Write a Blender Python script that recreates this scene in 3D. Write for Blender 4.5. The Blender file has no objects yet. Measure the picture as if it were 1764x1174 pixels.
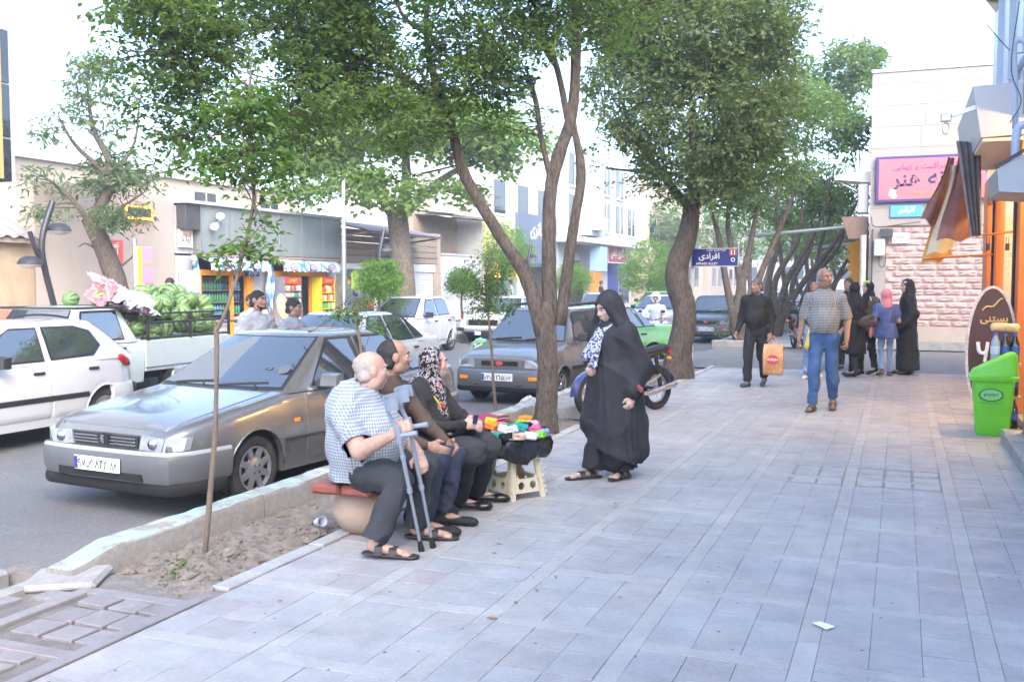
import bpy, math, random
import numpy as np
from mathutils import Matrix, Vector, Euler
random.seed(7); np.random.seed(7)
R = math.radians
SC = bpy.context.scene
COL = SC.collection
# ---------------------------------------------------------------- camera, sky, sun, exposure
cd = bpy.data.cameras.new('camera'); cam = bpy.data.objects.new('camera', cd); COL.objects.link(cam)
cd.sensor_width = 36; cd.lens = 35.0; cd.clip_end = 2000; cd.clip_start = .05
cam.location = (0, 0, 1.65); cam.rotation_euler = (R(90 - 3.437), 0, R(21.304))
SC.camera = cam
W = bpy.data.worlds.new('World'); SC.world = W; W.use_nodes = True
wn = W.node_tree.nodes; wl = W.node_tree.links
sky = wn.new('ShaderNodeTexSky'); sky.sky_type = 'NISHITA'; sky.sun_disc = False
SUN_EL, SUN_AZ = 40, 140          # degrees; azimuth clockwise from +Y
sky.sun_elevation = R(SUN_EL); sky.sun_rotation = R(SUN_AZ)
sky.air_density = .8; sky.dust_density = 5.0; sky.ozone_density = .6; sky.altitude = 1100
wl.new(sky.outputs[0], wn['Background'].inputs[0]); wn['Background'].inputs[1].default_value = .15
sd = bpy.data.lights.new('sun', 'SUN'); sun = bpy.data.objects.new('sun', sd); COL.objects.link(sun)
sd.energy = .5; sd.angle = R(50); sd.color = (1, .93, .84)
a, e = R(SUN_AZ), R(SUN_EL)
sun.rotation_euler = Vector((math.sin(a) * math.cos(e), math.cos(a) * math.cos(e), math.sin(e))).to_track_quat('Z', 'Y').to_euler()
VS = SC.view_settings
VS.view_transform = 'Standard'; VS.look = 'None'; VS.gamma = 1; VS.use_curve_mapping = False; VS.exposure = 2.72
SC.render.film_transparent = False
SC.cycles.max_bounces = 6; SC.cycles.transparent_max_bounces = 12; SC.cycles.caustics_reflective = False; SC.cycles.caustics_refractive = False
SC.cycles.use_denoising = True; SC.cycles.use_adaptive_sampling = True; SC.cycles.adaptive_threshold = .025; SC.cycles.diffuse_bounces = 3; SC.cycles.glossy_bounces = 3; SC.cycles.volume_bounces = 0
# ---------------------------------------------------------------- helpers
MATS = {}
def M(name, col, rough=.6, metal=0., var=0., vs=6., bump=0., bs=60., coat=0., rnd=0., spec=.5, dirt=None, ds=3., da=.5, trans=0., alpha=1., ior=1.5, emit=None, es=0., stretch=None):
    """plain procedural surface: colour with noise variation, per-object variation, fine bump and blotches of dirt"""
    if name in MATS: return MATS[name]
    m = bpy.data.materials.new(name); m.use_nodes = True; MATS[name] = m
    n, l = m.node_tree.nodes, m.node_tree.links; b = n['Principled BSDF']
    if isinstance(col, str):
        h = col.lstrip('#'); col = tuple(((int(h[i:i + 2], 16) / 255 + .055) / 1.055) ** 2.4 if int(h[i:i + 2], 16) > 10 else int(h[i:i + 2], 16) / 255 / 12.92 for i in (0, 2, 4))
    b.inputs['Base Color'].default_value = (*col, 1); b.inputs['Roughness'].default_value = rough; b.inputs['Metallic'].default_value = metal
    b.inputs['Specular IOR Level'].default_value = spec; b.inputs['IOR'].default_value = ior
    b.inputs['Coat Weight'].default_value = coat; b.inputs['Coat Roughness'].default_value = .06
    b.inputs['Transmission Weight'].default_value = trans; b.inputs['Alpha'].default_value = alpha
    if emit: b.inputs['Emission Color'].default_value = (*emit, 1); b.inputs['Emission Strength'].default_value = es
    tc = n.new('ShaderNodeTexCoord'); src = tc.outputs['Object']
    if stretch:
        mp = n.new('ShaderNodeMapping'); mp.inputs['Scale'].default_value = stretch; l.new(src, mp.inputs[0]); src = mp.outputs[0]
    cur = None
    if var > 0:
        t = n.new('ShaderNodeTexNoise'); t.inputs['Scale'].default_value = vs; t.inputs['Detail'].default_value = 6; t.inputs['Roughness'].default_value = .65
        l.new(src, t.inputs['Vector'])
        mr = n.new('ShaderNodeMapRange'); mr.inputs['From Min'].default_value = .3; mr.inputs['From Max'].default_value = .7
        mr.inputs['To Min'].default_value = 1 - var; mr.inputs['To Max'].default_value = 1 + var; l.new(t.outputs[0], mr.inputs[0])
        mx = n.new('ShaderNodeMix'); mx.data_type = 'RGBA'; mx.blend_type = 'MULTIPLY'; mx.inputs[0].default_value = 1
        mx.inputs[6].default_value = (*col, 1); l.new(mr.outputs[0], mx.inputs[7]); cur = mx.outputs[2]
    if rnd > 0:
        oi = n.new('ShaderNodeObjectInfo'); mr = n.new('ShaderNodeMapRange'); mr.inputs['To Min'].default_value = 1 - rnd; mr.inputs['To Max'].default_value = 1 + rnd
        l.new(oi.outputs['Random'], mr.inputs[0])
        mx = n.new('ShaderNodeMix'); mx.data_type = 'RGBA'; mx.blend_type = 'MULTIPLY'; mx.inputs[0].default_value = 1
        if cur: l.new(cur, mx.inputs[6])
        else: mx.inputs[6].default_value = (*col, 1)
        l.new(mr.outputs[0], mx.inputs[7]); cur = mx.outputs[2]
    if dirt:
        t = n.new('ShaderNodeTexNoise'); t.inputs['Scale'].default_value = ds; t.inputs['Detail'].default_value = 8; t.inputs['Roughness'].default_value = .7
        l.new(src, t.inputs['Vector'])
        mr = n.new('ShaderNodeMapRange'); mr.inputs['From Min'].default_value = .48; mr.inputs['From Max'].default_value = .72; mr.inputs['To Max'].default_value = da; l.new(t.outputs[0], mr.inputs[0])
        mx = n.new('ShaderNodeMix'); mx.data_type = 'RGBA'; l.new(mr.outputs[0], mx.inputs[0])
        if cur: l.new(cur, mx.inputs[6])
        else: mx.inputs[6].default_value = (*col, 1)
        mx.inputs[7].default_value = (*dirt, 1); cur = mx.outputs[2]
    if cur: l.new(cur, b.inputs['Base Color'])
    if bump > 0:
        t = n.new('ShaderNodeTexNoise'); t.inputs['Scale'].default_value = bs; t.inputs['Detail'].default_value = 5; l.new(src, t.inputs['Vector'])
        bp = n.new('ShaderNodeBump'); bp.inputs['Strength'].default_value = bump; bp.inputs['Distance'].default_value = .01
        l.new(t.outputs[0], bp.inputs['Height']); l.new(bp.outputs[0], b.inputs['Normal'])
    return m

def tagp(o, label=None, cat=None, group=None, kind=None):
    if label: o['label'] = label
    if cat: o['category'] = cat
    if group: o['group'] = group
    if kind: o['kind'] = kind
    return o
def link(o, parent=None):
    COL.objects.link(o); o.parent = parent; return o
def thing(name, label, cat, loc=(0, 0, 0), rz=0., group=None):
    o = link(bpy.data.objects.new(name, None)); o.location = loc; o.rotation_euler = (0, 0, rz); o.empty_display_size = .1
    return tagp(o, label, cat, group)
def mesh_data(name, V, F, mats=(), mi=None, smooth=None, attrs=None):
    me = bpy.data.meshes.new(name); V = np.asarray(V, float)
    me.from_pydata(V.tolist() if len(V) else [], [], F if isinstance(F, list) else [list(map(int, q)) for q in F])
    for m in mats: me.materials.append(m)
    if mi is not None and len(me.polygons): me.polygons.foreach_set('material_index', np.asarray(mi, np.int32))
    if smooth is not None:
        me.polygons.foreach_set('use_smooth', np.ones(len(me.polygons), bool))
        if smooth < 180: me.set_sharp_from_angle(angle=R(smooth))
    for k, v in (attrs or {}).items():
        at = me.attributes.new(k, 'FLOAT_VECTOR', 'POINT'); at.data.foreach_set('vector', np.asarray(v, np.float32).ravel())
    me.update(); return me
def np_mesh(name, V, F, mats=(), smooth=False):
    """fast mesh from an (n,3) array and an (m,k) array of faces"""
    V = np.asarray(V, np.float32); F = np.asarray(F, np.int32); k = F.shape[1]
    me = bpy.data.meshes.new(name); me.vertices.add(len(V)); me.vertices.foreach_set('co', V.ravel())
    me.loops.add(F.size); me.loops.foreach_set('vertex_index', F.ravel()); me.polygons.add(len(F))
    me.polygons.foreach_set('loop_start', np.arange(0, F.size, k, dtype=np.int32)); me.polygons.foreach_set('loop_total', np.full(len(F), k, np.int32))
    me.polygons.foreach_set('use_smooth', np.full(len(F), smooth)); 
    for m in mats: me.materials.append(m)
    me.update(calc_edges=True); return me
def put(name, me, parent=None, loc=None, rot=None, **t):
    o = link(bpy.data.objects.new(name, me), parent)
    if loc is not None: o.location = loc
    if rot is not None: o.rotation_euler = rot
    return tagp(o, **t)

class MB:
    """collects shapes for ONE mesh object"""
    def __init__(s): s.v = []; s.f = []; s.m = []; s.cur = 0
    def add(s, V, F, m=None):
        b = len(s.v); s.v += [tuple(map(float, p)) for p in V]; s.f += [[i + b for i in q] for q in F]; s.m += [s.cur if m is None else m] * len(F); return s
    def box(s, c, d, ch=0., rot=None, m=None):
        x, y, z = d[0] / 2, d[1] / 2, d[2] / 2; V = []; F = []
        if ch <= 0:
            V = [(i * x, j * y, k * z) for k in (-1, 1) for j in (-1, 1) for i in (-1, 1)]
            F = [[0, 2, 3, 1], [4, 5, 7, 6], [0, 1, 5, 4], [2, 6, 7, 3], [0, 4, 6, 2], [1, 3, 7, 5]]
        else:
            ch = min(ch, x * .99, y * .99, z * .99); idx = {}
            for k in (-1, 1):
                for j in (-1, 1):
                    for i in (-1, 1):
                        for a in range(3):
                            q = [i * (x - ch), j * (y - ch), k * (z - ch)]; q[a] += (i, j, k)[a] * ch; idx[i, j, k, a] = len(V); V.append(q)
            def quad(L):
                P = [Vector(V[i]) for i in L]; c0 = sum(P, Vector()) / len(P); nn = (P[1] - P[0]).cross(P[2] - P[0])
                F.append(list(L) if nn.dot(c0) > 0 else list(L)[::-1])
            for a in range(3):
                b_, c_ = [t for t in range(3) if t != a]
                for sg in (-1, 1):
                    L = []
                    for p, q in ((-1, -1), (1, -1), (1, 1), (-1, 1)):
                        k3 = [0, 0, 0]; k3[a] = sg; k3[b_] = p; k3[c_] = q; L.append(idx[(*k3, a)])
                    quad(L)
                for p in (-1, 1):
                    for q in (-1, 1):
                        k0 = [0, 0, 0]; k0[b_] = p; k0[c_] = q; k1 = list(k0); k0[a] = -1; k1[a] = 1
                        quad([idx[(*k0, b_)], idx[(*k1, b_)], idx[(*k1, c_)], idx[(*k0, c_)]])
            for k in (-1, 1):
                for j in (-1, 1):
                    for i in (-1, 1): quad([idx[i, j, k, 0], idx[i, j, k, 1], idx[i, j, k, 2]])
        if rot is not None:
            rm = Euler(rot).to_matrix() if not isinstance(rot, Matrix) else rot
            V = [rm @ Vector(p) for p in V]
        return s.add([(p[0] + c[0], p[1] + c[1], p[2] + c[2]) for p in V], F, m)
    def bar(s, a, b, w, h, m=None, up=(0, 0, 1)):
        a, b = Vector(a), Vector(b); d = b - a; L = d.length; d.normalize(); u = Vector(up); r = d.cross(u)
        if r.length < 1e-4: r = d.cross(Vector((1, 0, 0)))
        r.normalize(); u = r.cross(d); rm = Matrix((r, d, u)).transposed()
        return s.box((a + b) / 2, (w, L, h), 0, rm, m)
    def loft(s, rings, closed=True, caps=True, m=None):
        n = len(rings[0]); V = [p for r in rings for p in r]; F = []
        for i in range(len(rings) - 1):
            for j in range(n if closed else n - 1):
                a = i * n + j; b = i * n + (j + 1) % n; F.append([a, b, b + n, a + n])
        if caps and closed: F.append(list(range(n))[::-1]); F.append([(len(rings) - 1) * n + j for j in range(n)])
        return s.add(V, F, m)
    def tube(s, P, r, n=8, caps=True, m=None, flat=None):
        P = [Vector(p) for p in P]; k = len(P)
        if not hasattr(r, '__len__'): r = [r] * k
        rings = []; prev = None
        for i in range(k):
            d = (P[min(i + 1, k - 1)] - P[max(i - 1, 0)])
            if d.length < 1e-9: d = Vector((0, 0, 1))
            d.normalize()
            if prev is None:
                u = d.cross(Vector((0, 0, 1)) if abs(d.z) < .9 else Vector((1, 0, 0)))
            else: u = prev - d * prev.dot(d)
            u.normalize(); prev = u; w = d.cross(u)
            rings.append([P[i] + (u * math.cos(t) + w * math.sin(t)) * r[i] for t in [2 * math.pi * j / n for j in range(n)]])
        return s.loft(rings, True, caps, m)
    def lathe(s, prof, n=24, M4=None, m=None, caps=False):
        rings = [[(rr * math.cos(2 * math.pi * j / n), rr * math.sin(2 * math.pi * j / n), z) for j in range(n)] for rr, z in prof]
        if M4 is not None: rings = [[M4 @ Vector(p) for p in r] for r in rings]
        return s.loft(rings, True, caps, m)
    def prism(s, poly, d, M4=None, m=None):
        """polygon in the local xz plane, extruded by d along local y"""
        n = len(poly); V = [(p[0], 0, p[1]) for p in poly] + [(p[0], d, p[1]) for p in poly]
        F = [list(range(n)), [2 * n - 1 - i for i in range(n)]] + [[(i + 1) % n, i, i + n, (i + 1) % n + n] for i in range(n)]
        if M4 is not None: V = [M4 @ Vector(p) for p in V]
        return s.add(V, F, m)
    def ball(s, c, r, n=12, k=8, m=None, rot=None):
        if not hasattr(r, '__len__'): r = (r, r, r)
        rings = []
        for i in range(k + 1):
            t = math.pi * (i / k) ; t = min(max(t, .02), math.pi - .02)
            ring = [(r[0] * math.sin(t) * math.cos(2 * math.pi * j / n), r[1] * math.sin(t) * math.sin(2 * math.pi * j / n), -r[2] * math.cos(t)) for j in range(n)]
            if rot is not None: ring = [rot @ Vector(p) for p in ring]
            rings.append([(p[0] + c[0], p[1] + c[1], p[2] + c[2]) for p in ring])
        return s.loft(rings, True, True, m)
    def grid(s, P, m=None):
        """open sheet from rows of points"""
        n = len(P[0]); V = [p for r in P for p in r]
        F = [[i * n + j, i * n + j + 1, (i + 1) * n + j + 1, (i + 1) * n + j] for i in range(len(P) - 1) for j in range(n - 1)]
        return s.add(V, F, m)
    def xf(s, M4): s.v = [tuple(M4 @ Vector(p)) for p in s.v]; return s
    def data(s, name, mats, smooth=None):
        if not isinstance(mats, (list, tuple)): mats = [mats]
        return mesh_data(name, s.v, s.f, mats, s.m, smooth)
    def obj(s, name, mats, parent=None, smooth=None, loc=None, rot=None, **t):
        return put(name, s.data(name, mats, smooth), parent, loc, rot, **t)

def kids(o): return [c for c in bpy.data.objects if c.parent == o]
def copy_tree(o, chm, parent=None):
    """a thing, its parts and their sub-parts; chm = {object: [children]}"""
    c = o.copy(); COL.objects.link(c); c.parent = parent
    for ch in chm.get(o, ()): copy_tree(ch, chm, c)
    return c
def child_map():
    d = {}
    for o in bpy.data.objects:
        if o.parent: d.setdefault(o.parent, []).append(o)
    return d
def T(x=0, y=0, z=0, rx=0, ry=0, rz=0): return Matrix.Translation((x, y, z)) @ Euler((rx, ry, rz)).to_matrix().to_4x4()

# ---- lettering: Persian letters are put into their joined forms and laid out right to left
_AR = {'ا': (0xFE8D, 0), 'آ': (0xFE81, 0), 'ب': (0xFE8F, 1), 'پ': (0xFB56, 1), 'ت': (0xFE95, 1), 'ج': (0xFE9D, 1), 'چ': (0xFB7A, 1), 'ح': (0xFEA1, 1), 'خ': (0xFEA5, 1),
       'د': (0xFEA9, 0), 'ر': (0xFEAD, 0), 'ز': (0xFEAF, 0), 'س': (0xFEB1, 1), 'ش': (0xFEB5, 1), 'ص': (0xFEB9, 1), 'ط': (0xFEC1, 1), 'ع': (0xFEC9, 1), 'غ': (0xFECD, 1), 'ف': (0xFED1, 1),
       'ق': (0xFED5, 1), 'ک': (0xFB8E, 1), 'گ': (0xFB92, 1), 'ل': (0xFEDD, 1), 'م': (0xFEE1, 1), 'ن': (0xFEE5, 1), 'و': (0xFEED, 0), 'ه': (0xFEE9, 1), 'ی': (0xFBFC, 1), 'ئ': (0xFE89, 1)}
def fa(t):
    if not any(c in _AR or c in '۰۱۲۳۴۵۶۷۸۹' for c in t): return t
    out = []
    for i, c in enumerate(t):
        if c not in _AR: out.append(c); continue
        base, dual = _AR[c]; p = i > 0 and t[i - 1] in _AR and _AR[t[i - 1]][1]; q = dual and i < len(t) - 1 and t[i + 1] in _AR
        out.append(chr(base + (3 if p and q else 2 if q else 1 if p else 0)))
    s = ''.join(out)[::-1]; r = ''; dig = ''
    for c in s + '\0':
        if c in '۰۱۲۳۴۵۶۷۸۹0123456789': dig += c
        else: r += dig[::-1] + c; dig = ''
    return r[:-1]
TXT = {}
def make_texts(L):
    tmp = []
    for s in L:
        c = bpy.data.curves.new('t', 'FONT'); c.body = fa(s); c.resolution_u = 2; c.fill_mode = 'FRONT'; c.offset = .02
        o = bpy.data.objects.new('t', c); COL.objects.link(o); tmp.append((s, o))
    dg = bpy.context.evaluated_depsgraph_get()
    for s, o in tmp:
        me = bpy.data.meshes.new_from_object(o.evaluated_get(dg)); v = np.empty(len(me.vertices) * 3); me.vertices.foreach_get('co', v); v = v.reshape(-1, 3)
        lo, hi = v.min(0), v.max(0); TXT[s] = (v - (lo + hi) / 2, [list(p.vertices) for p in me.polygons], hi - lo); bpy.data.meshes.remove(me)
    for s, o in tmp: c = o.data; bpy.data.objects.remove(o); bpy.data.curves.remove(c)
def text(s, mat, parent, M4, w=None, h=None, name='lettering'):
    """flat lettering centred on M4's origin, in its local xz plane, read from local -y; w or h in metres"""
    v, f, d = TXT[s]; sx = w / d[0] if w else h / d[1]; sz = h / d[1] if h else sx
    V = [M4 @ Vector((p[0] * sx, 0, p[1] * sz)) for p in v]
    return put(name, mesh_data(name, V, f, [mat]), parent)

# ---- smooth implicit surfaces for bodies, clothes and other soft shapes
def cap(a, b, ra, rb=None, fl=None, k=None): return ('c', np.array(a, float), np.array(b, float), ra, ra if rb is None else rb, fl)
def ell(c, r, rm=None): return ('e', np.array(c, float), np.array(r, float), None if rm is None else np.array(rm))
def _dist(p, P):
    if p[0] == 'c':
        _, a, b, ra, rb, fl = p
        if fl is not None:
            ax = np.array(fl[0], float); ax /= np.linalg.norm(ax); mid = a; q = P - mid; q = q + np.outer(q @ ax * (1 / fl[1] - 1), ax); ba = b - mid; ba = ba + ax * (ba @ ax) * (1 / fl[1] - 1); o = np.zeros(3)
        else: q = P - a; ba = b - a
        t = np.clip(q @ ba / max(ba @ ba, 1e-9), 0, 1); return np.linalg.norm(q - t[:, None] * ba, axis=1) - (ra + (rb - ra) * t)
    _, c, r, rm = p; q = P - c
    if rm is not None: q = q @ rm          # columns of rm are the local axes
    k0 = np.linalg.norm(q / r, axis=1); k1 = np.linalg.norm(q / (r * r), axis=1) + 1e-9
    return k0 * (k0 - 1) / k1
def _bb(p):
    if p[0] == 'c': m = max(p[3], p[4]) * (max(1, p[5][1]) if p[5] is not None else 1); return np.minimum(p[1], p[2]) - m, np.maximum(p[1], p[2]) + m
    m = p[2].max() if p[3] is not None else p[2]; return p[1] - m, p[1] + m
def sdf(prims, res=.012, k=.03, cuts=(), subs=(), disp=None, pat=True):
    """surface of the smooth union of prims; cuts keep the side where (p-c).n<0; subs are carved out"""
    lo = np.min([_bb(p)[0] for p in prims], 0) - 3 * res - k; hi = np.max([_bb(p)[1] for p in prims], 0) + 3 * res + k
    N = np.ceil((hi - lo) / res).astype(int) + 1; ax = [lo[i] + res * np.arange(N[i]) for i in range(3)]
    D = np.full(N, 1.0, np.float32); I = np.zeros(N, np.int16)
    best = np.full(N, 9.0, np.float32)
    for pi, p in enumerate(prims):
        l, h = _bb(p); mg = max(k * 1.5, res * 3) + .01
        i0 = np.maximum(((l - mg - lo) / res).astype(int), 0); i1 = np.minimum(np.ceil((h + mg - lo) / res).astype(int) + 1, N)
        sl = tuple(slice(i0[i], i1[i]) for i in range(3)); g = np.stack(np.meshgrid(*[ax[i][sl[i]] for i in range(3)], indexing='ij'), -1); sh = g.shape[:3]
        d = _dist(p, g.reshape(-1, 3)).reshape(sh).astype(np.float32); o = D[sl]; hh = np.clip(.5 + .5 * (o - d) / k, 0, 1)
        D[sl] = o + (d - o) * hh - k * hh * (1 - hh); bb = best[sl]; w = d < bb; bb[w] = d[w]; I[sl][w] = pi
    for p, ks in subs:
        l, h = _bb(p); mg = ks * 2 + res * 2; i0 = np.maximum(((l - mg - lo) / res).astype(int), 0); i1 = np.minimum(np.ceil((h + mg - lo) / res).astype(int) + 1, N)
        if (i1 <= i0).any(): continue
        sl = tuple(slice(i0[i], i1[i]) for i in range(3)); g = np.stack(np.meshgrid(*[ax[i][sl[i]] for i in range(3)], indexing='ij'), -1)
        d = -_dist(p, g.reshape(-1, 3)).reshape(g.shape[:3]).astype(np.float32); o = D[sl]; hh = np.clip(.5 - .5 * (o - d) / ks, 0, 1); D[sl] = o + (d - o) * hh + ks * hh * (1 - hh)
    if disp is not None or cuts:
        ii = np.argwhere(np.abs(D) < (.05 if not cuts else .09)); P = lo + ii * res; dv = D[tuple(ii.T)]
        if disp is not None: dv = dv + disp(P)
        for c, nn in cuts:
            nn = np.array(nn, float); nn /= np.linalg.norm(nn); dv = np.maximum(dv, (P - np.array(c)) @ nn)
        D[tuple(ii.T)] = dv
    # surface nets
    S = D < 0; cnt = np.zeros(N - 1, np.int8); acc = np.zeros((*(N - 1), 3), np.float32); ne = np.zeros(N - 1, np.float32)
    cs = [(a, b, c) for a in (0, 1) for b in (0, 1) for c in (0, 1)]
    for a, b, c in cs: cnt += S[a:N[0] - 1 + a, b:N[1] - 1 + b, c:N[2] - 1 + c]
    act = (cnt > 0) & (cnt < 8); ids = np.full(N - 1, -1, np.int64); ai = np.argwhere(act); ids[act] = np.arange(len(ai))
    pos = np.zeros((len(ai), 3)); wn_ = np.zeros(len(ai))
    for q, (a, b, c) in enumerate(cs):
        for axd in range(3):
            o0 = np.array((a, b, c))
            if o0[axd]: continue
            o1 = o0.copy(); o1[axd] = 1; d0 = D[tuple((ai + o0).T)]; d1 = D[tuple((ai + o1).T)]; cr = (d0 < 0) != (d1 < 0)
            t = np.where(cr, d0 / np.where(d0 - d1 == 0, 1, d0 - d1), 0); pt = o0[None] + np.zeros((len(ai), 3)); pt[:, axd] += t
            pos += pt * cr[:, None]; wn_ += cr
    V = lo + (ai + pos / np.maximum(wn_, 1)[:, None]) * res; F = []
    for axd in range(3):
        u, v = [(1, 2), (2, 0), (0, 1)][axd]; s0 = [slice(None)] * 3; s1 = [slice(None)] * 3; s0[axd] = slice(0, -1); s1[axd] = slice(1, None)
        e0, e1 = S[tuple(s0)], S[tuple(s1)]; ch = np.argwhere(e0 != e1); ok = (ch[:, u] > 0) & (ch[:, v] > 0) & (ch[:, u] < N[u] - 1) & (ch[:, v] < N[v] - 1); ch = ch[ok]
        du = np.zeros(3, int); du[u] = 1; dv_ = np.zeros(3, int); dv_[v] = 1
        q = np.stack([ids[tuple((ch - du - dv_).T)], ids[tuple((ch - dv_).T)], ids[tuple(ch.T)], ids[tuple((ch - du).T)]], 1); fl = ~e0[tuple(ch.T)]; q[fl] = q[fl][:, ::-1]; F.append(q)
    F = np.concatenate(F); at = None
    if pat:
        at = np.zeros((len(V), 3)); pi = I[tuple(ai.T)]
        for i, p in enumerate(prims):
            w = pi == i
            if not w.any(): continue
            if p[0] == 'c':
                axn = p[2] - p[1]; L = np.linalg.norm(axn) + 1e-9; axn = axn / L; up = np.array((0, 1, 0)) if abs(axn[2]) > .6 else np.array((0, 0, 1)); e1 = np.cross(axn, up); e1 /= np.linalg.norm(e1) + 1e-9; e2 = np.cross(axn, e1); o = p[1]; rad = (p[3] + p[4]) / 2
            else: axn = np.array((0, 0, 1.)); e1 = np.array((1., 0, 0)); e2 = np.array((0, 1., 0)); o = p[1]; rad = p[2][0]
            q = V[w] - o; at[w, 0] = np.arctan2(q @ e2, q @ e1) * max(rad, .04); at[w, 1] = q @ axn if abs(axn[2]) < .6 else V[w][:, 2]; at[w, 2] = i
    return V, F, at
def soft(name, mat, parent, prims, res=.012, k=.03, cuts=(), subs=(), disp=None, pat=False, **t):
    V, F, at = sdf(prims, res, k, cuts, subs, disp, pat); me = np_mesh(name, V, F, [mat] if not isinstance(mat, (list, tuple)) else mat, True)
    if pat: x = me.attributes.new('pat', 'FLOAT_VECTOR', 'POINT'); x.data.foreach_set('vector', np.asarray(at, np.float32).ravel())
    return put(name, me, parent, **t)
def wrinkles(amp=.004, f=22, seed=0):
    """creases: sharp ridges along warped waves, in patches"""
    rs = np.random.RandomState(seed); K = rs.randn(6, 3) * f * .55; K[:, 2] *= .7; ph = rs.rand(6) * 6.3; K2 = rs.randn(3, 3) * f * .22
    def d(P):
        w = np.sin(P @ K2[0] + 1) * 1.5 + np.sin(P @ K2[1]) * 1.2; s = np.zeros(len(P))
        for i in range(6): q = 1 - np.abs(np.sin(P @ K[i] * .5 + ph[i] + w)); s += q * q * q * (.5 + .5 * np.sin(P @ K2[2] * (1 + .3 * i) + ph[i])) - .12
        return -(s * amp * 1.25)
    return d
def bend(pts, n=16):
    """smooth curve through points (Catmull-Rom)"""
    P = [np.array(p, float) for p in pts]; P = [2 * P[0] - P[1]] + P + [2 * P[-1] - P[-2]]; out = []
    for i in range(1, len(P) - 2):
        for t in np.linspace(0, 1, n, endpoint=False):
            a, b, c, d = P[i - 1:i + 3]; out.append(.5 * (2 * b + (c - a) * t + (2 * a - 5 * b + 4 * c - d) * t * t + (3 * b - a - 3 * c + d) * t ** 3))
    out.append(P[-2]); return out
_VG = {}
def vnoise(x, y, seed=0):
    """smooth value noise on arrays"""
    if seed not in _VG: _VG[seed] = np.random.RandomState(seed).rand(64, 64)
    g = _VG[seed]; xi = np.floor(x).astype(int); yi = np.floor(y).astype(int); fx = x - xi; fy = y - yi
    fx = fx * fx * (3 - 2 * fx); fy = fy * fy * (3 - 2 * fy); G = lambda a, b: g[a % 64, b % 64]
    return (G(xi, yi) * (1 - fx) + G(xi + 1, yi) * fx) * (1 - fy) + (G(xi, yi + 1) * (1 - fx) + G(xi + 1, yi + 1) * fx) * fy
def fbm(x, y, o=4, seed=0): return sum(vnoise(x * 2 ** i, y * 2 ** i, seed + i) / 2 ** i for i in range(o)) / 2 - .5
# ---------------------------------------------------------------- ground, road, kerbs, pavement
make_texts(['۹۷', 'ص', '۸۴۲', '۸۸', '۶۳', 'ی', '۲۱۵', '۶۶', '۲۷', '۸۹۲', '۱۱', 'افرادی', 'کوچه شهید سعید', 'AFRADI ALLEY', 'رسانه هنر', 'آموزشگاه مراقبت و زیبایی', 'مرکز تخصصی آموزش فنی و حرفه ای', 'مشاوره رایگان', 'افرادی ', 'دومینو', 'با طبیعت دوست باشیم',
            'صبا باتری', 'باطری سازی', 'تعمیر', 'گالری لباس', 'FUREH', 'بستنی', 'میهن', 'لوازم', 'اجاره', 'فروش', 'کوچه', '11', 'PEPSI', 'دستا', 'چیپس', 'نوشابه', 'سیم کشی', 'دینام', 'P'])
def SHD(name):
    m = bpy.data.materials.new(name); m.use_nodes = True; MATS[name] = m; return m, m.node_tree.nodes, m.node_tree.links, m.node_tree.nodes['Principled BSDF']
def ramp(n, l, src, stops):
    r = n.new('ShaderNodeValToRGB'); e = r.color_ramp.elements
    while len(e) < len(stops): e.new(.5)
    for q, (p, c) in zip(e, stops): q.position = p; q.color = (*c, 1) if len(c) == 3 else c
    l.new(src, r.inputs[0]); return r.outputs[0]
def noise(n, l, vec, sc, det=6, ro=.6):
    t = n.new('ShaderNodeTexNoise'); t.inputs['Scale'].default_value = sc; t.inputs['Detail'].default_value = det; t.inputs['Roughness'].default_value = ro; l.new(vec, t.inputs['Vector']); return t.outputs[0]
def mixc(n, l, fac, a, b, mode='MIX'):
    x = n.new('ShaderNodeMix'); x.data_type = 'RGBA'; x.blend_type = mode
    for s, v in ((0, fac), (6, a), (7, b)):
        if isinstance(v, (int, float)): x.inputs[s].default_value = v
        elif isinstance(v, tuple): x.inputs[s].default_value = (*v, 1)
        else: l.new(v, x.inputs[s])
    return x.outputs[2]
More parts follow.
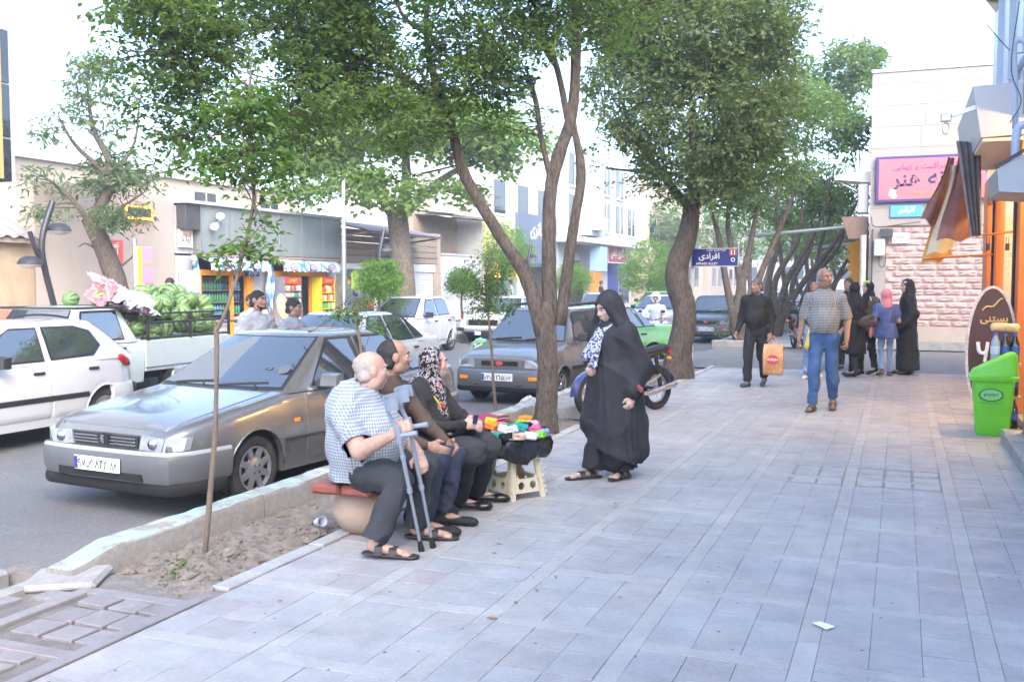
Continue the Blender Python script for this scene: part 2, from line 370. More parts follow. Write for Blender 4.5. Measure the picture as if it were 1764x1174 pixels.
def paver_mat(name, cols, spots=True):
    m, n, l, b = SHD(name); g = n.new('ShaderNodeNewGeometry').outputs['Position']; oi = n.new('ShaderNodeObjectInfo')
    at = n.new('ShaderNodeAttribute'); at.attribute_name = 'tone'
    ad = n.new('ShaderNodeMath'); ad.operation = 'ADD'; l.new(oi.outputs['Random'], ad.inputs[0]); l.new(at.outputs['Fac'], ad.inputs[1]); fr = n.new('ShaderNodeMath'); fr.operation = 'FRACT'; l.new(ad.outputs[0], fr.inputs[0])
    k = len(cols); c = ramp(n, l, fr.outputs[0], [(i / k, cc) for i, cc in enumerate(cols)])
    n['Color Ramp' if 'Color Ramp' in n else c.node.name].color_ramp.interpolation = 'LINEAR'
    c = mixc(n, l, 1., c, ramp(n, l, noise(n, l, g, 4.1, 8, .75), [(.3, (.78, .78, .785)), (.7, (1.13, 1.13, 1.12))]), 'MULTIPLY')
    c = mixc(n, l, 1., c, ramp(n, l, noise(n, l, g, 60, 5, .85), [(.3, (.80, .80, .81)), (.7, (1.14, 1.14, 1.13))]), 'MULTIPLY')
    pale = ramp(n, l, noise(n, l, g, 1.3, 8, .75), [(.55, (0, 0, 0)), (.75, (.5, .5, .5))]); c = mixc(n, l, pale, c, (.52, .5, .47))
    c = mixc(n, l, 1., c, ramp(n, l, noise(n, l, g, .55, 6, .7), [(.32, (.80, .81, .83)), (.68, (1.14, 1.13, 1.1))]), 'MULTIPLY')
    stain = ramp(n, l, noise(n, l, g, 7.5, 8, .8), [(.58, (0, 0, 0)), (.74, (.5, .5, .5))]); c = mixc(n, l, stain, c, (.17, .165, .165))
    if spots:
        v = n.new('ShaderNodeTexVoronoi'); v.inputs['Scale'].default_value = 7.5; l.new(g, v.inputs['Vector'])
        sp = ramp(n, l, v.outputs['Distance'], [(.045, (1, 1, 1)), (.075, (0, 0, 0))]); sel = ramp(n, l, v.outputs['Color'], [(.30, (0, 0, 0)), (.33, (1, 1, 1))])
        c = mixc(n, l, mixc(n, l, 1., sp, sel, 'MULTIPLY'), c, (.05, .05, .055))
    l.new(c, b.inputs['Base Color']); rr = ramp(n, l, noise(n, l, g, 5), [(.3, (.42, .42, .42)), (.7, (.66, .66, .66))]); l.new(rr, b.inputs['Roughness'])
    bp = n.new('ShaderNodeBump'); bp.inputs['Strength'].default_value = .25; bp.inputs['Distance'].default_value = .004; l.new(noise(n, l, g, 70, 6, .7), bp.inputs['Height']); l.new(bp.outputs[0], b.inputs['Normal'])
    return m
TILE = paver_mat('paver_grey', [(.40, .405, .405), (.385, .39, .39), (.42, .42, .415), (.40, .385, .38), (.41, .415, .415)])
TILEP = paver_mat('paver_purple', [(.385, .365, .365), (.40, .39, .39), (.375, .35, .35), (.405, .385, .38)])
STRIP = paver_mat('paver_pale', [(.43, .425, .41), (.46, .45, .435), (.42, .415, .405), (.44, .43, .41)])
def asphalt():
    m, n, l, b = SHD('asphalt'); g = n.new('ShaderNodeNewGeometry').outputs['Position']; sp = n.new('ShaderNodeSeparateXYZ'); l.new(g, sp.inputs[0])
    c = ramp(n, l, noise(n, l, g, 120, 4, .9), [(.25, (.07, .073, .08)), (.55, (.155, .157, .165)), (.75, (.24, .24, .24))])
    c = mixc(n, l, 1., c, ramp(n, l, noise(n, l, g, .9, 8, .65), [(.3, (.78, .78, .78)), (.7, (1.15, 1.14, 1.1))]), 'MULTIPLY')
    c = mixc(n, l, 1., c, ramp(n, l, noise(n, l, g, 28, 5, .85), [(.3, (.62, .62, .63)), (.5, (1., 1., 1.)), (.72, (1.5, 1.48, 1.45))]), 'MULTIPLY'); c = mixc(n, l, ramp(n, l, noise(n, l, g, 4.5, 8, .8), [(.6, (0, 0, 0)), (.7, (.5, .5, .5))]), c, (.06, .06, .065))
    mr = n.new('ShaderNodeMapRange'); l.new(sp.outputs[0], mr.inputs[0]); mr.inputs['From Min'].default_value = -6.4; mr.inputs['From Max'].default_value = -4.3
    ad = n.new('ShaderNodeMath'); ad.operation = 'MULTIPLY'; l.new(mr.outputs[0], ad.inputs[0]); l.new(ramp(n, l, noise(n, l, g, 1.7, 8, .7), [(.3, (.2, .2, .2)), (.65, (.95, .95, .95))]), ad.inputs[1])
    c = mixc(n, l, ad.outputs[0], c, ramp(n, l, noise(n, l, g, 40, 4, .8), [(.3, (.15, .14, .125)), (.7, (.27, .255, .235))]))
    oil = ramp(n, l, noise(n, l, g, 2.6, 6, .6), [(.66, (0, 0, 0)), (.74, (.7, .7, .7))]); c = mixc(n, l, oil, c, (.05, .048, .046))
    l.new(c, b.inputs['Base Color']); b.inputs['Roughness'].default_value = .75
    bp = n.new('ShaderNodeBump'); bp.inputs['Strength'].default_value = .6; bp.inputs['Distance'].default_value = .008; l.new(noise(n, l, g, 90, 5, .8), bp.inputs['Height']); l.new(bp.outputs[0], b.inputs['Normal']); return m
ASPH = asphalt()
CONC = M('concrete', (.33, .32, .30), .85, var=.2, vs=5, bump=.5, bs=80, dirt=(.14, .13, .12), ds=4, da=.6)
DARK = M('joint_dark', (.11, .105, .1), .95, var=.2)
JOINT = M('joint_grey', (.30, .295, .285), .95, var=.25, vs=20)
def sheet(name, x0, x1, y0, y1, z, mat, nx=1, ny=1, fz=None, kind='structure', parent=None):
    xs = np.linspace(x0, x1, nx + 1); ys = np.linspace(y0, y1, ny + 1); X, Y = np.meshgrid(xs, ys, indexing='ij'); Z = np.full_like(X, z) if fz is None else z + fz(X, Y)
    V = np.stack([X, Y, Z], -1).reshape(-1, 3); i = np.arange(nx)[:, None] * (ny + 1) + np.arange(ny)[None]; F = np.stack([i, i + ny + 1, i + ny + 2, i + 1], -1).reshape(-1, 4)
    return put(name, np_mesh(name, V, F, [mat], fz is not None), parent, kind=kind)
sheet('ground', -400, 400, -200, 700, -.35, M('dry_ground', (.25, .23, .2), .95, var=.2))
sheet('road', -12.9, -4.3, -20, 190, -.25, ASPH, 60, 700, lambda X, Y: .012 * fbm(X * .7, Y * .7, 3, 3) + .0 * X)
sheet('alley_road', -4.29, 14, 19.3, 25.62, -.02, ASPH, 40, 20, lambda X, Y: .01 * fbm(X, Y, 2, 5))
sheet('opposite_pavement', -30, -12.75, -20, 190, 0, CONC)
mb = MB(); mb.box((-12.83, 85, -.16), (.16, 210, .32), .02); mb.obj('opposite_kerb', CONC, kind='structure')

# near pavement: a bed with tiles laid in it
sw = sheet('pavement', -3.3, 1.32, 1.5, 19.28, -.007, JOINT)
mb = MB(); mb.box((-1, 10.39, -.2), (4.7, 17.78, .36)); mb.obj('bed', CONC, sw)
rng = random.Random(3)
LANES = [(-3.31, -2.66), (-2.56, -1.91), (-1.81, -1.16), (-1.06, -.41), (-.31, .34), (.44, 1.25)]
GAP = .0035; cells = []; strips = []
for li, (xa, xb) in enumerate(LANES):
    nx = 3 if li < 5 else 4; w = (xb - xa) / nx; off = (.06, .03, -.02, -.13, -.1, -.08)[li]
    y = 4.47 - .87 * 3 + off - .05; k = 0
    while y < 19.2:
        strips.append((xa, xb, y, min(y + .1, 19.27)))
        for r in range(3):
            for c in range(nx):
                ya, yb = y + .1 + r * .2567, y + .1 + (r + 1) * .2567
                if yb < 19.27: cells.append((xa + c * w, xa + (c + 1) * w, ya, yb, li))
        y += .87
for i, xs in enumerate((-2.66, -1.91, -1.16, -.41, .34)):
    y = 1.7 + rng.random() * .4
    while y < 19.2:
        L = rng.choice((.3, .45, .6)); strips.append((xs, xs + .1, y, min(y + L, 19.27))); y += L
def paver(x0, x1, y0, y1, d=.02):
    mb = MB(); mb.box((0, 0, -d / 2), (x1 - x0 - .0022, y1 - y0 - .0055, d), .0014); return mb.v, mb.f
FX = np.array([-math.sin(R(21.3)), math.cos(R(21.3))])
def in_view(x, y):
    d = np.array([x, y]); z = d @ FX; s = d @ np.array([FX[1], -FX[0]]); return z > 2.2 and abs(s) < z * .55 and 1715 * 1.65 / z < 720
def lay(cells, name, mats, cap_n=300):
    vis = sorted([c for c in cells if in_view((c[0] + c[1]) / 2, (c[2] + c[3]) / 2)], key=lambda c: (c[0] + c[1]) ** 2 / 4 + (c[2] + c[3]) ** 2 / 4)
    own = set(map(tuple, vis[:cap_n])); cache = {}; rest = MB(); tones = []
    for c in cells:
        c = tuple(c); w, h = round(c[1] - c[0], 3), round(c[3] - c[2], 3); mt = 1 if name == 'tile' and (rng.random() < (.12 if -2.6 < c[0] < .3 else .5)) else 0
        cx, cy, dz = (c[0] + c[1]) / 2, (c[2] + c[3]) / 2, rng.uniform(-.0018, .001)
        if c in own:
            key = (w, h, mt)
            if key not in cache: cache[key] = mesh_data(name, *paver(0, w, 0, h), [mats[mt]])
            put(name, cache[key], sw, (cx, cy, dz), (rng.uniform(-.006, .006), rng.uniform(-.006, .006), rng.uniform(-.004, .004)))
        else:
            V, F = paver(0, w, 0, h); rest.add([(p[0] + cx, p[1] + cy, p[2] + dz) for p in V], F, mt); tones += [rng.random()] * len(V)
    o = rest.obj(name + '_field', mats, sw, kind='stuff'); a_ = o.data.attributes.new('tone', 'FLOAT', 'POINT'); a_.data.foreach_set('value', np.array(tones, np.float32))
# one relaid patch of tiles sits proud and gapped
patch = [(-.82, -.41, 8.44, 9.2), (-.31, .34, 8.46, 9.2)]
keep = [c for c in cells if not any(a <= (c[0] + c[1]) / 2 <= b and e <= (c[2] + c[3]) / 2 <= f for a, b, e, f in patch)]
lay(keep, 'tile', [TILE, TILEP]); lay(strips, 'pale_stone', [STRIP])
for a, b, e, f in patch:
    nx = 2 if a < -.5 else 3; w = (b - a) / nx
    for i in range(nx):
        for j in range(3):
            h = (f - e) / 3; mb = MB(); mb.box((0, 0, -.015), (w - .022, h - .03, .03), .003)
            mb.obj('loose_tile', TILE, sw, loc=(a + (i + .5) * w, e + (j + .5) * h, .006 + rng.uniform(-.004, .004)), rot=(rng.uniform(-.03, .005), rng.uniform(-.01, .01), 0))
# border stones along the tree bed
y = 4.32
while y < 19.2:
    L = rng.uniform(.45, .62); mb = MB(); mb.box((0, 0, -.06), (.11, L - .006, .12), .006); mb.obj('border_stone', STRIP, sw, loc=(-3.372 + rng.uniform(-.006, .006), y + L / 2, .012 + rng.uniform(-.008, .004)), rot=(rng.uniform(-.01, .01), rng.uniform(-.04, .02), rng.uniform(-.008, .008))); y += L

# lifted, weathered paving at the end of the bed
old = sheet('worn_paving', -4.82, -3.3, 1.2, 4.34, -.036, M('paving_dirt', (.19, .172, .155), .95, var=.25, vs=14, bump=.8, bs=50), 90, 90, lambda X, Y: .02 * fbm(X * 5, Y * 5, 4, 11) + .03 * np.clip((Y - 4.0) / .3, 0, 1) - .34 * ((X < -4.47) & (X > -4.69) & (Y < 4.17)))
OLD = paver_mat('old_paver', [(.27, .235, .235), (.29, .265, .262), (.25, .22, .22), (.28, .26, .25)], False)
yy = 3.98
for j in range(11):
    for i in range(6):
        cx, cy = -3.46 - i * .2, yy - j * .2 - (j // 3) * .09
        if i >= 3: cx -= .11
        if (i, j) in ((0, 3), (2, 3), (4, 0), (1, 6), (3, 1), (4, 3)) or cx < -4.4 or rng.random() < .05: continue
        s = .178 if j else .14
        mb = MB(); mb.box((0, 0, -.015), (.178, s, .03), .004)
        mb.obj('old_tile', OLD, old, loc=(cx, cy, -.014 + rng.uniform(-.006, .006) + .012 * fbm(np.array(cx * 1.5), np.array(cy * 1.5), 2, 4)), rot=(rng.uniform(-.03, .03), rng.uniform(-.03, .03), rng.uniform(-.03, .03)))
for a, b, e, f in ((-3.36, -4.06, 3.36, 3.3), (-3.36, -4.06, 3.98 + .13, 3.98 + .1), (-4.02, -4.1, 2.7, 4.1), (-3.36, -3.43, 1.5, 4.28)):
    mb = MB(); x0, x1 = min(a, b), max(a, b); y0, y1 = min(e, f), max(e, f)
    if x1 - x0 > y1 - y0: mb.box(((x0 + x1) / 2, (y0 + y1) / 2, -.03), (x1 - x0, .085, .04), .004)
    else: mb.box(((x0 + x1) / 2 + .0, (y0 + y1) / 2, -.03), (.08, y1 - y0, .044), .004)
    mb.obj('edging_strip', OLD, old)
# open gutter at the left
mb = MB(); mb.box((-4.42, 2.7, -.06), (.09, 2.9, .13), .015); mb.box((-4.72, 2.6, -.05), (.1, 3.1, .14), .02); mb.obj('gutter', CONC, kind='structure')
mb = MB(); mb.box((0, 0, 0), (.42, .3, .05), .02); mb.obj('concrete_lump', CONC, old, loc=(-4.28, 4.17, .0), rot=(.08, -.05, .4))

# tree bed: broken, dry soil between kerb and pavement
SOIL = M('dry_soil', (.20, .17, .14), 1., var=.35, vs=14, bump=1., bs=60, dirt=(.30, .27, .235), ds=3, da=.6)
def soilz(X, Y):
    near = np.clip((6.5 - Y) / 1.5, 0, 1); mound = .06 * np.exp(-((X + 3.75) ** 2 / .06 + (Y - 4.95) ** 2 / .35)) + .035 * np.exp(-((X + 3.7) ** 2 / .1 + (Y - 4.5) ** 2 / .05))
    bl = vnoise(X * 9, Y * 9, 21); bl = np.abs(bl - .5) * 2
    return mound + (.03 + .045 * near) * fbm(X * 5, Y * 5, 5, 8) * 1.6 + .022 * near * bl + .012 * np.abs(fbm(X * 22, Y * 22, 3, 31)) * 2 - .03 * np.clip((4.3 - Y) / .2, 0, 1)
soil = sheet('tree_bed_soil', -4.22, -3.4, 4.05, 30, -.045, SOIL, 62, 1300, soilz)
def clods():
    rs = np.random.RandomState(5); Vs = []; Fs = []; base = 0
    t = MB(); t.ball((0, 0, 0), 1, 9, 7); v0 = np.array(t.v); f0 = [q for q in t.f]
    out = MB()
    for i in range(620):
        y = 4.2 + abs(rs.randn()) * 1.2 if i < 400 else rs.uniform(5, 19); x = rs.uniform(-4.18, -3.44)
        s = rs.gamma(1.1, .010) + .004; s = min(s, .075); z = -.045 + float(soilz(np.array([x]), np.array([y]))[0])
        v = v0 * (1 + .26 * np.sin(v0 @ rs.randn(3, 1) * 3 + rs.rand() * 6) + .07 * rs.randn(len(v0), 1)) * np.array([1, 1, .62]) * s; q = Euler(rs.rand(3) * 6).to_matrix(); v = v @ np.array(Euler((0, 0, rs.rand() * 6)).to_matrix()) + (x, y, z + s * .05); out.add(v, f0)
    out.obj('soil_clods', SOIL, kind='stuff')
clods()
# kerb stones with worn mint paint on top
def kerb_mat():
    m, n, l, b = SHD('kerb_paint'); ge = n.new('ShaderNodeNewGeometry'); g = ge.outputs['Position']; sp = n.new('ShaderNodeSeparateXYZ'); l.new(ge.outputs['Normal'], sp.inputs[0])
    base = ramp(n, l, noise(n, l, g, 30, 6, .8), [(.3, (.2, .185, .165)), (.7, (.34, .315, .28))])
    wear = ramp(n, l, noise(n, l, g, 6, 8, .75), [(.40, (0, 0, 0)), (.56, (1, 1, 1))]); top = ramp(n, l, sp.outputs[2], [(.55, (0, 0, 0)), (.85, (1, 1, 1))])
    paint = ramp(n, l, noise(n, l, g, 1.1, 3), [(.42, (.46, .49, .48)), (.55, (.33, .46, .42))])
    l.new(mixc(n, l, mixc(n, l, 1., wear, top, 'MULTIPLY'), base, paint), b.inputs['Base Color']); b.inputs['Roughness'].default_value = .85
    bp = n.new('ShaderNodeBump'); bp.inputs['Strength'].default_value = .7; bp.inputs['Distance'].default_value = .006; l.new(noise(n, l, g, 60, 6, .8), bp.inputs['Height']); l.new(bp.outputs[0], b.inputs['Normal']); return m
KERB = kerb_mat()
kerb = link(bpy.data.objects.new('kerb', None)); tagp(kerb, kind='structure')
def kerb_stone(y0, y1, broken=False, xw=(-4.43, -4.22)):
    rs = np.random.RandomState(int(y0 * 10)); n = max(3, int((y1 - y0) / .12)); rings = []
    for i in range(n + 1):
        y = y0 + (y1 - y0) * i / n; d = .0; t = .0
        if broken and i < 3: t = .07 * (3 - i) / 3
        j = lambda: rs.uniform(-.006, .006)
        rings.append([(xw[0] + j(), y, -.3), (xw[1] + j(), y, -.3), (xw[1] + j(), y, .09 - t + j()), (xw[1] - .02 + j(), y, .12 - t + j()), (xw[0] + .02 + j(), y, .12 - t + j()), (xw[0] + j(), y, .09 - t + j())])
    mb = MB(); mb.loft(rings); mb.obj('kerb_stone', KERB, kerb, 50)
for a, b in ((4.16, 5.93), (5.95, 7.9), (7.92, 9.9), (9.92, 11.9), (11.92, 13.9), (13.92, 15.9), (15.92, 17.9), (17.92, 19.2)): kerb_stone(a, b, a < 4.2)
for a in range(26, 60, 2): kerb_stone(a, a + 1.98)
sheet('far_pavement', -3.4, -.7, 25.62, 190, .0, TILE)
# raised end of the bed beyond the alley
mb = MB(); mb.box((-3.75, 25.75, .02), (1.5, .2, .24), .02); mb.obj('bed_kerb', CONC, kind='structure')
sheet('far_bed_soil', -4.22, -3.4, 25.9, 70, .03, SOIL, 10, 300, lambda X, Y: .03 * fbm(X * 4, Y * 4, 3, 9))
# concrete crossing slab over the bed beside the first big tree
mb = MB(); mb.box((-3.98, 12.2, .03), (.8, 1.3, .16), .02); mb.obj('crossing_slab', CONC, kind='structure')
# ---------------------------------------------------------------- buildings
def B(mb, x0, x1, y0, y1, z0, z1, ch=0., m=None): return mb.box(((x0 + x1) / 2, (y0 + y1) / 2, (z0 + z1) / 2), (abs(x1 - x0), abs(y1 - y0), abs(z1 - z0)), ch, None, m)
def wt(name, label, cat, loc, group=None): return thing(name, label, cat, loc, 0, group)
def wo(mb, name, mats, p, smooth=None, **t):
    """part whose shape was given in world coordinates"""
    o = mb.obj(name, mats, p, smooth, **t)
    if p is not None and p.type == 'EMPTY': o.location = -Vector(p.location)
    return o
def wtext(s, mat, p, M4, w=None, h=None):
    o = text(s, mat, p, M4, w, h)
    if p is not None and p.type == 'EMPTY': o.location = -Vector(p.location)
    return o
def FX_(x, y, z): return Matrix.Translation((x, y, z)) @ Euler((0, 0, R(90))).to_matrix().to_4x4()     # lettering on a wall that faces +X
def FY_(x, y, z): return Matrix.Translation((x, y, z))                                                # lettering on a wall that faces -Y
PLAS = M('plaster_beige', (.42, .36, .31), .9, var=.08, vs=2, bump=.3, bs=30, dirt=(.36, .29, .23), ds=1.1, da=.5, stretch=(1, 1, .35))
PLASY = M('plaster_cream', (.48, .41, .31), .9, var=.06, vs=2, bump=.2, bs=20)
ADOBE = M('adobe', (.40, .31, .21), .95, var=.15, vs=4, bump=.8, bs=25, dirt=(.28, .19, .11), ds=1.6, da=.6, stretch=(1, 1, .4))
CORR = M('corrugated_roof', (.36, .32, .31), .6, metal=.3, var=.15, vs=4, dirt=(.25, .14, .08), ds=3, da=.5)
GALV = M('galvanised_panel', (.27, .305, .31), .5, metal=.25, var=.08, vs=3, dirt=(.2, .16, .13), ds=2.5, da=.35, stretch=(1, 1, .3))
WHITE = M('white_paint', (.62, .62, .61), .6, var=.04, vs=4, bump=.1)
SHUT = M('shutter_white', (.70, .71, .72), .5, var=.05, vs=3)
GREY = M('grey_paint', (.45, .46, .48), .6, var=.08, vs=3, dirt=(.3, .29, .28), ds=2, da=.4)
DKGREY = M('dark_grey', (.06, .062, .066), .6, var=.2)
BLACKM = M('black_matt', (.012, .012, .013), .7)
ORANGE = M('orange_paint', (.85, .33, .03), .45, var=.06)
BRICKT = M('old_brick', (.42, .33, .25), .9, var=.15, vs=9, bump=.5, bs=40, dirt=(.24, .18, .13), ds=2, da=.5)
WOODB = M('weathered_wood', (.30, .24, .19), .85, var=.25, vs=5, stretch=(1, 1, 8))
DGLASS = M('dark_glass', (.02, .025, .03), .04, spec=.8)
STEEL = M('galvanised_steel', (.5, .51, .53), .38, metal=.8, var=.08)
def painted(name, c, **k): return M(name, c, k.pop('rough', .5), **k)
RED = painted('sign_red', (.62, .06, .05)); BLUE = painted('sign_blue', (.03, .045, .25)); LBLUE = painted('sign_light_blue', (.10, .38, .62)); YEL = painted('sign_yellow', (.85, .62, .05)); PINK = painted('sign_pink', (.62, .17, .20)); GREEN = painted('sign_green', (.05, .35, .10)); LTXT = painted('letter_white', (.85, .85, .85)); BTXT = painted('letter_black', (.02, .02, .022)); CREAM = painted('sign_cream', (.80, .77, .66))

# glass tower at the far left
b_ = wt('office_tower', 'tall dark glass tower with pale upper cladding at left edge', 'building', (-24, 14, 0))
m = MB(); B(m, -32, -21, 2, 19.15, 0, 16); wo(m, 'core', M('tower_panel', (.40, .44, .50), .35, var=.05), b_)
for i in range(6):
    for j in range(3):
        m = MB(); B(m, -20.99, -20.95, 19.1 - .06 - (i + 1) * 2.4, 19.1 - .09 - i * 2.4, 3.9 + j * 1.35, 5.2 + j * 1.35, .01); wo(m, 'glass_panel', DGLASS, b_)
m = MB(); B(m, -20.94, -20.9, 18.62, 18.72, 4.2, 7.8); wo(m, 'orange_strip', M('strip_ochre', (.45, .28, .10), .5), b_)
m = MB(); B(m, -20.99, -20.9, 2, 19.13, 3.3, 3.8, .02); wo(m, 'base_band', DKGREY, b_)

# adobe shed with a corrugated roof
b_ = wt('adobe_shed', 'crumbling mud-plastered wall under a sloping corrugated metal roof', 'shed', (-17, 13, 0))
m = MB(); B(m, -17.6, -17, 8, 15.95, 0, 2.5, .03); wo(m, 'wall', ADOBE, b_)
def corrugated(mb, y0, y1, p0, p1, amp=.02, pitch=.16):
    n = int((y1 - y0) / pitch * 4); rows = []
    for i in range(n + 1):
        y = y0 + (y1 - y0) * i / n; d = amp * math.cos(2 * math.pi * (y - y0) / pitch); rows.append([(p0[0], y, p0[1] + d), (p1[0], y, p1[1] + d)])
    mb.grid(rows); mb.grid([[(a[0], a[1], a[2] - .006) for a in r][::-1] for r in rows])
m = MB(); corrugated(m, 8, 15.9, (-16.75, 2.55), (-18.6, 3.45), .035, .32); wo(m, 'roof', CORR, b_, 60)
m = MB(); B(m, -16.9, -16.8, 8, 15.9, 2.43, 2.52); wo(m, 'eave_beam', WOODB, b_)
# plaster building
b_ = wt('plaster_house', 'blank beige plaster wall building behind the leaning tree', 'building', (-17, 18, 0))
m = MB(); rings = []
V = [(-17, 15.97, 0), (-17, 20.28, 0), (-17, 20.28, 3.62), (-17, 18.2, 3.85), (-17, 15.97, 3.75)]; m.prism([(-(p[1]), p[2]) for p in V], 4, Matrix(((0, -1, 0, -17), (-1, 0, 0, 0), (0, 0, 1, 0), (0, 0, 0, 1)))); wo(m, 'wall', PLAS, b_)
m = MB(); B(m, -17.15, -16.93, 15.98, 20.27, 0, .45, .01); wo(m, 'plinth', GREY, b_)
# yellow flats far behind
b_ = wt('cream_flats', 'sunlit cream apartment block with green window behind the shops', 'building', (-30, 22, 0))
m = MB(); B(m, -40, -27, 10, 41, 0, 5.7); wo(m, 'wall', PLASY, b_)
m = MB(); B(m, -27.2, -26.8, 9.9, 41.1, 5.7, 5.9); wo(m, 'parapet', WHITE, b_)
for i, (y, z) in enumerate([(18, 3.7), (23, 3.7), (28, 3.8), (33.5, 3.8), (38, 3.8), (28, 1.6), (33, 1.6)]):
    m = MB(); B(m, -27.02, -26.95, y, y + 1.3, z, z + 1.5, .01); o = wo(m, 'window', M('window_green', (.10, .26, .16), .4) if i < 2 else DGLASS, b_)
    m = MB(); B(m, -26.98, -26.88, y - .08, y + 1.38, z - .1, z); m.box((-26.95, y + .65, z + .75), (.06, .05, 1.5)); m.obj('frame', WHITE, o)

# metal-clad shop -----------------------------------------------------------------------------------
b_ = wt('grocery_shop', 'corner grocery with grey sheet-metal fascia, orange frames and blue logo awnings', 'shop', (-17, 24, 0))
m = MB(); B(m, -17.0, -17.25, 20.3, 20.95, 0, 2.35); B(m, -17, -17.25, 23.4, 24.35, 0, 2.35); B(m, -17, -17.25, 27.3, 27.85, 0, 3.6); B(m, -17, -17.25, 20.3, 27.85, 2.3, 3.55); B(m, -17.01, -17.24, 20.96, 23.39, 0, .5); B(m, -20, -19.9, 20.3, 27.85, 0, 3.5); B(m, -20, -17.25, 20.3, 20.4, 0, 3.5); B(m, -20, -17.25, 27.75, 27.85, 0, 3.5); wo(m, 'wall', GREY, b_)
m = MB(); B(m, -20, -17.25, 20.4, 27.75, 2.6, 2.7); wo(m, 'ceiling', WHITE, b_)
m = MB(); B(m, -20, -16.6, 20.3, 27.85, 3.6, 3.68); wo(m, 'roof', GREY, b_)
for i in range(6):
    y0 = 20.95 + i * 1.15; m = MB(); B(m, -16.98, -16.72, y0 + .01, y0 + 1.14, 2.36, 3.6 + .02 * (i % 2), .012); o = wo(m, 'fascia_panel', GALV, b_)
    m = MB(); B(m, -16.72, -16.70, y0 - .02, y0 + .02, 2.36, 3.6); m.obj('cover_strip', STEEL, o)
m = MB(); B(m, -16.99, -16.7, 20.36, 20.9, 2.95, 3.6, .01); wo(m, 'louvre_box', DKGREY, b_)
m = MB(); B(m, -16.98, -16.6, 20.9, 27.8, 2.28, 2.345); wo(m, 'soffit_trim', WOODB, b_)
# orange frames
for y0, y1 in ((20.97, 23.4), (24.4, 27.28)):
    fr = MB(); B(fr, -17.02, -16.9, y0, y0 + .22, 0, 1.95); B(fr, -17.02, -16.9, y1 - .28, y1, 0, 1.95); B(fr, -17.02, -16.9, y0 + .22, y1 - .28, 1.8, 1.95); B(fr, -17.01, -16.92, (y0 + y1) / 2 - .04 + (.3 if y0 < 24 else .55), (y0 + y1) / 2 + .04 + (.3 if y0 < 24 else .55), 0, 1.8); wo(fr, 'orange_frame', ORANGE, b_)
def logo_cloth(name, cloth, dark):
    m, n, l, b = SHD(name); tc = n.new('ShaderNodeTexCoord').outputs['Object']; t = n.new('ShaderNodeTexNoise'); t.inputs['Scale'].default_value = 1.7; t.inputs['Detail'].default_value = 1; l.new(tc, t.inputs['Vector'])
    l.new(ramp(n, l, t.outputs[0], [(.44, cloth), (.5, (.25, .45, .75)), (.56, dark), (.62, cloth)]), b.inputs['Base Color']); b.inputs['Roughness'].default_value = .7; return m
AWN = logo_cloth('awning_cloth', (.62, .68, .75), (.04, .10, .36))
def awning(y0, y1, lab):
    a_ = wt('awning', lab, 'awning', (-17, (y0 + y1) / 2, 2)); rows = []; n = 30
    for i in range(n + 1):
        y = y0 + (y1 - y0) * i / n; s = .03 * math.sin(i * 1.7); rows.append([(-17.0, y, 2.33), (-16.75, y, 2.3), (-16.5, y, 2.22 + s * .3), (-16.42 + s * .5, y, 2.12 + s * .2), (-16.4 + s, y, 1.93 + .03 * math.sin(i * 2.1))])
    mb = MB(); mb.grid(rows); wo(mb, 'cloth', AWN, a_, 180)
    for k in range(3 if y1 - y0 > 2.6 else 2):
        yc = y0 + (y1 - y0) * (k + .5) / (3 if y1 - y0 > 2.6 else 2) ; mb = MB(); 
        mb.lathe([(.001, 0), (.17, 0)], 20, Matrix.Translation((-16.375, yc, 2.06)) @ Euler((0, R(90), 0)).to_matrix().to_4x4() @ Matrix.Diagonal((.55, 1.25, 1, 1))); wo(mb, 'logo_disc', BLUE, a_)
        mb = MB(); mb.lathe([(.001, 0), (.14, 0)], 20, Matrix.Translation((-16.37, yc, 2.06)) @ Euler((0, R(90), 0)).to_matrix().to_4x4() @ Matrix.Diagonal((.55, 1.25, 1, 1))); wo(mb, 'logo_field', painted('logo_pink', (.75, .55, .55)), a_)
        wtext('میهن', BLUE, a_, FX_(-16.366, yc, 2.06), w=.24)
    mb = MB(); mb.tube([(-17, y0, 2.35), (-16.42, y0, 2.14)], .012, 6); mb.tube([(-17, y1, 2.35), (-16.42, y1, 2.14)], .012, 6); wo(mb, 'arm', STEEL, a_)
awning(20.95, 23.5, 'blue and white logo awning over the drinks cooler'); awning(24.15, 27.2, 'blue and white logo awning over the snack racks')
# folded cloth ends beside the opening
for y, h_ in ((20.75, 1.7), (24.0, 1.7), (27.35, 1.2)):
    mb = MB(); rows = [[(-16.8 + .05 * math.sin(i * 1.9 + j), y + .05 * i - .1 + .02 * math.cos(i * 2 + j * .7), 2.3 - h_ * j / 6 * (.7 + .3 * math.sin(i * 1.3) ** 2)) for i in range(7)] for j in range(7)]; mb.grid(rows)
    wo(mb, 'awning_tail', AWN, b_, 180)
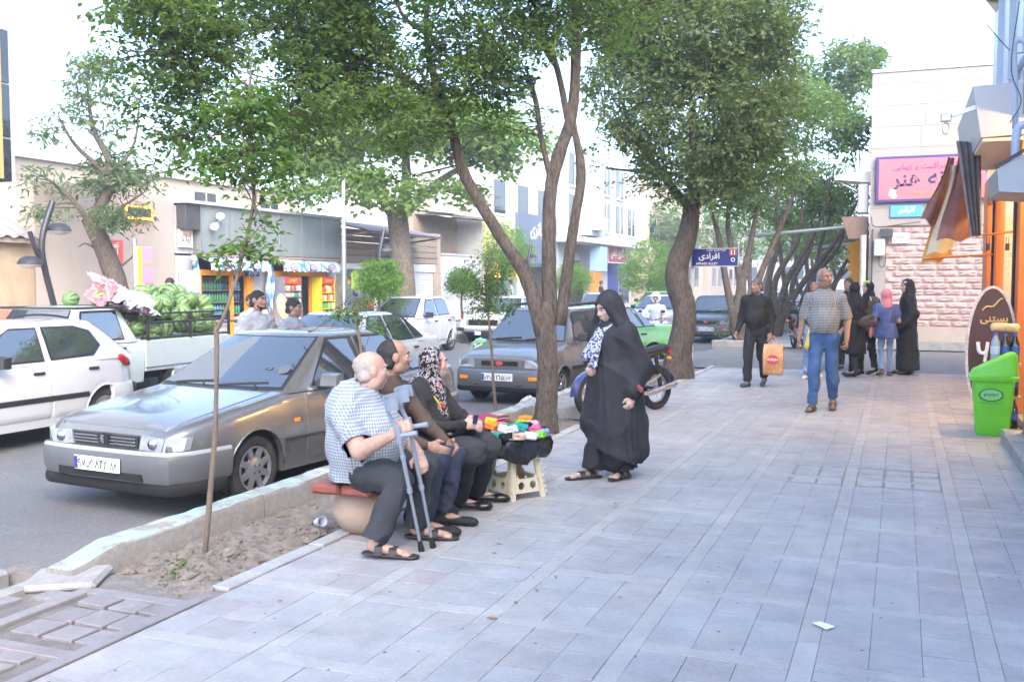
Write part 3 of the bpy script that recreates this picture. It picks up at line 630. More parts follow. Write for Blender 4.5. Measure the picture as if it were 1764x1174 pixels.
# drinks cooler
def cooler():
    t = wt('drinks_cooler', 'glass-fronted cooler filled with rows of green bottles', 'cooler', (-17.3, 22.2, 0)); m = MB(); B(m, -17.75, -17.15, 21.25, 23.05, .1, 1.78, .02); wo(m, 'cabinet', DKGREY, t)
    for k in range(4):
        z = .45 + k * .32; m = MB(); B(m, -17.148, -17.0, 21.3, 23.0, z - .02, z); wo(m, 'shelf', STEEL, t)
        for i in range(15):
            mb = MB(); y = 21.36 + i * .113; mb.lathe([(.001, 0), (.038, 0), (.038, .16), (.015, .2), (.015, .24), (.001, .24)], 8, Matrix.Translation((-17.07, y, z)))
            wo(mb, 'bottle', M('bottle_' + 'gdbo'[(i // 4 + k) % 4], [(.03, .22, .12), (.02, .05, .10), (.05, .25, .35), (.04, .18, .06)][(i // 4 + k) % 4], .15), t, 60)
cooler()
PACK = [painted('pack_red', (.7, .06, .04), rough=.3), painted('pack_orange', (.85, .35, .04), rough=.3), painted('pack_yellow', (.85, .65, .08), rough=.3), painted('pack_silver', (.6, .6, .62), rough=.3), painted('pack_magenta', (.55, .06, .25), rough=.3), painted('pack_blue', (.1, .2, .55), rough=.3), painted('pack_cream', (.8, .72, .55), rough=.3), painted('pack_green', (.1, .4, .12), rough=.3)]
def pouch(w, h, d=.05):
    mb = MB(); rows = [(0, .004), (.08, d * .5), (.5, d), (.9, d * .55), (1, .004)]; mb.loft([[(-w / 2, -a / 2, h * t), (w / 2, -a / 2, h * t), (w / 2, a / 2, h * t), (-w / 2, a / 2, h * t)] for t, a in rows]); return mb
def rack(x, y, label, w, levels, frame, name='snack_rack', seed=0):
    t = wt(name, label, 'rack', (x, y, 0)); rs = random.Random(seed); m = MB()
    for s in (-1, 1): B(m, x - .3, x + .05, y + s * w / 2 - .02, y + s * w / 2 + .02, 0, 1.78)
    B(m, x - .3, x - .27, y - w / 2, y + w / 2, 0, 1.78); wo(m, 'frame', frame, t)
    m = MB(); B(m, x - .0, x + .05, y - w / 2 + .03, y + w / 2 - .03, 1.56, 1.76, .01); wo(m, 'header_board', PACK[0], t); wtext('چیپس', YEL, t, FX_(x + .056, y, 1.66), w=w * .5)
    for k in range(levels):
        z = .3 + k * 1.25 / levels; m = MB(); B(m, x - .27, x + .1, y - w / 2 + .02, y + w / 2 - .02, z - .02, z, .0); wo(m, 'shelf', frame, t)
        n = int(w / .115)
        for i in range(n):
            p = pouch(.125, min(.22, 1.12 / levels) * rs.uniform(.8, 1)); c = rs.randrange(8); p.xf(T(x + .02, y - w / 2 + .1 + i * (w - .16) / max(n - 1, 1), z + .002, rs.uniform(-.15, .0), 0, R(90) + rs.uniform(-.2, .2))); wo(p, 'packet', PACK[c], t)
rack(-16.55, 24.75, 'packed rack of crisp packets beside orange door frame', .85, 7, STEEL, seed=1)
rack(-16.6, 26.75, 'yellow snack stand with red header board in front of shop', .75, 5, painted('rack_yellow', (.8, .6, .04)), seed=2)
rack(-17.4, 25.7, 'grey shelf of small bags just inside the doorway', 1.0, 7, STEEL, seed=3)
# boxes in doorway
for i, (y, z, s) in enumerate([(25.35, 0, .5), (25.4, .5, .45), (25.33, .95, .4)]):
    m = MB(); m.box((-16.95, y, z + s / 2), (.4, .45, s - .01), .008); m.obj('carton', M('cardboard', (.42, .32, .22), .85, var=.12), label=('bottom', 'middle', 'top')[i] + ' brown carton of the stack in the grocery doorway', cat='carton', group='cartons in the shop doorway')
# round basket lid leaning by the cooler
m = MB(); m.lathe([(.001, .03), (.3, .02), (.36, .0), (.34, -.02), (.001, -.01)], 28, Matrix.Translation((-15.9, 23.35, .95)) @ Euler((0, R(80), R(8))).to_matrix().to_4x4()); m.tube([(-15.95, 23.2, 0), (-15.9, 23.3, .9)], .02, 6); m.obj('basket_lid', M('straw', (.62, .48, .30), .8, var=.15), smooth=50, label='round straw tray propped upright outside the grocery', cat='tray')

# signs and boxes on the plaster wall
def wall_board(name, y0, y1, z0, z1, mat, label, lines=(), x=-16.99, cat='sign', d=.05, border=None):
    t = wt(name, label, cat, (x, (y0 + y1) / 2, z0)); m = MB(); B(m, x, x + d, y0, y1, z0, z1, .006); wo(m, 'board', mat, t)
    if border:
        m = MB()
        for a, b, c, e in ((y0, y1, z1 - .04, z1 + .01), (y0, y1, z0 - .01, z0 + .04), (y0 - .01, y0 + .04, z0, z1), (y1 - .04, y1 + .01, z0, z1)): B(m, x + d - .01, x + d + .012, a, b, c, e)
        wo(m, 'border', border, t)
    for s, mt, fy, fz, w in lines: wtext(s, mt, t, FX_(x + d + .004, y0 + (y1 - y0) * fy, z0 + (z1 - z0) * fz), w=w)
    return t
LED = M('led_orange', (.8, .2, .02), .5, emit=(1, .22, .02), es=2.2)
wall_board('led_sign', 18.45, 19.35, 3.12, 3.42, DKGREY, 'dark display sign with a glowing orange border', d=.15, border=LED)
wall_board('red_notice', 17.75, 18.45, 2.05, 2.6, painted('notice_red', (.62, .12, .10)), 'red notice board with white writing on plaster wall', [('تعمیر', LTXT, .5, .75, .4), ('لوازم', LTXT, .5, .45, .35), ('اجاره', YEL, .5, .2, .3)])
wall_board('house_plate', 19.0, 19.4, 2.05, 2.28, LBLUE, 'small light blue street plate on plaster wall', [('کوچه', LTXT, .5, .5, .28)])
wall_board('shop_notice', 20.35, 20.88, 2.5, 2.95, CREAM, 'cream notice with red lettering under the louvre', [('فروش', RED, .5, .72, .4), ('لوازم', BTXT, .5, .4, .35), ('تعمیر', GREEN, .5, .14, .3)], x=-16.96)
wall_board('drink_advert', 20.4, 20.85, .62, 1.05, RED, 'small red drink advert low on the grey pier', [('نوشابه', LTXT, .5, .5, .3)], x=-16.96)
wall_board('shop_nameplate', 22.95, 23.55, 1.78, 1.98, BLUE, 'dark blue plate with white lettering at the cooler', [('لوازم', LTXT, .5, .5, .4)], x=-16.85)
t = wt('electric_cabinet', 'grey electric meter cabinet with warning triangle on the shop pier', 'cabinet', (-17, 20.6, 1.3)); m = MB(); B(m, -16.98, -16.72, 20.4, 20.92, 1.32, 1.92, .012); wo(m, 'case', GREY, t); m = MB(); B(m, -16.72, -16.705, 20.44, 20.88, 1.36, 1.88, .004); wo(m, 'door', GREY, t); m = MB(); m.prism([(-.05, 0), (.05, 0), (0, .09)], .004, FX_(-16.7, 20.66, 1.58)); wo(m, 'warning_triangle', YEL, t)
m = MB(); m.tube(bend([(-16.75, 20.6, 1.32), (-16.8, 20.55, 1.0), (-16.85, 20.75, .85), (-16.9, 20.8, 0)], 6), .02, 6); wo(m, 'conduit', DKGREY, t, 180)
t = wt('spotlight', 'pair of white floodlights on the metal fascia', 'lamp', (-16.7, 21.5, 3.1)); m = MB(); m.tube([(-16.72, 21.4, 3.05), (-16.5, 21.55, 3.25)], .018, 6); wo(m, 'bracket', STEEL, t)
for y, z in ((21.38, 3.0), (21.62, 3.28)): m = MB(); m.lathe([(.001, 0), (.05, 0), (.11, .12), (.001, .13)], 14, T(-16.6, y, z, R(50), R(40))); wo(m, 'lamp_head', WHITE, t, 50)

# old timber and brick shop
b_ = wt('timber_shop', 'old brick and timber shop with rusty corrugated canopy', 'shop', (-17, 31, 0))
m = MB(); B(m, -17, -17.3, 27.9, 28.15, 0, 3.4); B(m, -17, -17.3, 32.4, 32.75, 0, 2.3); B(m, -17, -17.3, 35.2, 35.8, 0, 3.5); B(m, -17, -17.3, 28.15, 35.2, 2.25, 2.75); B(m, -21, -20.9, 27.9, 35.8, 0, 3.3); wo(m, 'wall', BRICKT, b_)
m = MB(); B(m, -20.9, -17.3, 27.9, 35.8, 2.35, 2.45); wo(m, 'ceiling', WHITE, b_)
for k in range(5): m = MB(); B(m, -17.0, -16.94 + .01 * (k % 2), 28.0, 35.4, 2.3 + k * .22, 2.5 + k * .22, .012); wo(m, 'plank', WOODB, b_)
m = MB(); corrugated(m, 27.7, 33.2, (-15.7, 3.25), (-17.4, 3.62), .025, .2); wo(m, 'canopy', CORR, b_, 60)
m = MB(); 
for y in (27.8, 29.6, 31.4, 33.1): m.tube([(-17, y, 3.05), (-15.8, y, 3.2)], .035, 6)
m.tube([(-15.75, 27.7, 3.2), (-15.75, 33.2, 3.2)], .03, 6); wo(m, 'canopy_frame', WOODB, b_)
m = MB(); B(m, -17.25, -16.99, 28.17, 32.38, 2.05, 2.24, .01); wo(m, 'shutter_box', SHUT, b_)
m = MB(); B(m, -17.25, -16.95, 32.3, 35.25, 1.98, 2.28, .02); wo(m, 'shutter_housing', SHUT, b_)
for k in range(20): m = MB(); B(m, -17.1, -17.03 + .012 * (k % 2), 32.77, 35.18, .02 + k * .098, .112 + k * .098, .01); wo(m, 'shutter_slat', SHUT, b_)
m = MB(); B(m, -18.2, -18.1, 28.15, 32.4, 0, 2.3); wo(m, 'interior_wall', M('shop_pale', (.62, .72, .66), .7, var=.1), b_)
# goods hung in its window
rs = random.Random(12)
shelf = wt('goods_display', 'crowded display of bags and toys in the open shopfront', 'display', (-17, 30, 0)); m = MB()
for k in range(4): B(m, -17.35, -16.9, 28.3, 32.3, .3 + k * .4, .33 + k * .4)
wo(m, 'shelves', STEEL, shelf)
for i in range(70):
    y = rs.uniform(28.3, 32.3); k = rs.randrange(4); mb = pouch(rs.uniform(.12, .3), rs.uniform(.12, .34), .12); mb.xf(T(-16.95, y, .335 + k * .4, 0, 0, R(90) + rs.uniform(-.5, .5))); wo(mb, 'goods', rs.choice(PACK + [BLACKM, BLUE, WHITE, DKGREY]), shelf)
m = MB(); m.ball((-17.6, 28.6, 1.95), .12, 12, 8); m.obj('bulb', M('bulb', (1, 1, 1), .5, emit=(.85, .95, 1), es=14), smooth=180, label='bright white bulb glowing inside the open shopfront', cat='bulb')
# hanging clothes
for i, (y, c) in enumerate([(29.9, BLACKM), (31.3, DKGREY), (27.9 + .7, painted('cloth_lime', (.5, .7, .1)))]):
    mb = MB(); prof = [(.06, .0), (.2, -.1), (.16, -.45), (.18, -.6)]; mb.loft([[(-16.7 - .02, y - w, 2.0 + z), (-16.7 - .02, y + w, 2.0 + z), (-16.64, y + w * .9, 2.0 + z), (-16.64, y - w * .9, 2.0 + z)] for w, z in prof]); mb.tube([(-16.68, y, 2.0), (-16.68, y, 2.12)], .008, 5)
    mb.obj('hanging_garment', c, smooth=40, label=['black garment hanging in the shopfront beside the dark shirt', 'dark grey shirt on a hanger left of the plane tree', 'lime green garment hanging at the shopfront corner'][i], cat='garment', group='garments hung in the shopfront')
# grey gate
b_ = wt('yard_gate', 'wide pale grey sheet-metal gate between brick shop and battery shop', 'gate', (-17, 38, 0))
for i in range(4): m = MB(); B(m, -17.05, -16.98, 35.85 + i * 1.0, 36.82 + i * 1.0, .05, 2.68, .01); wo(m, 'panel', M('gate_grey', (.50, .51, .55), .55, var=.05, vs=2), b_)
m = MB(); B(m, -17.1, -16.95, 35.8, 39.9, 2.68, 2.76); B(m, -17.0, -16.955, 35.85, 39.84, 1.0, 1.06); wo(m, 'rail', GREY, b_)
b_ = wt('gatehouse', 'brown weathered upper wall and torn canopy above the gate', 'building', (-18, 38, 0))
m = MB(); B(m, -19, -18.2, 35.8, 40, 0, 4.4); wo(m, 'wall', M('brown_plaster', (.36, .29, .22), .9, var=.15, vs=2, bump=.4), b_)
m = MB(); corrugated(m, 35.9, 39.9, (-16.5, 4.3), (-18.4, 4.5), .02, .2); wo(m, 'canopy', CORR, b_, 60)
m = MB(); m.tube([(-18.2, 36, 4.35), (-16.4, 36.2, 4.25)], .04, 6); m.tube([(-18.2, 39.5, 4.4), (-16.4, 39.6, 4.2)], .04, 6); m.tube([(-16.4, 35.9, 4.25), (-16.4, 40, 4.2)], .03, 6); wo(m, 'canopy_frame', WOODB, b_)
# white battery shop
b_ = wt('battery_shop', 'white rendered shop building with yellow and dark blue signs', 'shop', (-17, 45, 0))
m = MB(); B(m, -24, -17, 40, 50, 2.4, 6.4); B(m, -17.5, -17, 40, 40.4, 0, 2.4); B(m, -17.5, -17, 44.6, 45.2, 0, 2.4); B(m, -17.5, -17, 49.4, 50, 0, 2.4); B(m, -24, -20, 40, 50, 0, 2.4); wo(m, 'wall', WHITE, b_)
m = MB(); B(m, -17.2, -17.14, 40.4, 44.6, 0, 2.4); wo(m, 'shop_window', M('green_glass', (.16, .30, .27), .08, spec=.8), b_)
for y in (41.4, 44.4, 47.2): m = MB(); B(m, -17.01, -16.96, y, y + 1.3, 4.7, 6.2, .01); o = wo(m, 'window', DGLASS, b_); m = MB(); B(m, -16.99, -16.9, y - .06, y + 1.36, 4.6, 4.7); m.obj('sill', WHITE, o)
wall_board('battery_sign', 40.1, 43.2, 2.7, 4.5, M('sign_lemon', (.85, .8, .35), .5), 'pale yellow sign with blue lettering on white shop', [('باطری سازی', BLUE, .5, .8, 2.4), ('سیم کشی', RED, .5, .5, 1.6), ('دینام', BLUE, .5, .2, 1.6)], d=.12)
wall_board('dark_shop_sign', 44.0, 49.6, 2.5, 4.9, M('sign_slate', (.12, .15, .22), .5), 'large slate blue sign with white lettering behind forked tree', [('صبا باتری', LTXT, .6, .68, 3.4)], d=.15)
ly = M('lamp_orange', (.9, .3, .05), .5, emit=(1, .35, .05), es=3)
for y, z in ((41.6, 2.1), (44.2, 2.1)):
    mb = MB()
    for k in range(8): a_ = k * math.pi / 4; mb.prism([(-.06, .08), (.06, .08), (0, .36)], .03, FX_(-16.9, y, z) @ Euler((0, a_, 0)).to_matrix().to_4x4())
    mb.obj('star_lamp', ly, label=('left' if y < 43 else 'right') + ' of two glowing orange star ornaments in the shop window', cat='lamp', group='orange star ornaments')
# pale grey corner building
b_ = wt('corner_building', 'pale grey two-storey corner building with bay windows and red shop sign', 'building', (-17, 58, 0))
PGREY = M('pale_render', (.44, .46, .49), .8, var=.06, vs=1.5, dirt=(.34, .35, .37), ds=1, da=.4, stretch=(1, 1, .4))
m = MB(); B(m, -26, -16.6, 50.2, 66, 3.9, 8.6); B(m, -26, -17.1, 50.2, 66, 0, 3.9); B(m, -16.7, -16.1, 53, 56, 4.2, 8.4); wo(m, 'wall', PGREY, b_)
m = MB(); B(m, -17.3, -15.6, 50.1, 66.1, 3.72, 3.98, .02); wo(m, 'ledge', WHITE, b_)
for y, z in ((51, 4.6), (57.3, 4.6), (60.4, 4.6), (63.3, 4.6), (51, 6.8), (57.3, 6.8), (60.4, 6.8)):
    m = MB(); B(m, -16.63, -16.57, y, y + 1.6, z, z + 1.7, .01); o = wo(m, 'window', DGLASS, b_); m = MB(); B(m, -16.6, -16.5, y - .1, y + 1.7, z - .12, z); B(m, -16.58, -16.54, y + .76, y + .84, z, z + 1.7); m.obj('frame', WHITE, o)
for y, c in ((52, BLACKM), (56.4, ORANGE), (60.3, BLUE), (63, DGLASS)): m = MB(); B(m, -17.12, -17.05, y, y + 2.4, .1, 2.8, .01); wo(m, 'shopfront', c, b_)
m = MB(); B(m, -16.4, -15.75, 54.1, 55.5, 2.2, 3.6, .02); wo(m, 'air_cooler', M('cooler_blue', (.30, .48, .66), .5), b_)
wall_board('red_shop_sign', 57.2, 61.5, 2.75, 3.95, M('sign_maroon', (.30, .06, .06), .5), 'maroon shop sign with white lettering on the corner building', [('گالری لباس', LTXT, .5, .5, 3.0)], d=.4, x=-16.6, border=CREAM)
wall_board('balcony_unit', 53.4, 55.0, 4.5, 5.2, WHITE, 'white air-cooler pair with yellow stripe on the ledge', x=-16.1, d=.5, cat='air cooler', border=YEL)
# far block closing the street
for i, (x0, x1, y0, h_, c) in enumerate([(-40, -17, 70, 9, PLASY), (-40, -17, 96, 7, PLAS), (-60, 30, 205, 12, PGREY), (-.6, 14, 72, 8, PLAS)]):
    b_ = wt('town_block', ['cream block beyond the corner building', 'beige block further down the opposite side', 'pale block closing the far end of the street', 'beige block far down behind the pavement trees'][i], 'building', ((x0 + x1) / 2, y0, 0)); m = MB(); B(m, x0, x1, y0, y0 + (22 if i != 3 else 40), 0, h_); wo(m, 'wall', c, b_)
    xf = x1 + .01 if i < 2 else None
    for k in range(6):
        for j in range(2):
            m = MB()
            if i < 2: B(m, x1 - .05, x1 + .04, y0 + 1 + k * 3.4, y0 + 2.8 + k * 3.4, 1.2 + j * 3.2, 2.9 + j * 3.2, .02)
            elif i == 2: B(m, -40 + k * 9, -36 + k * 9, y0 - .05, y0 + .05, 2 + j * 4, 4.5 + j * 4, .02)
            else: B(m, x0 - .04, x0 + .05, y0 + 1 + k * 6, y0 + 3 + k * 6, 1.2 + j * 3.2, 2.9 + j * 3.2, .02)
            wo(m, 'window', DGLASS, b_)

# ---------------- right: pink split-face building across the alley
YB = 25.62
b_ = wt('travertine_building', 'travertine building with rough pink stone base across the alley', 'building', (2, 26, 0))
TRAV = M('travertine', (.36, .322, .295), .55, var=.07, vs=3, dirt=(.30, .26, .23), ds=3, da=.5, stretch=(.3, 1, 2.5))
m = MB(); B(m, -.74, 9, YB + .06, 66, 0, 6.6); wo(m, 'wall', PLAS, b_)
m = MB(); B(m, -.74, 7, YB - .02, YB + .058, .0, .2, .01); wo(m, 'plinth', CONC, b_)
m = MB(); B(m, -.74, 7, YB, YB + .057, .203, .56, .004); wo(m, 'base_course', M('base_stone', (.47, .38, .31), .8, var=.08, vs=4), b_)
m = MB(); B(m, -.76, 9, YB - .04, 66, 6.6, 6.68); wo(m, 'parapet_cap', GREY, b_)
rs = random.Random(4); z = 2.97
while z < 6.55:
    h_ = min(rs.choice((.42, .5)), 6.6 - z); x = -.74
    while x < 3.5:
        L = rs.uniform(1.1, 1.7); m = MB(); B(m, x + .002, min(x + L, 3.6) - .002, YB - .004 + rs.uniform(-.002, .002), YB + .058, z + .002, z + h_ - .002, .003); wo(m, 'travertine_panel', TRAV, b_); x += L
    z += h_
PKB = M('pink_stone', (.50, .34, .305), .9, var=.12, vs=5, bump=.9, bs=22, rnd=.10, dirt=(.56, .44, .40), ds=3, da=.5)
z = .565; row = 0
while z < 2.94:
    h_ = .148; x = -.2 - (.24 if row % 2 else 0)
    m = MB(); B(m, -.74, -.36, YB + .0, YB + .057, z, z + h_ - .002, .002); wo(m, 'pilaster_stone', TRAV, b_)
    while x < 3.3:
        L = rs.uniform(.38, .52); x0 = max(x, -.35); nx = 6; nz = 4; mb = MB(); gr = []
        for j in range(nz + 1):
            rowp = []
            for i in range(nx + 1):
                e_ = 0 if (i in (0, nx) or j in (0, nz)) else 1; rowp.append((x0 + .006 + (x + L - x0 - .012) * i / nx, YB + .045 - e_ * (.014 + rs.uniform(0, .026)), z + .006 + (h_ - .012) * j / nz + (rs.uniform(-.008, .008) if e_ == 0 and j in (0, nz) and 0 < i < nx else 0)))
            gr.append(rowp)
        mb.grid(gr)
        if x + L - x0 > .08: wo(mb, 'brick', PKB, b_)
        x += L
    z += h_; row += 1
m = MB(); B(m, -.35, 3.4, YB + .05, YB + .058, .56, 2.96); wo(m, 'mortar', M('mortar_pale', (.50, .42, .38), .95), b_)
# pink beauty-school sign
t = wt('beauty_sign', 'pink sign with dark Persian lettering on the travertine wall', 'sign', (.5, YB, 3.5)); m = MB(); B(m, -.62, 2.0, YB - .1, YB - .03, 3.52, 4.6, .01); wo(m, 'board', M('sign_purple', (.07, .05, .20), .5), t); m = MB(); B(m, -.55, 1.98, YB - .108, YB - .09, 3.58, 4.54, .05); wo(m, 'pink_field', PINK, t)
wtext('آموزشگاه مراقبت و زیبایی', M('letter_purple', (.25, .07, .22), .5), t, FY_(.72, YB - .112, 4.35), w=1.9); wtext('رسانه هنر', M('letter_navy', (.03, .05, .12), .5), t, FY_(.66, YB - .112, 4.02), w=1.85, h=.5); wtext('مرکز تخصصی آموزش فنی و حرفه ای', M('letter_olive', (.35, .36, .05), .5), t, FY_(.85, YB - .112, 3.74), w=1.3); wtext('مشاوره رایگان', MATS['letter_olive'], t, FY_(.95, YB - .112, 3.64), w=.7)
m = MB(); m.prism([(-.32, 3.68), (-.2, 3.6), (-.12, 3.66), (-.17, 3.72), (-.15, 3.8), (-.28, 3.84)], .004, FY_(.0, YB - .114, 0)); wo(m, 'white_emblem', LTXT, t)
t = wt('street_plate', 'small light blue street name plate under the pink sign', 'sign', (.08, YB, 3.2)); m = MB(); B(m, -.27, .43, YB - .05, YB - .01, 3.17, 3.45, .004); wo(m, 'board', LBLUE, t); wtext('افرادی ', LTXT, t, FY_(.08, YB - .056, 3.32), w=.36); wtext('کوچه شهید سعید', LTXT, t, FY_(.16, YB - .056, 3.41), w=.28)
t = wt('paper_notice', 'white paper notice pasted on the pink stone', 'notice', (-.1, YB, 2.6)); m = MB(); B(m, -.22, .16, YB - .035, YB - .03, 2.55, 2.8); wo(m, 'sheet', LTXT, t); wtext('اجاره', BTXT, t, FY_(-.03, YB - .04, 2.7), w=.2)
t = wt('meter_box', 'pale electric meter box with cables at the building corner', 'box', (-.55, YB, 2)); m = MB(); B(m, -.62, -.38, YB - .18, YB - .02, 2.25, 2.65, .012); wo(m, 'case', GREY, t); m = MB(); B(m, -.48, -.2, YB - .14, YB - .02, 2.7, 2.9, .008); wo(m, 'fuse_box', DKGREY, t)
m = MB(); m.tube(bend([(-.5, YB - .1, 2.25), (-.5, YB - .12, 2.05), (-.42, YB - .12, 1.98), (-.36, YB - .1, 2.1), (-.36, YB - .06, 2.3)], 5), .012, 6); m.tube([(-.66, YB - .06, 0), (-.66, YB - .06, 2.9)], .02, 6); m.tube(bend([(-.7, YB - .1, 3.2), (-.6, YB - .1, 2.95), (0, YB - .1, 3.0), (.4, YB - .08, 3.05)], 6), .012, 5); wo(m, 'cables', DKGREY, t, 180)
m = MB(); m.tube([(-.86, YB - .3, 0), (-.86, YB - .3, 2.75)], .07, 8); m.obj('corner_post', M('rusty_white', (.55, .53, .50), .7, var=.2, vs=8, dirt=(.3, .16, .08), ds=6, da=.6), smooth=60, label='grey-white rusting post at the alley corner', cat='post')
m = MB(); m.loft([[(x, y, z) for x, y in ((a, 25.8), (b, 25.8), (b, 26.5), (a, 26.5))] for a, b, z in ((-1.22, -.78, 2.68), (-1.4, -.78, 3.22))]); m.obj('hanging_hopper', M('brown_sheet', (.20, .13, .10), .6, var=.15), label='brown tapered metal box fixed high at the building corner', cat='box')
t = wt('corner_canopy', 'small weathered canopy sheet on the corner above the brown box', 'canopy', (-1.2, 26.5, 4.1)); m = MB(); m.loft([[(-1.6, 26, 4.25), (-.75, 26, 4.33), (-.75, 27.5, 4.36), (-1.6, 27.5, 4.28)], [(-1.55, 26, 4.15), (-.75, 26, 4.05), (-.75, 27.5, 4.1), (-1.55, 27.5, 4.2)]]); wo(m, 'sheet', CREAM, t); m = MB(); m.tube([(-1.5, 26.1, 4.1), (-.76, 26.1, 3.7)], .02, 6); wo(m, 'strut', STEEL, t)
m = MB(); B(m, -1.02, -.78, 25.75, 26.2, 3.3, 4.0, .02); m.obj('air_unit', GREY, label='grey outdoor unit fixed at the corner under the canopy', cat='air unit')
t = wt('orange_awning', 'orange zigzag-edged awning hanging at the corner shop', 'awning', (-1.2, 28, 1.5)); pts = [(-.78, 2.75), (-1.12, 2.72), (-1.42, 2.6), (-1.26, 2.42), (-1.4, 2.3), (-1.24, 2.15), (-1.38, 2.02), (-1.22, 1.88), (-1.33, 1.75), (-1.15, 1.6), (-1.1, 1.42), (-.78, 1.45)]; m = MB(); m.prism(pts, .04, T(0, 28, 0)); wo(m, 'cloth', M('awning_orange', (.85, .36, .02), .6), t)
for i, x in enumerate((-1.0, -.93, -.86)): m = MB(); B(m, x, x + .05, 27.9, 27.99, .8, 2.7); wo(m, 'roller_slat', M('brown_slat', (.25, .12, .07), .6), t)
for i, (y, L) in enumerate(((27.2, 2.8), (38, 2.2), (58, 2.0))):
    m = MB(); m.tube([(-.76, y, 3.08), (-.9, y, 3.08), (-.9 - L, y, 2.86)], .045, 8); m.obj('overhead_pipe', STEEL, smooth=60, label=['nearest and longest', 'middle', 'farthest and shortest'][i] + ' grey pipe arm sticking out over the far pavement', cat='pipe', group='pipe arms over the pavement')

# ---------------- right: lit sandwich shop
b_ = wt('corner_shop', 'white-clad shop building with lit orange shopfront at right edge', 'shop', (3, 13, 0))
PANEL = M('white_cladding', (.72, .75, .80), .4, var=.04, vs=2)
m = MB(); B(m, 1.45, 9, -4, 19.0, 4.3, 7); B(m, 1.32, 1.5, 18.7, 19.0, 0, 4.3); B(m, 6.9, 7, 3, 19, 0, 4.3); B(m, 1.5, 7, 18.9, 19, 0, 4.3); B(m, 1.32, 1.5, -4, 10.85, 0, 4.3); wo(m, 'wall', PANEL, b_)  # wall also runs on unseen behind the camera, added to shade the foreground
m = MB(); B(m, 1.3, 7, 3, 19, 3.52, 3.6); wo(m, 'ceiling', CREAM, b_)
m = MB(); B(m, 1.3, 7, 3, 19, -.1, .08); wo(m, 'floor', CONC, b_)
for k in range(5):
    m = MB(); B(m, 1.38, 1.448, 10.0 + k * 1.8, 11.75 + k * 1.8, 4.5, 7.2, .01); wo(m, 'cladding_panel', PANEL, b_); m = MB(); B(m, 1.3, 1.445, 9.92 + k * 1.8, 9.99 + k * 1.8, 4.4, 7); wo(m, 'mullion', M('blue_frame', (.45, .52, .62), .5), b_)
for k in range(3): m = MB(); m.box((1.2, 11 + k * 3.2, 5.6 + .3 * k), (.03, 1.5, .5), 0, (0, R(-35), 0)); wo(m, 'open_sash', DGLASS, b_)
SHOPO = M('shopfront_orange', (.62, .17, .03), .45, var=.1)
for y0, y1 in ((17.9, 18.69), (16.2, 16.5), (13.1, 13.4)): m = MB(); B(m, 1.28, 1.4, y0, y1, .09, 3.3, .01); wo(m, 'orange_pier', SHOPO, b_)
m = MB(); B(m, 1.17, 1.33, 10.86, 11.12, .1, 3.3, .01); wo(m, 'door_jamb', M('jamb_brown', (.38, .12, .06), .5, var=.1), b_)
for y0, y1 in ((13.41, 13.6), (16.51, 16.7)): m = MB(); B(m, 1.26, 1.34, y0, y1, .09, 3.2); wo(m, 'dark_mullion', BLACKM, b_)
for a4 in ((13.6, 16.2, 2.9, 3.3), (16.7, 17.9, 2.9, 3.3), (13.6, 16.2, .09, .5), (16.7, 17.9, .09, .5)): m = MB(); B(m, 1.3, 1.36, *a4); wo(m, 'window_rail', SHOPO, b_)
SGL = M('shop_glass', (.9, .9, .9), .03, trans=1., alpha=.25, ior=1.45)
for y0, y1 in ((13.6, 16.2), (16.7, 17.9)): m = MB(); B(m, 1.33, 1.336, y0, y1, .5, 2.9); wo(m, 'pane', SGL, b_)
m = MB(); B(m, 3.4, 3.5, 10, 18.9, .08, 3.5); wo(m, 'interior_wall', M('warm_wall', (.75, .62, .38), .7), b_)
for i, y in enumerate((12.4, 14.6, 16.9)): m = MB(); B(m, 1.9, 1.98, y - .6, y + .6, 3.3, 3.36); m.obj('tube_lamp', M('tube_warm', (1, .9, .7), .5, emit=(1, .62, .25), es=26), label=['nearest', 'middle', 'farthest'][i] + ' warm tube lamp under the shop ceiling', cat='lamp', group='tube lamps in the shop')
# projecting sign box with lit soffit
t = wt('sign_box', 'pale grey projecting sign box above the shopfront', 'sign box', (1.1, 14, 3.4)); m = MB(); m.loft([[(.74, 13, 3.93), (1.45, 13, 3.95), (1.45, 16.5, 3.95), (.74, 16.5, 3.93)], [(.84, 13, 3.33), (1.45, 13, 3.36), (1.45, 16.5, 3.36), (.84, 16.5, 3.33)]]); wo(m, 'case', M('box_grey', (.52, .55, .60), .4, var=.04), t)
m = MB(); B(m, .86, 1.3, 13.05, 16.4, 3.29, 3.325); wo(m, 'soffit', CREAM, t)
t = wt('awning_bracket', 'white clamp and ring bracket on the sign box edge', 'bracket', (.7, 13.2, 3.6)); m = MB(); m.bar((.84, 13.1, 3.72), (.52, 13.1, 3.62), .05, .05); m.box((.46, 13.1, 3.6), (.12, .06, .1), .01); wo(m, 'arm', STEEL, t); m = MB(); m.tube([(.46 + .035 * math.cos(a_ * .6), 13.1, 3.47 + .07 * math.sin(a_ * .6)) for a_ in range(12)], .01, 6); wo(m, 'ring', STEEL, t)
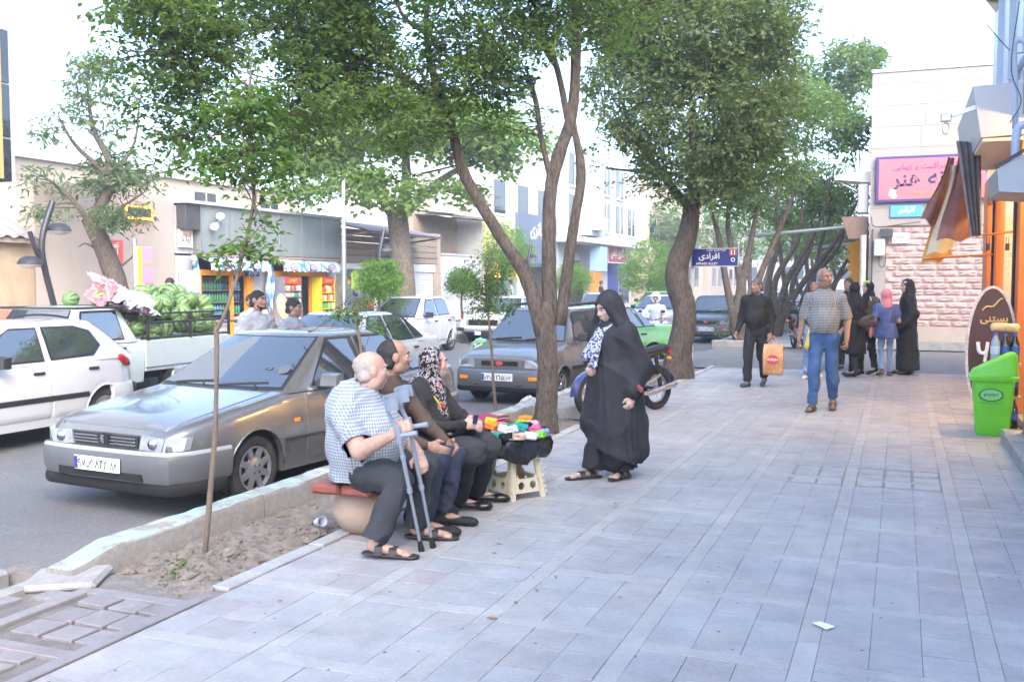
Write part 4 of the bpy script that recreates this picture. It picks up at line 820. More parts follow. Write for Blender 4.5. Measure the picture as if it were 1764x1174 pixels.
# folded awning: rust, cream and orange cloth layers beside ribbed metal
t = wt('folded_awning', 'ragged rust, cream and orange awning cloth hanging folded by the shopfront', 'awning', (.7, 15, 2.1))
def layer(name, pts, y, mat, amp=.05, th=.012):
    top, bot = pts; n = 10; fr = []; 
    for j in range(9):
        v = j / 8; row = []
        for i in range(n + 1):
            u = i / n; x = (top[0][0] * (1 - u) + top[1][0] * u) * (1 - v) + (bot[0][0] * (1 - u) + bot[1][0] * u) * v; z = (top[0][1] * (1 - u) + top[1][1] * u) * (1 - v) + (bot[0][1] * (1 - u) + bot[1][1] * u) * v
            row.append((x + .03 * math.sin(v * 5 + u * 3) * (u < .2), y + amp * math.sin(u * 7 + v * 2.4) + .25 * u, z + .03 * math.sin(u * 9) * v))
        fr.append(row)
    mb = MB(); mb.grid(fr); mb.grid([[(p[0], p[1] + th, p[2]) for p in r][::-1] for r in fr]); wo(mb, name, mat, t, 180)
RUST = M('rust_cloth', (.22, .10, .085), .8, var=.25, vs=4, dirt=(.42, .22, .18), ds=2, da=.6)
layer('rust_cloth', (((.70, 3.5), (.82, 3.5)), ((.47, 2.2), (.98, 2.24))), 14.9, RUST); layer('cream_cloth', (((.62, 3.3), (.72, 3.3)), ((.36, 2.02), (.74, 2.12))), 15.5, M('cream_cloth', (.62, .58, .46), .8, var=.1)); layer('outer_rust_cloth', (((.60, 3.45), (.70, 3.45)), ((.27, 2.55), (.5, 2.45))), 15.9, MATS['rust_cloth']); layer('orange_cloth', (((.40, 2.75), (.5, 2.7)), ((.30, 1.88), (.72, 2.02))), 16.1, M('awning_amber', (.58, .36, .10), .8, var=.15))
m = MB(); rows = []
for i in range(25):
    u = i / 24; d = .03 * math.cos(u * 2 * math.pi * 4); rows.append([(.64 + .3 * u, 14.5 + d, 3.5 - .05 * u), (.84 + .14 * u, 14.45 + d, 2.24)])
m.grid(rows); m.grid([[(p[0], p[1] + .006, p[2]) for p in r][::-1] for r in rows]); wo(m, 'ribbed_sheet', M('ribbed_metal', (.30, .29, .30), .45, metal=.5, var=.15), t, 60)
for rp in ([(.3, 16.1, 1.98), (1.35, 16.4, 2.05)], [(.95, 14, 2.23), (1.4, 14, 2.28)]): m = MB(); m.tube(rp, .018, 6); wo(m, 'awning_rod', M('rod_orange', (.6, .22, .05), .5), t)
for x in (1.02, 1.24): m = MB(); m.box((x, 14, 2.08), (.05, .03, .09), .008); m.tube([(x - .015, 14, 2.12), (x - .015, 14, 2.2), (x + .015, 14, 2.2), (x + .015, 14, 2.12)], .006, 5); m.obj('padlock', DKGREY, label=('left' if x < 1.1 else 'right') + ' padlock hanging from the awning rod', cat='padlock', group='padlocks on the rod')
# extractor hood and pipes
t = wt('extractor_hood', 'grey wedge-shaped extractor hood over the shop door', 'hood', (1.1, 10.5, 2.4)); m = MB(); m.prism([(.8, 2.68), (.82, 2.47), (1.32, 2.43), (1.32, 2.98), (1.08, 2.84)], 1.1, T(0, 10.2, 0)); wo(m, 'case', M('hood_grey', (.34, .36, .39), .4, metal=.4, var=.1), t); m = MB(); m.bar((.78, 10.19, 2.69), (1.06, 10.19, 2.86), .03, .03); wo(m, 'trim', DKGREY, t)
t = wt('flue_pipe', 'pale blue-grey bent flue pipes running up the facade', 'pipe', (1.1, 10, 2.7)); P_ = M('pipe_bluegrey', (.40, .46, .56), .4)
m = MB(); m.tube(bend([(1.05, 10.3, 2.72), (1.0, 10.3, 2.72), (.96, 10.3, 2.78), (.96, 10.3, 3.0), (.99, 10.3, 3.07), (1.06, 10.3, 3.08)], 5), .04, 10); wo(m, 'elbow', P_, t, 180)
m = MB(); m.tube(bend([(.955, 10.35, 3.05), (.93, 10.35, 3.6), (.92, 10.35, 3.8), (.96, 10.35, 3.86), (1.02, 10.35, 3.82), (1.03, 10.35, 3.7)], 5), .028, 10); m.tube([(1.04, 10.45, 3.2), (1.02, 10.45, 5)], .02, 8); wo(m, 'riser', P_, t, 180)
m = MB(); m.tube(bend([(.95, 10.3, 4.2), (.9, 10.3, 3.6), (.99, 10.3, 3.3), (.9, 10.3, 3.1)], 6), .005, 5); m.tube(bend([(.8, 12, 4.4), (.95, 11, 3.9), (1.02, 10.4, 3.75)], 6), .006, 5); wo(m, 'cable', DKGREY, t)
m = MB(); B(m, 1.0, 1.32, 7, 11.35, -.02, .13, .012); m.obj('door_step', CONC, label='grey stone doorstep at the right edge by the bin', cat='step')
# ---------------------------------------------------------------- trees and plants
def leaf_mat(name, c1, c2, trl=.4):
    m, n, l, b = SHD(name); g = n.new('ShaderNodeNewGeometry'); oi = ramp(n, l, g.outputs['Random Per Island'], [(0, c1), (1, c2)])
    big = ramp(n, l, noise(n, l, g.outputs['Position'], 1.3, 3), [(.3, (.75, .8, .75)), (.7, (1.2, 1.15, 1.1))]); c = mixc(n, l, 1., oi, big, 'MULTIPLY'); l.new(c, b.inputs['Base Color']); b.inputs['Roughness'].default_value = .55; b.inputs['Specular IOR Level'].default_value = .35
    t = n.new('ShaderNodeBsdfTranslucent'); l.new(mixc(n, l, 1., c, (1.3, 1.5, .55), 'MULTIPLY'), t.inputs[0]); x = n.new('ShaderNodeMixShader'); x.inputs[0].default_value = trl; l.new(b.outputs[0], x.inputs[1]); l.new(t.outputs[0], x.inputs[2]); l.new(x.outputs[0], n['Material Output'].inputs[0]); return m
ELM = leaf_mat('elm_leaf', (.085, .14, .05), (.18, .26, .09), .55); ELMD = leaf_mat('dense_leaf', (.10, .14, .07), (.20, .25, .12), .45); PLANE = leaf_mat('plane_leaf', (.15, .24, .08), (.26, .35, .15), .55); AIL = leaf_mat('ailanthus_leaf', (.10, .15, .085), (.19, .25, .15), .45); YOUNG = leaf_mat('young_leaf', (.07, .14, .035), (.15, .25, .06), .45); LOC = leaf_mat('locust_leaf', (.12, .24, .05), (.24, .38, .10), .5)
def math_n(n, l, a, b_):
    x = n.new('ShaderNodeMath'); x.operation = 'MULTIPLY_ADD'; l.new(b_, x.inputs[0]); x.inputs[1].default_value = .45; y = n.new('ShaderNodeMath'); y.operation = 'MULTIPLY_ADD'; l.new(a, y.inputs[0]); y.inputs[1].default_value = .85; y.inputs[2].default_value = -.15; l.new(y.outputs[0], x.inputs[2]); return x.outputs[0]
def bark_mat(name, c1, c2, st=(8, 8, 1.7)):
    m, n, l, b = SHD(name); tc = n.new('ShaderNodeTexCoord').outputs['Object']; mp = n.new('ShaderNodeMapping'); mp.inputs['Scale'].default_value = st; l.new(tc, mp.inputs[0]); t0 = noise(n, l, mp.outputs[0], 4.5, 9, .72); t1 = noise(n, l, tc, 55, 6, .8); t = math_n(n, l, t0, t1); l.new(ramp(n, l, t, [(.36, c1), (.62, c2)]), b.inputs['Base Color']); b.inputs['Roughness'].default_value = .95
    bp = n.new('ShaderNodeBump'); bp.inputs['Strength'].default_value = 1.; bp.inputs['Distance'].default_value = .03; l.new(t, bp.inputs['Height']); l.new(bp.outputs[0], b.inputs['Normal']); return m
BARK = bark_mat('elm_bark', (.035, .027, .022), (.17, .135, .11)); BARK2 = bark_mat('plane_bark', (.06, .048, .038), (.24, .20, .16)); TWIG = M('twig', (.15, .115, .09), .9, var=.2)
def limb(mb, pts, radii, n=14, ridge=.05, seed=0, seg=7):
    P = bend(pts, seg); k = len(P); rr = np.interp(np.linspace(0, 1, k), np.linspace(0, 1, len(radii)), radii); rs = np.random.RandomState(seed); ph = rs.rand(n) * 6.3; rings = []; prev = None
    for i in range(k):
        d = Vector(P[min(i + 1, k - 1)] - P[max(i - 1, 0)]).normalized(); u = d.cross(Vector((0, 1, 0)) if abs(d.y) < .9 else Vector((1, 0, 0))) if prev is None else prev - d * prev.dot(d); u.normalize(); prev = u; w = d.cross(u); o = Vector(P[i])
        rings.append([o + (u * math.cos(t) + w * math.sin(t)) * rr[i] * (1 + ridge * math.sin(ph[j] + i * .35) + ridge * .8 * rs.randn() * .5) for j, t in enumerate([2 * math.pi * j / n for j in range(n)])])
    mb.loft(rings, True, True); return P
def leaves(centres, per, spread, size, rs, flat=.5, droop=0., aspect=.5):
    """sprays: each centre is a twig with leaves set alternately along it"""
    k = len(centres); n = k * per; tw = rs.randn(k, 3) * np.array([1, 1, .35]); tw[:, 2] -= droop * .5; tw /= np.linalg.norm(tw, axis=1)[:, None]; sd = np.cross(tw, np.array([0, 0, 1.]) + rs.randn(k, 3) * .25); sd /= np.linalg.norm(sd, axis=1)[:, None] + 1e-9
    u = np.tile(np.linspace(-1, 1, per), k) + rs.uniform(-.1, .1, n); sg = np.tile(np.where(np.arange(per) % 2, 1., -1.), k); T_ = np.repeat(tw, per, 0); S_ = np.repeat(sd, per, 0); br = rs.randn(k, 3) * .5; B_ = np.repeat(br, per, 0)
    p = np.repeat(centres, per, 0) + T_ * (u * spread * 1.7)[:, None] + S_ * (sg * rs.gamma(1.5, .45, n) * spread * .55)[:, None] + rs.randn(n, 3) * spread * .28 * np.array([1, 1, flat]) + np.array([0, 0, -1.]) * (u * u * spread * droop * .5)[:, None]
    nrm = np.cross(T_, S_) * -1; nrm *= np.sign(nrm[:, 2:3] + 1e-6); nrm = nrm + rs.randn(n, 3) * .38; nrm /= np.linalg.norm(nrm, axis=1)[:, None]
    d = T_ * rs.uniform(.3, 1., n)[:, None] + S_ * (sg * rs.uniform(.5, 1.1, n))[:, None] + rs.randn(n, 3) * .3; d[:, 2] -= droop * .6; d -= nrm * (d * nrm).sum(1)[:, None]; d /= np.linalg.norm(d, axis=1)[:, None] + 1e-9
    s = np.cross(nrm, d); L = (size * rs.uniform(.45, 1.35, n))[:, None]; w = L * aspect * .5 * rs.uniform(.8, 1.2, (n, 1))
    V = np.stack([p, p + d * L * .42 + s * w + nrm * L * .10, p + d * L - nrm * L * .12, p + d * L * .42 - s * w + nrm * L * .10], 1).reshape(-1, 3); i = np.arange(n)[:, None] * 4; F = np.concatenate([i + np.array([[0, 1, 2]]), i + np.array([[0, 2, 3]])], 0); return V, F
def in_ells(ells, n, rs, shell=.55):
    vol = np.array([e[1][0] * e[1][1] * e[1][2] * (e[2] if len(e) > 2 else 1) for e in ells]); k = rs.choice(len(ells), n, p=vol / vol.sum()); u = rs.randn(n, 3); u /= np.linalg.norm(u, axis=1)[:, None]; r = (shell ** 3 + (1 - shell ** 3) * rs.rand(n)) ** (1 / 3.)
    return np.array([ells[i][0] for i in k]) + u * r[:, None] * np.array([ells[i][1] for i in k])
def tree(name, label, base, limbs, ells, n_cl, per, spread, size, leafm, barkm=None, group=None, seed=0, flat=.5, shell=.5, twigs=.3, droop=.1, aspect=.5, ridge=.05, cat='tree', gap=-9, gs=1.):
    rs = np.random.RandomState(seed); t = thing(name, label, cat, base, 0, group); o3 = -Vector(base); mb = MB(); pts = []
    for i, (P, rd) in enumerate(limbs): pts += limb(mb, P, rd, 18 if rd[0] > .12 else 10 if rd[0] > .04 else 6, ridge, seed + i)[3:]
    C = in_ells(ells, n_cl, rs, shell); A = np.array(pts); C = C[fbm(C[:, 0] * gs + C[:, 2] * gs * .8, C[:, 1] * gs - C[:, 2] * gs * .6, 3, seed + 40) > gap]
    if twigs:
        pick = rs.rand(len(C)) < twigs
        for c in C[pick]:
            a = A[np.argmin(((A - c) ** 2).sum(1) + rs.rand(len(A)) * .3)]; mid = (a + c) / 2 + rs.randn(3) * .12 * np.linalg.norm(c - a) + (0, 0, .05); mb.tube([a, mid, c], np.array([.016, .008, .003] if size > .08 else [.010, .006, .003]) * (.45 if cat != 'tree' else 1), 4, False)
    mb.obj('trunk', barkm or BARK, t, 180).location = o3
    V, F = leaves(C, per, spread, size, rs, flat, droop, aspect)
    o = put('crown', np_mesh('crown', V, F, [leafm], False), t, o3, kind='stuff'); return t
# tree points are image pixels with an estimated depth from the camera at (0, 0, 1.65)
def D_(px, py, D):      # world point of an image pixel at depth D
    f = Vector((-.36269, .93, -.05995)); r = Vector((.93167, .36331, 0)); u = r.cross(f); return tuple(Vector((0, 0, 1.65)) + (f + r * ((px - 882) / 1715) - u * ((py - 587) / 1715)) * D)
def Ls(L, D): return [([D_(*p, *( [D] if len(p) == 2 else [])) if len(p) == 2 else D_(*p) for p in P], rd) for P, rd in L]
def Es(L): return [(D_(x, y, d), (rx, ry, rz)) for x, y, d, rx, ry, rz in L]
# forked elm by the bench
tree('elm_tree', 'dark forked elm with four bare limbs beside the sock stall', (-3.72, 10.59, 0), Ls([
    ([(940, 748, 11.2), (941, 700), (943, 630), (940, 560), (938, 520)], [0.158, 0.122, 0.112, 0.122, 0.099]),
    ([(935, 575), (905, 475), (858, 400), (803, 308), (787, 255), (772, 190)], [0.099, 0.076, 0.069, 0.066, 0.056, 0.050]),
    ([(772, 195), (742, 115), (735, 30), (745, -80)], [0.043, 0.033, 0.030, 0.020]), ([(768, 185, 11.1), (700, 135, 10.8), (640, 85, 10.4), (600, 10, 10)], [0.040, 0.033, 0.026, 0.020]), ([(640, 85, 10.4), (560, 60, 10), (480, 50, 9.6), (380, 60, 9.3), (300, 90, 9.1)], [0.023, 0.020, 0.016, 0.011, 0.005]), ([(600, 10, 10), (520, -30, 9.7), (400, -20, 9.4), (270, 20, 9.2)], [0.020, 0.017, 0.013, 0.007]), ([(700, 135, 10.8), (590, 115, 10.3), (500, 140, 9.9), (400, 120, 9.6)], [0.020, 0.015, 0.010, 0.005]), ([(640, 85, 10.4), (575, 150, 10), (480, 210, 9.7), (330, 240, 9.4)], [0.017, 0.013, 0.009, 0.004]),
    ([(948, 560), (946, 450), (948, 330), (962, 270), (986, 195), (992, 90), (995, -60)], [0.086, 0.083, 0.076, 0.073, 0.066, 0.059, 0.046]),
    ([(965, 560), (985, 410), (1001, 300), (990, 225), (986, 190)], [0.066, 0.059, 0.053, 0.036, 0.026]), ([(950, 310), (932, 235), (924, 180), (912, 133)], [0.040, 0.033, 0.032, 0.026]),
    ([(980, 220), (960, 120), (925, 20), (890, -60)], [0.040, 0.033, 0.026, 0.020]), ([(960, 120), (935, 80), (910, 5)], [0.023, 0.020, 0.013]), ([(990, 90), (1012, 55, 11.3), (1080, 20, 11.4), (1170, -10, 11.5)], [0.033, 0.023, 0.017, 0.008]), ([(735, 60), (690, 20), (680, -60)], [0.026, 0.020, 0.013]), ([(772, 195), (830, 130), (900, 75), (925, 60)], [0.020, 0.012, 0.008, 0.005])], 11.2),
    Es([(400, 40, 9.4, 1.1, 1.3, .55), (300, 90, 9.2, .62, .8, .48), (285, 190, 9.3, .42, .6, .35), (470, 175, 9.6, .95, 1., .42), (590, 200, 10, .75, .9, .5), (330, 262, 9.4, .42, .5, .24), (660, 120, 10.4, .9, 1., .62), (640, 285, 10.4, .35, .5, .32), (800, 70, 10.8, .85, 1., .6), (860, 170, 11.2, .6, .6, .5), (730, 200, 10.8, .55, .6, .35), (560, 60, 10, .9, 1., .5), (690, 20, 10.4, .8, .9, .45), (880, 90, 11, .55, .7, .5), (450, 270, 9.8, .5, .6, .25), (940, 20, 11.2, .8, 1., .55), (1060, 40, 11.4, .9, .9, .4), (450, -70, 9.6, 1.7, 1.6, .55), (360, 10, 9.3, .9, 1., .4), (760, -90, 10.6, 1.6, 1.5, .55), (1020, -110, 11.3, 1.5, 1.4, .55)]), 3700, 26, .13, .068, ELM, seed=2, flat=.5, shell=.1, twigs=.45, droop=.25, ridge=.07, aspect=.58, gap=-.13, gs=1.5)
# dense round elm by the street sign
tree('elm_tree', 'large dense round-crowned elm with single thick trunk by the street sign', (-3.51, 16.89, 0), Ls([
    ([(1166, 662, 17.0), (1170, 610), (1180, 540), (1165, 470), (1186, 400), (1192, 340)], [0.294, 0.217, 0.203, 0.189, 0.168, 0.140]), ([(1190, 360), (1140, 300), (1090, 220), (1060, 140)], [0.084, 0.063, 0.042, 0.021]), ([(1190, 350), (1240, 280), (1300, 200), (1330, 120)], [0.084, 0.063, 0.042, 0.021]), ([(1191, 345), (1195, 240), (1190, 120), (1200, 20)], [0.091, 0.070, 0.049, 0.021]), ([(1165, 300), (1100, 295), (1045, 290)], [0.042, 0.028, 0.014])], 17.0),
    Es([(1085, 170, 17, .85, 1.1, .95), (1195, 60, 17, 1.6, 1.6, .9), (1300, 160, 17, .85, 1.2, .95), (1195, 210, 16.6, 1.35, 1.2, 1.2), (1060, 270, 17, .48, .7, .5), (1320, 280, 17, .5, .8, .5), (1190, 310, 16.6, 1.1, .8, .34), (1110, 20, 17, 1.1, 1.3, .7), (1300, 40, 17, .9, 1.2, .8), (1200, -80, 17, 1.7, 1.6, .8), (1345, 200, 17, .38, .5, .5)]), 3100, 26, .16, .095, ELMD, seed=5, flat=.8, shell=.55, twigs=.06, droop=.6, ridge=.06, aspect=.5, gap=-.2, gs=1.3)
# the rest of the pavement row: several leaning stems each
def multi(px, D, spread, seed, crown, n_cl, label, r0=.14, lean=0, base_y=None):
    rs = np.random.RandomState(seed); y0 = 484 + 1715 * 1.65 / D; L = []
    for i in range(4):
        dx = (i - 1.5) * spread + rs.uniform(-8, 8); k = 1715 / D; L.append(([(px + dx * .1, y0), (px + dx * .3 + rs.uniform(-5, 5), y0 - .7 * k), (px + dx * .6 + lean * .4 + rs.uniform(-10, 10), y0 - 1.7 * k), (px + dx + lean + rs.uniform(-10, 10), y0 - 2.9 * k), (px + dx * 1.4 + lean * 1.5, y0 - 4.2 * k)], [r0 * (1 if i in (1, 2) else .75), r0 * .75, r0 * .6, r0 * .45, r0 * .2]))
    b = D_(px, y0, D); return tree('elm_tree', label, (b[0], b[1], 0), Ls(L, D), Es([(x, y, D + rs.uniform(-.6, .6), rx, rx, rz) for x, y, rx, rz in crown]), n_cl, 17, .24, .18, leaf_mid, seed=seed, gap=-.1, gs=.9, flat=.6, shell=.35, twigs=.05, droop=.4, group='elms along the far pavement')
leaf_mid = leaf_mat('mid_leaf', (.10, .165, .065), (.20, .28, .12), .5)
multi(1277, 25.9, 38, 31, [(1230, 330, 1.1, .7), (1300, 300, 1.4, .8), (1390, 300, .9, .6), (1260, 230, 1.6, .9), (1360, 200, 1.4, .9), (1420, 240, .9, .5)], 1000, 'first multi-stemmed elm beyond the alley, behind the street sign', .15, 10)
multi(1335, 30, 36, 32, [(1330, 330, 1.3, .9), (1400, 200, 1.8, 1.1), (1440, 120, 1.5, .8), (1470, 110, .9, .6), (1440, 240, 1.0, .5)], 1100, 'tall elm second beyond the alley with crown reaching up right', .15, 45)
multi(1372, 35.5, 30, 33, [(1380, 350, 1.4, 1.0), (1430, 300, 1.5, 1.), (1445, 330, 1., .8)], 650, 'leaning elm third beyond the alley', .15, 25)
multi(1402, 43, 26, 34, [(1380, 400, 1.6, 1.), (1440, 390, 1.8, 1.2), (1460, 340, 1.4, 1.)], 600, 'slim elm fourth beyond the alley', .15, 12)
multi(1300, 55, 24, 36, [(1300, 400, 3, 2), (1360, 380, 3, 2.2), (1240, 380, 2.5, 2), (1300, 320, 3, 2)], 700, 'broad elm far down the street beyond the parked motorcycle', .2, 5)
multi(1425, 56, 18, 35, [(1420, 440, 1.6, 1.1), (1450, 420, 1.8, 1.4), (1410, 380, 2, 1.4)], 500, 'elm furthest along the far pavement', .16, 5)
# plane tree with a yellow band, opposite side
tree('plane_tree', 'spreading plane tree with a yellow band on its trunk across the street', (-14.2, 27.2, 0), Ls([([(698, 580, 30.5), (697, 520), (692, 450), (685, 372)], [.42, .36, .33, .32]), ([(685, 380), (640, 320), (590, 270)], [.2, .13, .06]), ([(688, 380), (700, 300), (690, 200)], [.2, .14, .06]), ([(690, 375), (760, 310), (850, 260)], [.16, .1, .05])], 30.5),
    Es([(560, 260, 30, 1.5, 1.6, .9), (650, 210, 30, 1.9, 1.8, 1.1), (780, 220, 30, 2.2, 1.9, 1.0), (880, 250, 30.5, 1.3, 1.5, .8), (520, 320, 29, .9, 1., .6), (650, 320, 29, 1.5, 1.2, .6), (770, 330, 30, 1.2, 1.2, .5), (490, 220, 30, .8, 1., .7), (720, 345, 29.5, .8, .7, .35)]), 1300, 18, .26, .19, PLANE, BARK2, seed=8, gap=-.08, gs=.8, flat=.55, shell=.2, twigs=.08, droop=.3, aspect=.8)
t_ = [o for o in bpy.data.objects if o.get('label', '').startswith('spreading plane')][0]; mb = MB(); mb.lathe([(.375, -.12), (.38, .12)], 18, T(-14.22, 27.28, .98)); o = mb.obj('yellow_band', YEL, t_, 60); o.location = -Vector(t_.location)
# leaning ailanthus, opposite side
tree('ailanthus_tree', 'leaning pale feathery tree in front of the plaster wall', (-15.2, 16.6, 0), Ls([([(222, 600, 21.0), (205, 505), (185, 440), (158, 385), (150, 375)], [.24, .21, .2, .17, .14]), ([(155, 385), (190, 320), (185, 270), (160, 220), (150, 140)], [.12, .1, .08, .05, .02]), ([(185, 300), (130, 250), (100, 200)], [.06, .04, .02]), ([(155, 380), (110, 330), (70, 300)], [.06, .04, .015]), ([(160, 390), (220, 350), (250, 330)], [.05, .03, .015]), ([(190, 310), (230, 250), (240, 180)], [.05, .03, .02]), ([(195, 470), (225, 445), (235, 430)], [.03, .02, .01]), ([(180, 440), (150, 420), (135, 425)], [.03, .02, .01])], 21.0),
    Es([(170, 140, 21, .6, .7, .6), (200, 230, 21, .8, .8, .6), (110, 230, 21, .5, .6, .5), (90, 310, 20.6, .55, .6, .35), (160, 300, 21, .8, .7, .4), (230, 300, 21, .55, .6, .4), (90, 370, 20.4, .45, .5, .3), (140, 430, 20.8, .28, .3, .18), (210, 370, 20.6, .55, .5, .3), (225, 440, 20.8, .4, .4, .25), (190, 190, 21, .9, .8, .5), (265, 150, 21, .5, .5, .45), (245, 400, 20.8, .25, .3, .2)]), 950, 18, .17, .16, AIL, BARK, seed=9, gap=-.05, gs=1.4, flat=.6, shell=.1, twigs=.35, droop=.9, aspect=.3)
# street end greenery
for i, (px, D, s, h_, nm) in enumerate([(1120, 75, 3.4, 5.4, 'dark leafy tree behind the corner building'), (1060, 95, 4, 5, 'far green tree down the opposite side'), (1180, 100, 4.5, 7, 'tall far tree in the middle distance by the round elm'), (1240, 125, 5, 7, 'far pale tree near the street end'), (1390, 150, 7, 9, 'furthest tree mass at the street end')]):
    y0 = 484 + 1715 * 1.65 / D; k = 1715 / D; tree('street_tree', nm, D_(px, y0, D), Ls([([(px, y0), (px + 3, y0 - 2 * k), (px, y0 - h_ * k)], [.3, .25, .1])], D), Es([(px, y0 - h_ * k, D, s, s, h_ * .42), (px - s * k * .5, y0 - h_ * k * .8, D, s * .7, s, h_ * .3), (px + s * k * .5, y0 - h_ * k * .85, D, s * .7, s, h_ * .3)]), 420, 14, .55, .42, [leaf_mid, PLANE, leaf_mid, PLANE, PLANE][i], BARK2, seed=50 + i, shell=.5, twigs=0, flat=.8)
# small locust globes and light green street trees across the road
for i, (px, py, D, r_, yb, nm) in enumerate([(655, 478, 25.5, .52, 575, 'round clipped young tree in front of the open shopfront'), (797, 482, 33, .48, 556, 'small round-headed young tree in front of the grey gate'), (868, 430, 44, 1.35, 560, 'bright green young tree left of the forked elm limbs'), (985, 480, 50, .9, 540, 'small bright green tree right of the forked elm'), (1120, 460, 50, 1.6, 545, 'bright green bushy tree behind the green taxi')]):
    k = 1715 / D; y0 = 484 + 1715 * 1.65 / D; tree('locust_tree', nm, D_(px, y0, D), Ls([([(px + 3, y0), (px - 2, (y0 + py) / 2), (px, py)], [.05, .04, .02])], D), Es([(px, py, D, r_, r_, r_ * .9), (px + r_ * k * .4, py + r_ * k * .3, D, r_ * .6, r_ * .6, r_ * .5), (px - r_ * k * .4, py + r_ * k * .25, D, r_ * .6, r_ * .6, r_ * .5)]), int(150 + 130 * r_), 26, .12 + .05 * r_, .08 + .035 * r_, LOC, seed=70 + i, shell=.5, twigs=.1, droop=1.2, aspect=.35, group='young street trees across the road')
# saplings planted in the bed
tree('sapling', 'tall thin kinked sapling in the dry soil in front of the grey saloon', (-3.89, 4.85, -.02), Ls([([(352, 962, 6.0), (362, 850, 6.0), (371, 740, 6.0), (373, 620, 6.), (373, 565, 6.)], [.019, .017, .016, .015, .015]), ([(373, 570, 6.0), (385, 545, 6.0), (398, 510, 6.02), (410, 470, 6.05)], [.015, .012, .011, .010]), ([(410, 470, 6.05), (425, 410, 6.1), (437, 340, 6.1), (432, 250, 6.1), (428, 180, 6.1), (437, 60, 6.1)], [.012, .011, .01, .009, .007, .003]), ([(373, 565, 6.), (370, 556, 6.0)], [.014, .010])], 6.0),
    Es([(425, 440, 6.05, .13, .15, .1), (440, 400, 6.1, .12, .15, .1), (385, 440, 6.05, .08, .1, .07), (455, 440, 6.1, .07, .1, .07), (430, 270, 6.1, .22, .25, .16), (400, 200, 6.1, .2, .22, .14), (455, 190, 6.1, .18, .2, .14), (390, 290, 6.1, .2, .2, .1), (440, 330, 6.1, .14, .15, .1), (430, 150, 6.1, .15, .15, .1), (350, 270, 6.1, .15, .15, .08)]), 190, 10, .06, .055, YOUNG, TWIG, seed=80, flat=.6, shell=.1, twigs=.7, droop=.3, aspect=.6, ridge=.08, cat='sapling')
tree('sapling', 'slender sapling behind the seated couple against the saloon roof', (-3.95, 8.3, -.02), Ls([([(650, 800, 9.3), (632, 690, 9.3), (622, 600, 9.3), (614, 545, 9.3), (620, 500, 9.3)], [.022, .019, .017, .013, .006])], 9.3), Es([(600, 535, 9.3, .16, .18, .08), (640, 560, 9.3, .1, .12, .07), (625, 515, 9.3, .14, .15, .06), (575, 545, 9.3, .08, .1, .04)]), 42, 9, .06, .05, YOUNG, TWIG, seed=81, shell=.1, twigs=.8, droop=.8, aspect=.45, ridge=.08, cat='sapling')
tree('sapling', 'leafy sapling in the bed in front of the small grey hatchback', (-3.95, 11.9, -.02), Ls([([(856, 722, 12.6), (850, 660, 12.6), (846, 590, 12.6), (840, 530, 12.6), (836, 480, 12.6), (850, 430, 12.6)], [.024, .021, .019, .016, .01, .004]), ([(838, 510, 12.6), (820, 490, 12.6), (805, 470, 12.6)], [.008, .005, .003])], 12.6), Es([(840, 490, 12.6, .2, .22, .25), (855, 520, 12.6, .2, .22, .2), (825, 530, 12.6, .16, .18, .15), (862, 470, 12.6, .14, .16, .14), (820, 450, 12.6, .1, .1, .12)]), 110, 11, .07, .055, YOUNG, TWIG, seed=82, shell=.1, twigs=.7, droop=.9, aspect=.45, cat='sapling')
# low weeds in the bed
def weed(label, x, y, r_, h_, n, seed, z=0., leaf=YOUNG):
    tree('weed', label, (x, y, z), [([(x, y, z - .03), (x + .01, y, z + h_ * .5), (x, y, z + h_ * .8)], [.006, .005, .003])] * 1, [((x, y, z + h_ * .55), (r_, r_, h_ * .5))], n, 10, .045, .04, leaf, TWIG, seed=seed, shell=.1, twigs=.5, cat='plant', aspect=.55, group='weeds in the tree bed')
weed('green leafy weed growing behind the seated woman beside the bench', -3.6, 8.0, .3, .45, 45, 91); weed('low weed under the bench behind the plastic stool', -3.5, 7.35, .22, .4, 34, 92); weed('small grass tuft in the soil at the broken kerb end', -3.72, 4.42, .05, .06, 4, 93); weed('bushy weed at the foot of the first elm beyond the alley', -4.0, 26.3, .9, 1.1, 110, 94, 0, leaf_mid); weed('pale hanging shrub between the far elm stems', -3.2, 31, .5, 2.2, 70, 95, 0, LOC)
weed('dark evergreen shrub beside the far motorcycle', -2.0, 28, .55, 1.0, 110, 96, 0, ELMD)
# ---------------------------------------------------------------- vehicles
ROADZ = -.25
RUBBER = M('tyre_rubber', (.022, .021, .02), .85, var=.25, vs=20, dirt=(.10, .09, .08), ds=6, da=.5); RIMM = M('wheel_silver', (.42, .43, .45), .35, metal=.75); UNDER = M('underbody', (.01, .01, .01), .9); CGLASS = M('car_glass', (.035, .045, .05), .03, spec=1., ior=2.1); TRIM = M('black_trim', (.025, .026, .028), .45); CHROME = M('chrome', (.65, .66, .68), .15, metal=1.); LAMP = M('lamp_glass', (.30, .33, .35), .1, spec=.9, var=.25, vs=14); AMBER = M('lamp_amber', (.80, .26, .02), .25); REDL = M('lamp_red', (.45, .02, .015), .2); PLATE = M('plate_white', (.78, .78, .76), .4); SEAT = M('seat_dark', (.05, .05, .055), .9)
def paint(n, c, metal=.0, rough=.28, coat=.8, dirt=(.30, .28, .25), da=.25): return M('paint_' + n, c, rough, metal=metal, coat=coat, dirt=dirt, ds=2.2, da=da, var=.03, vs=8)
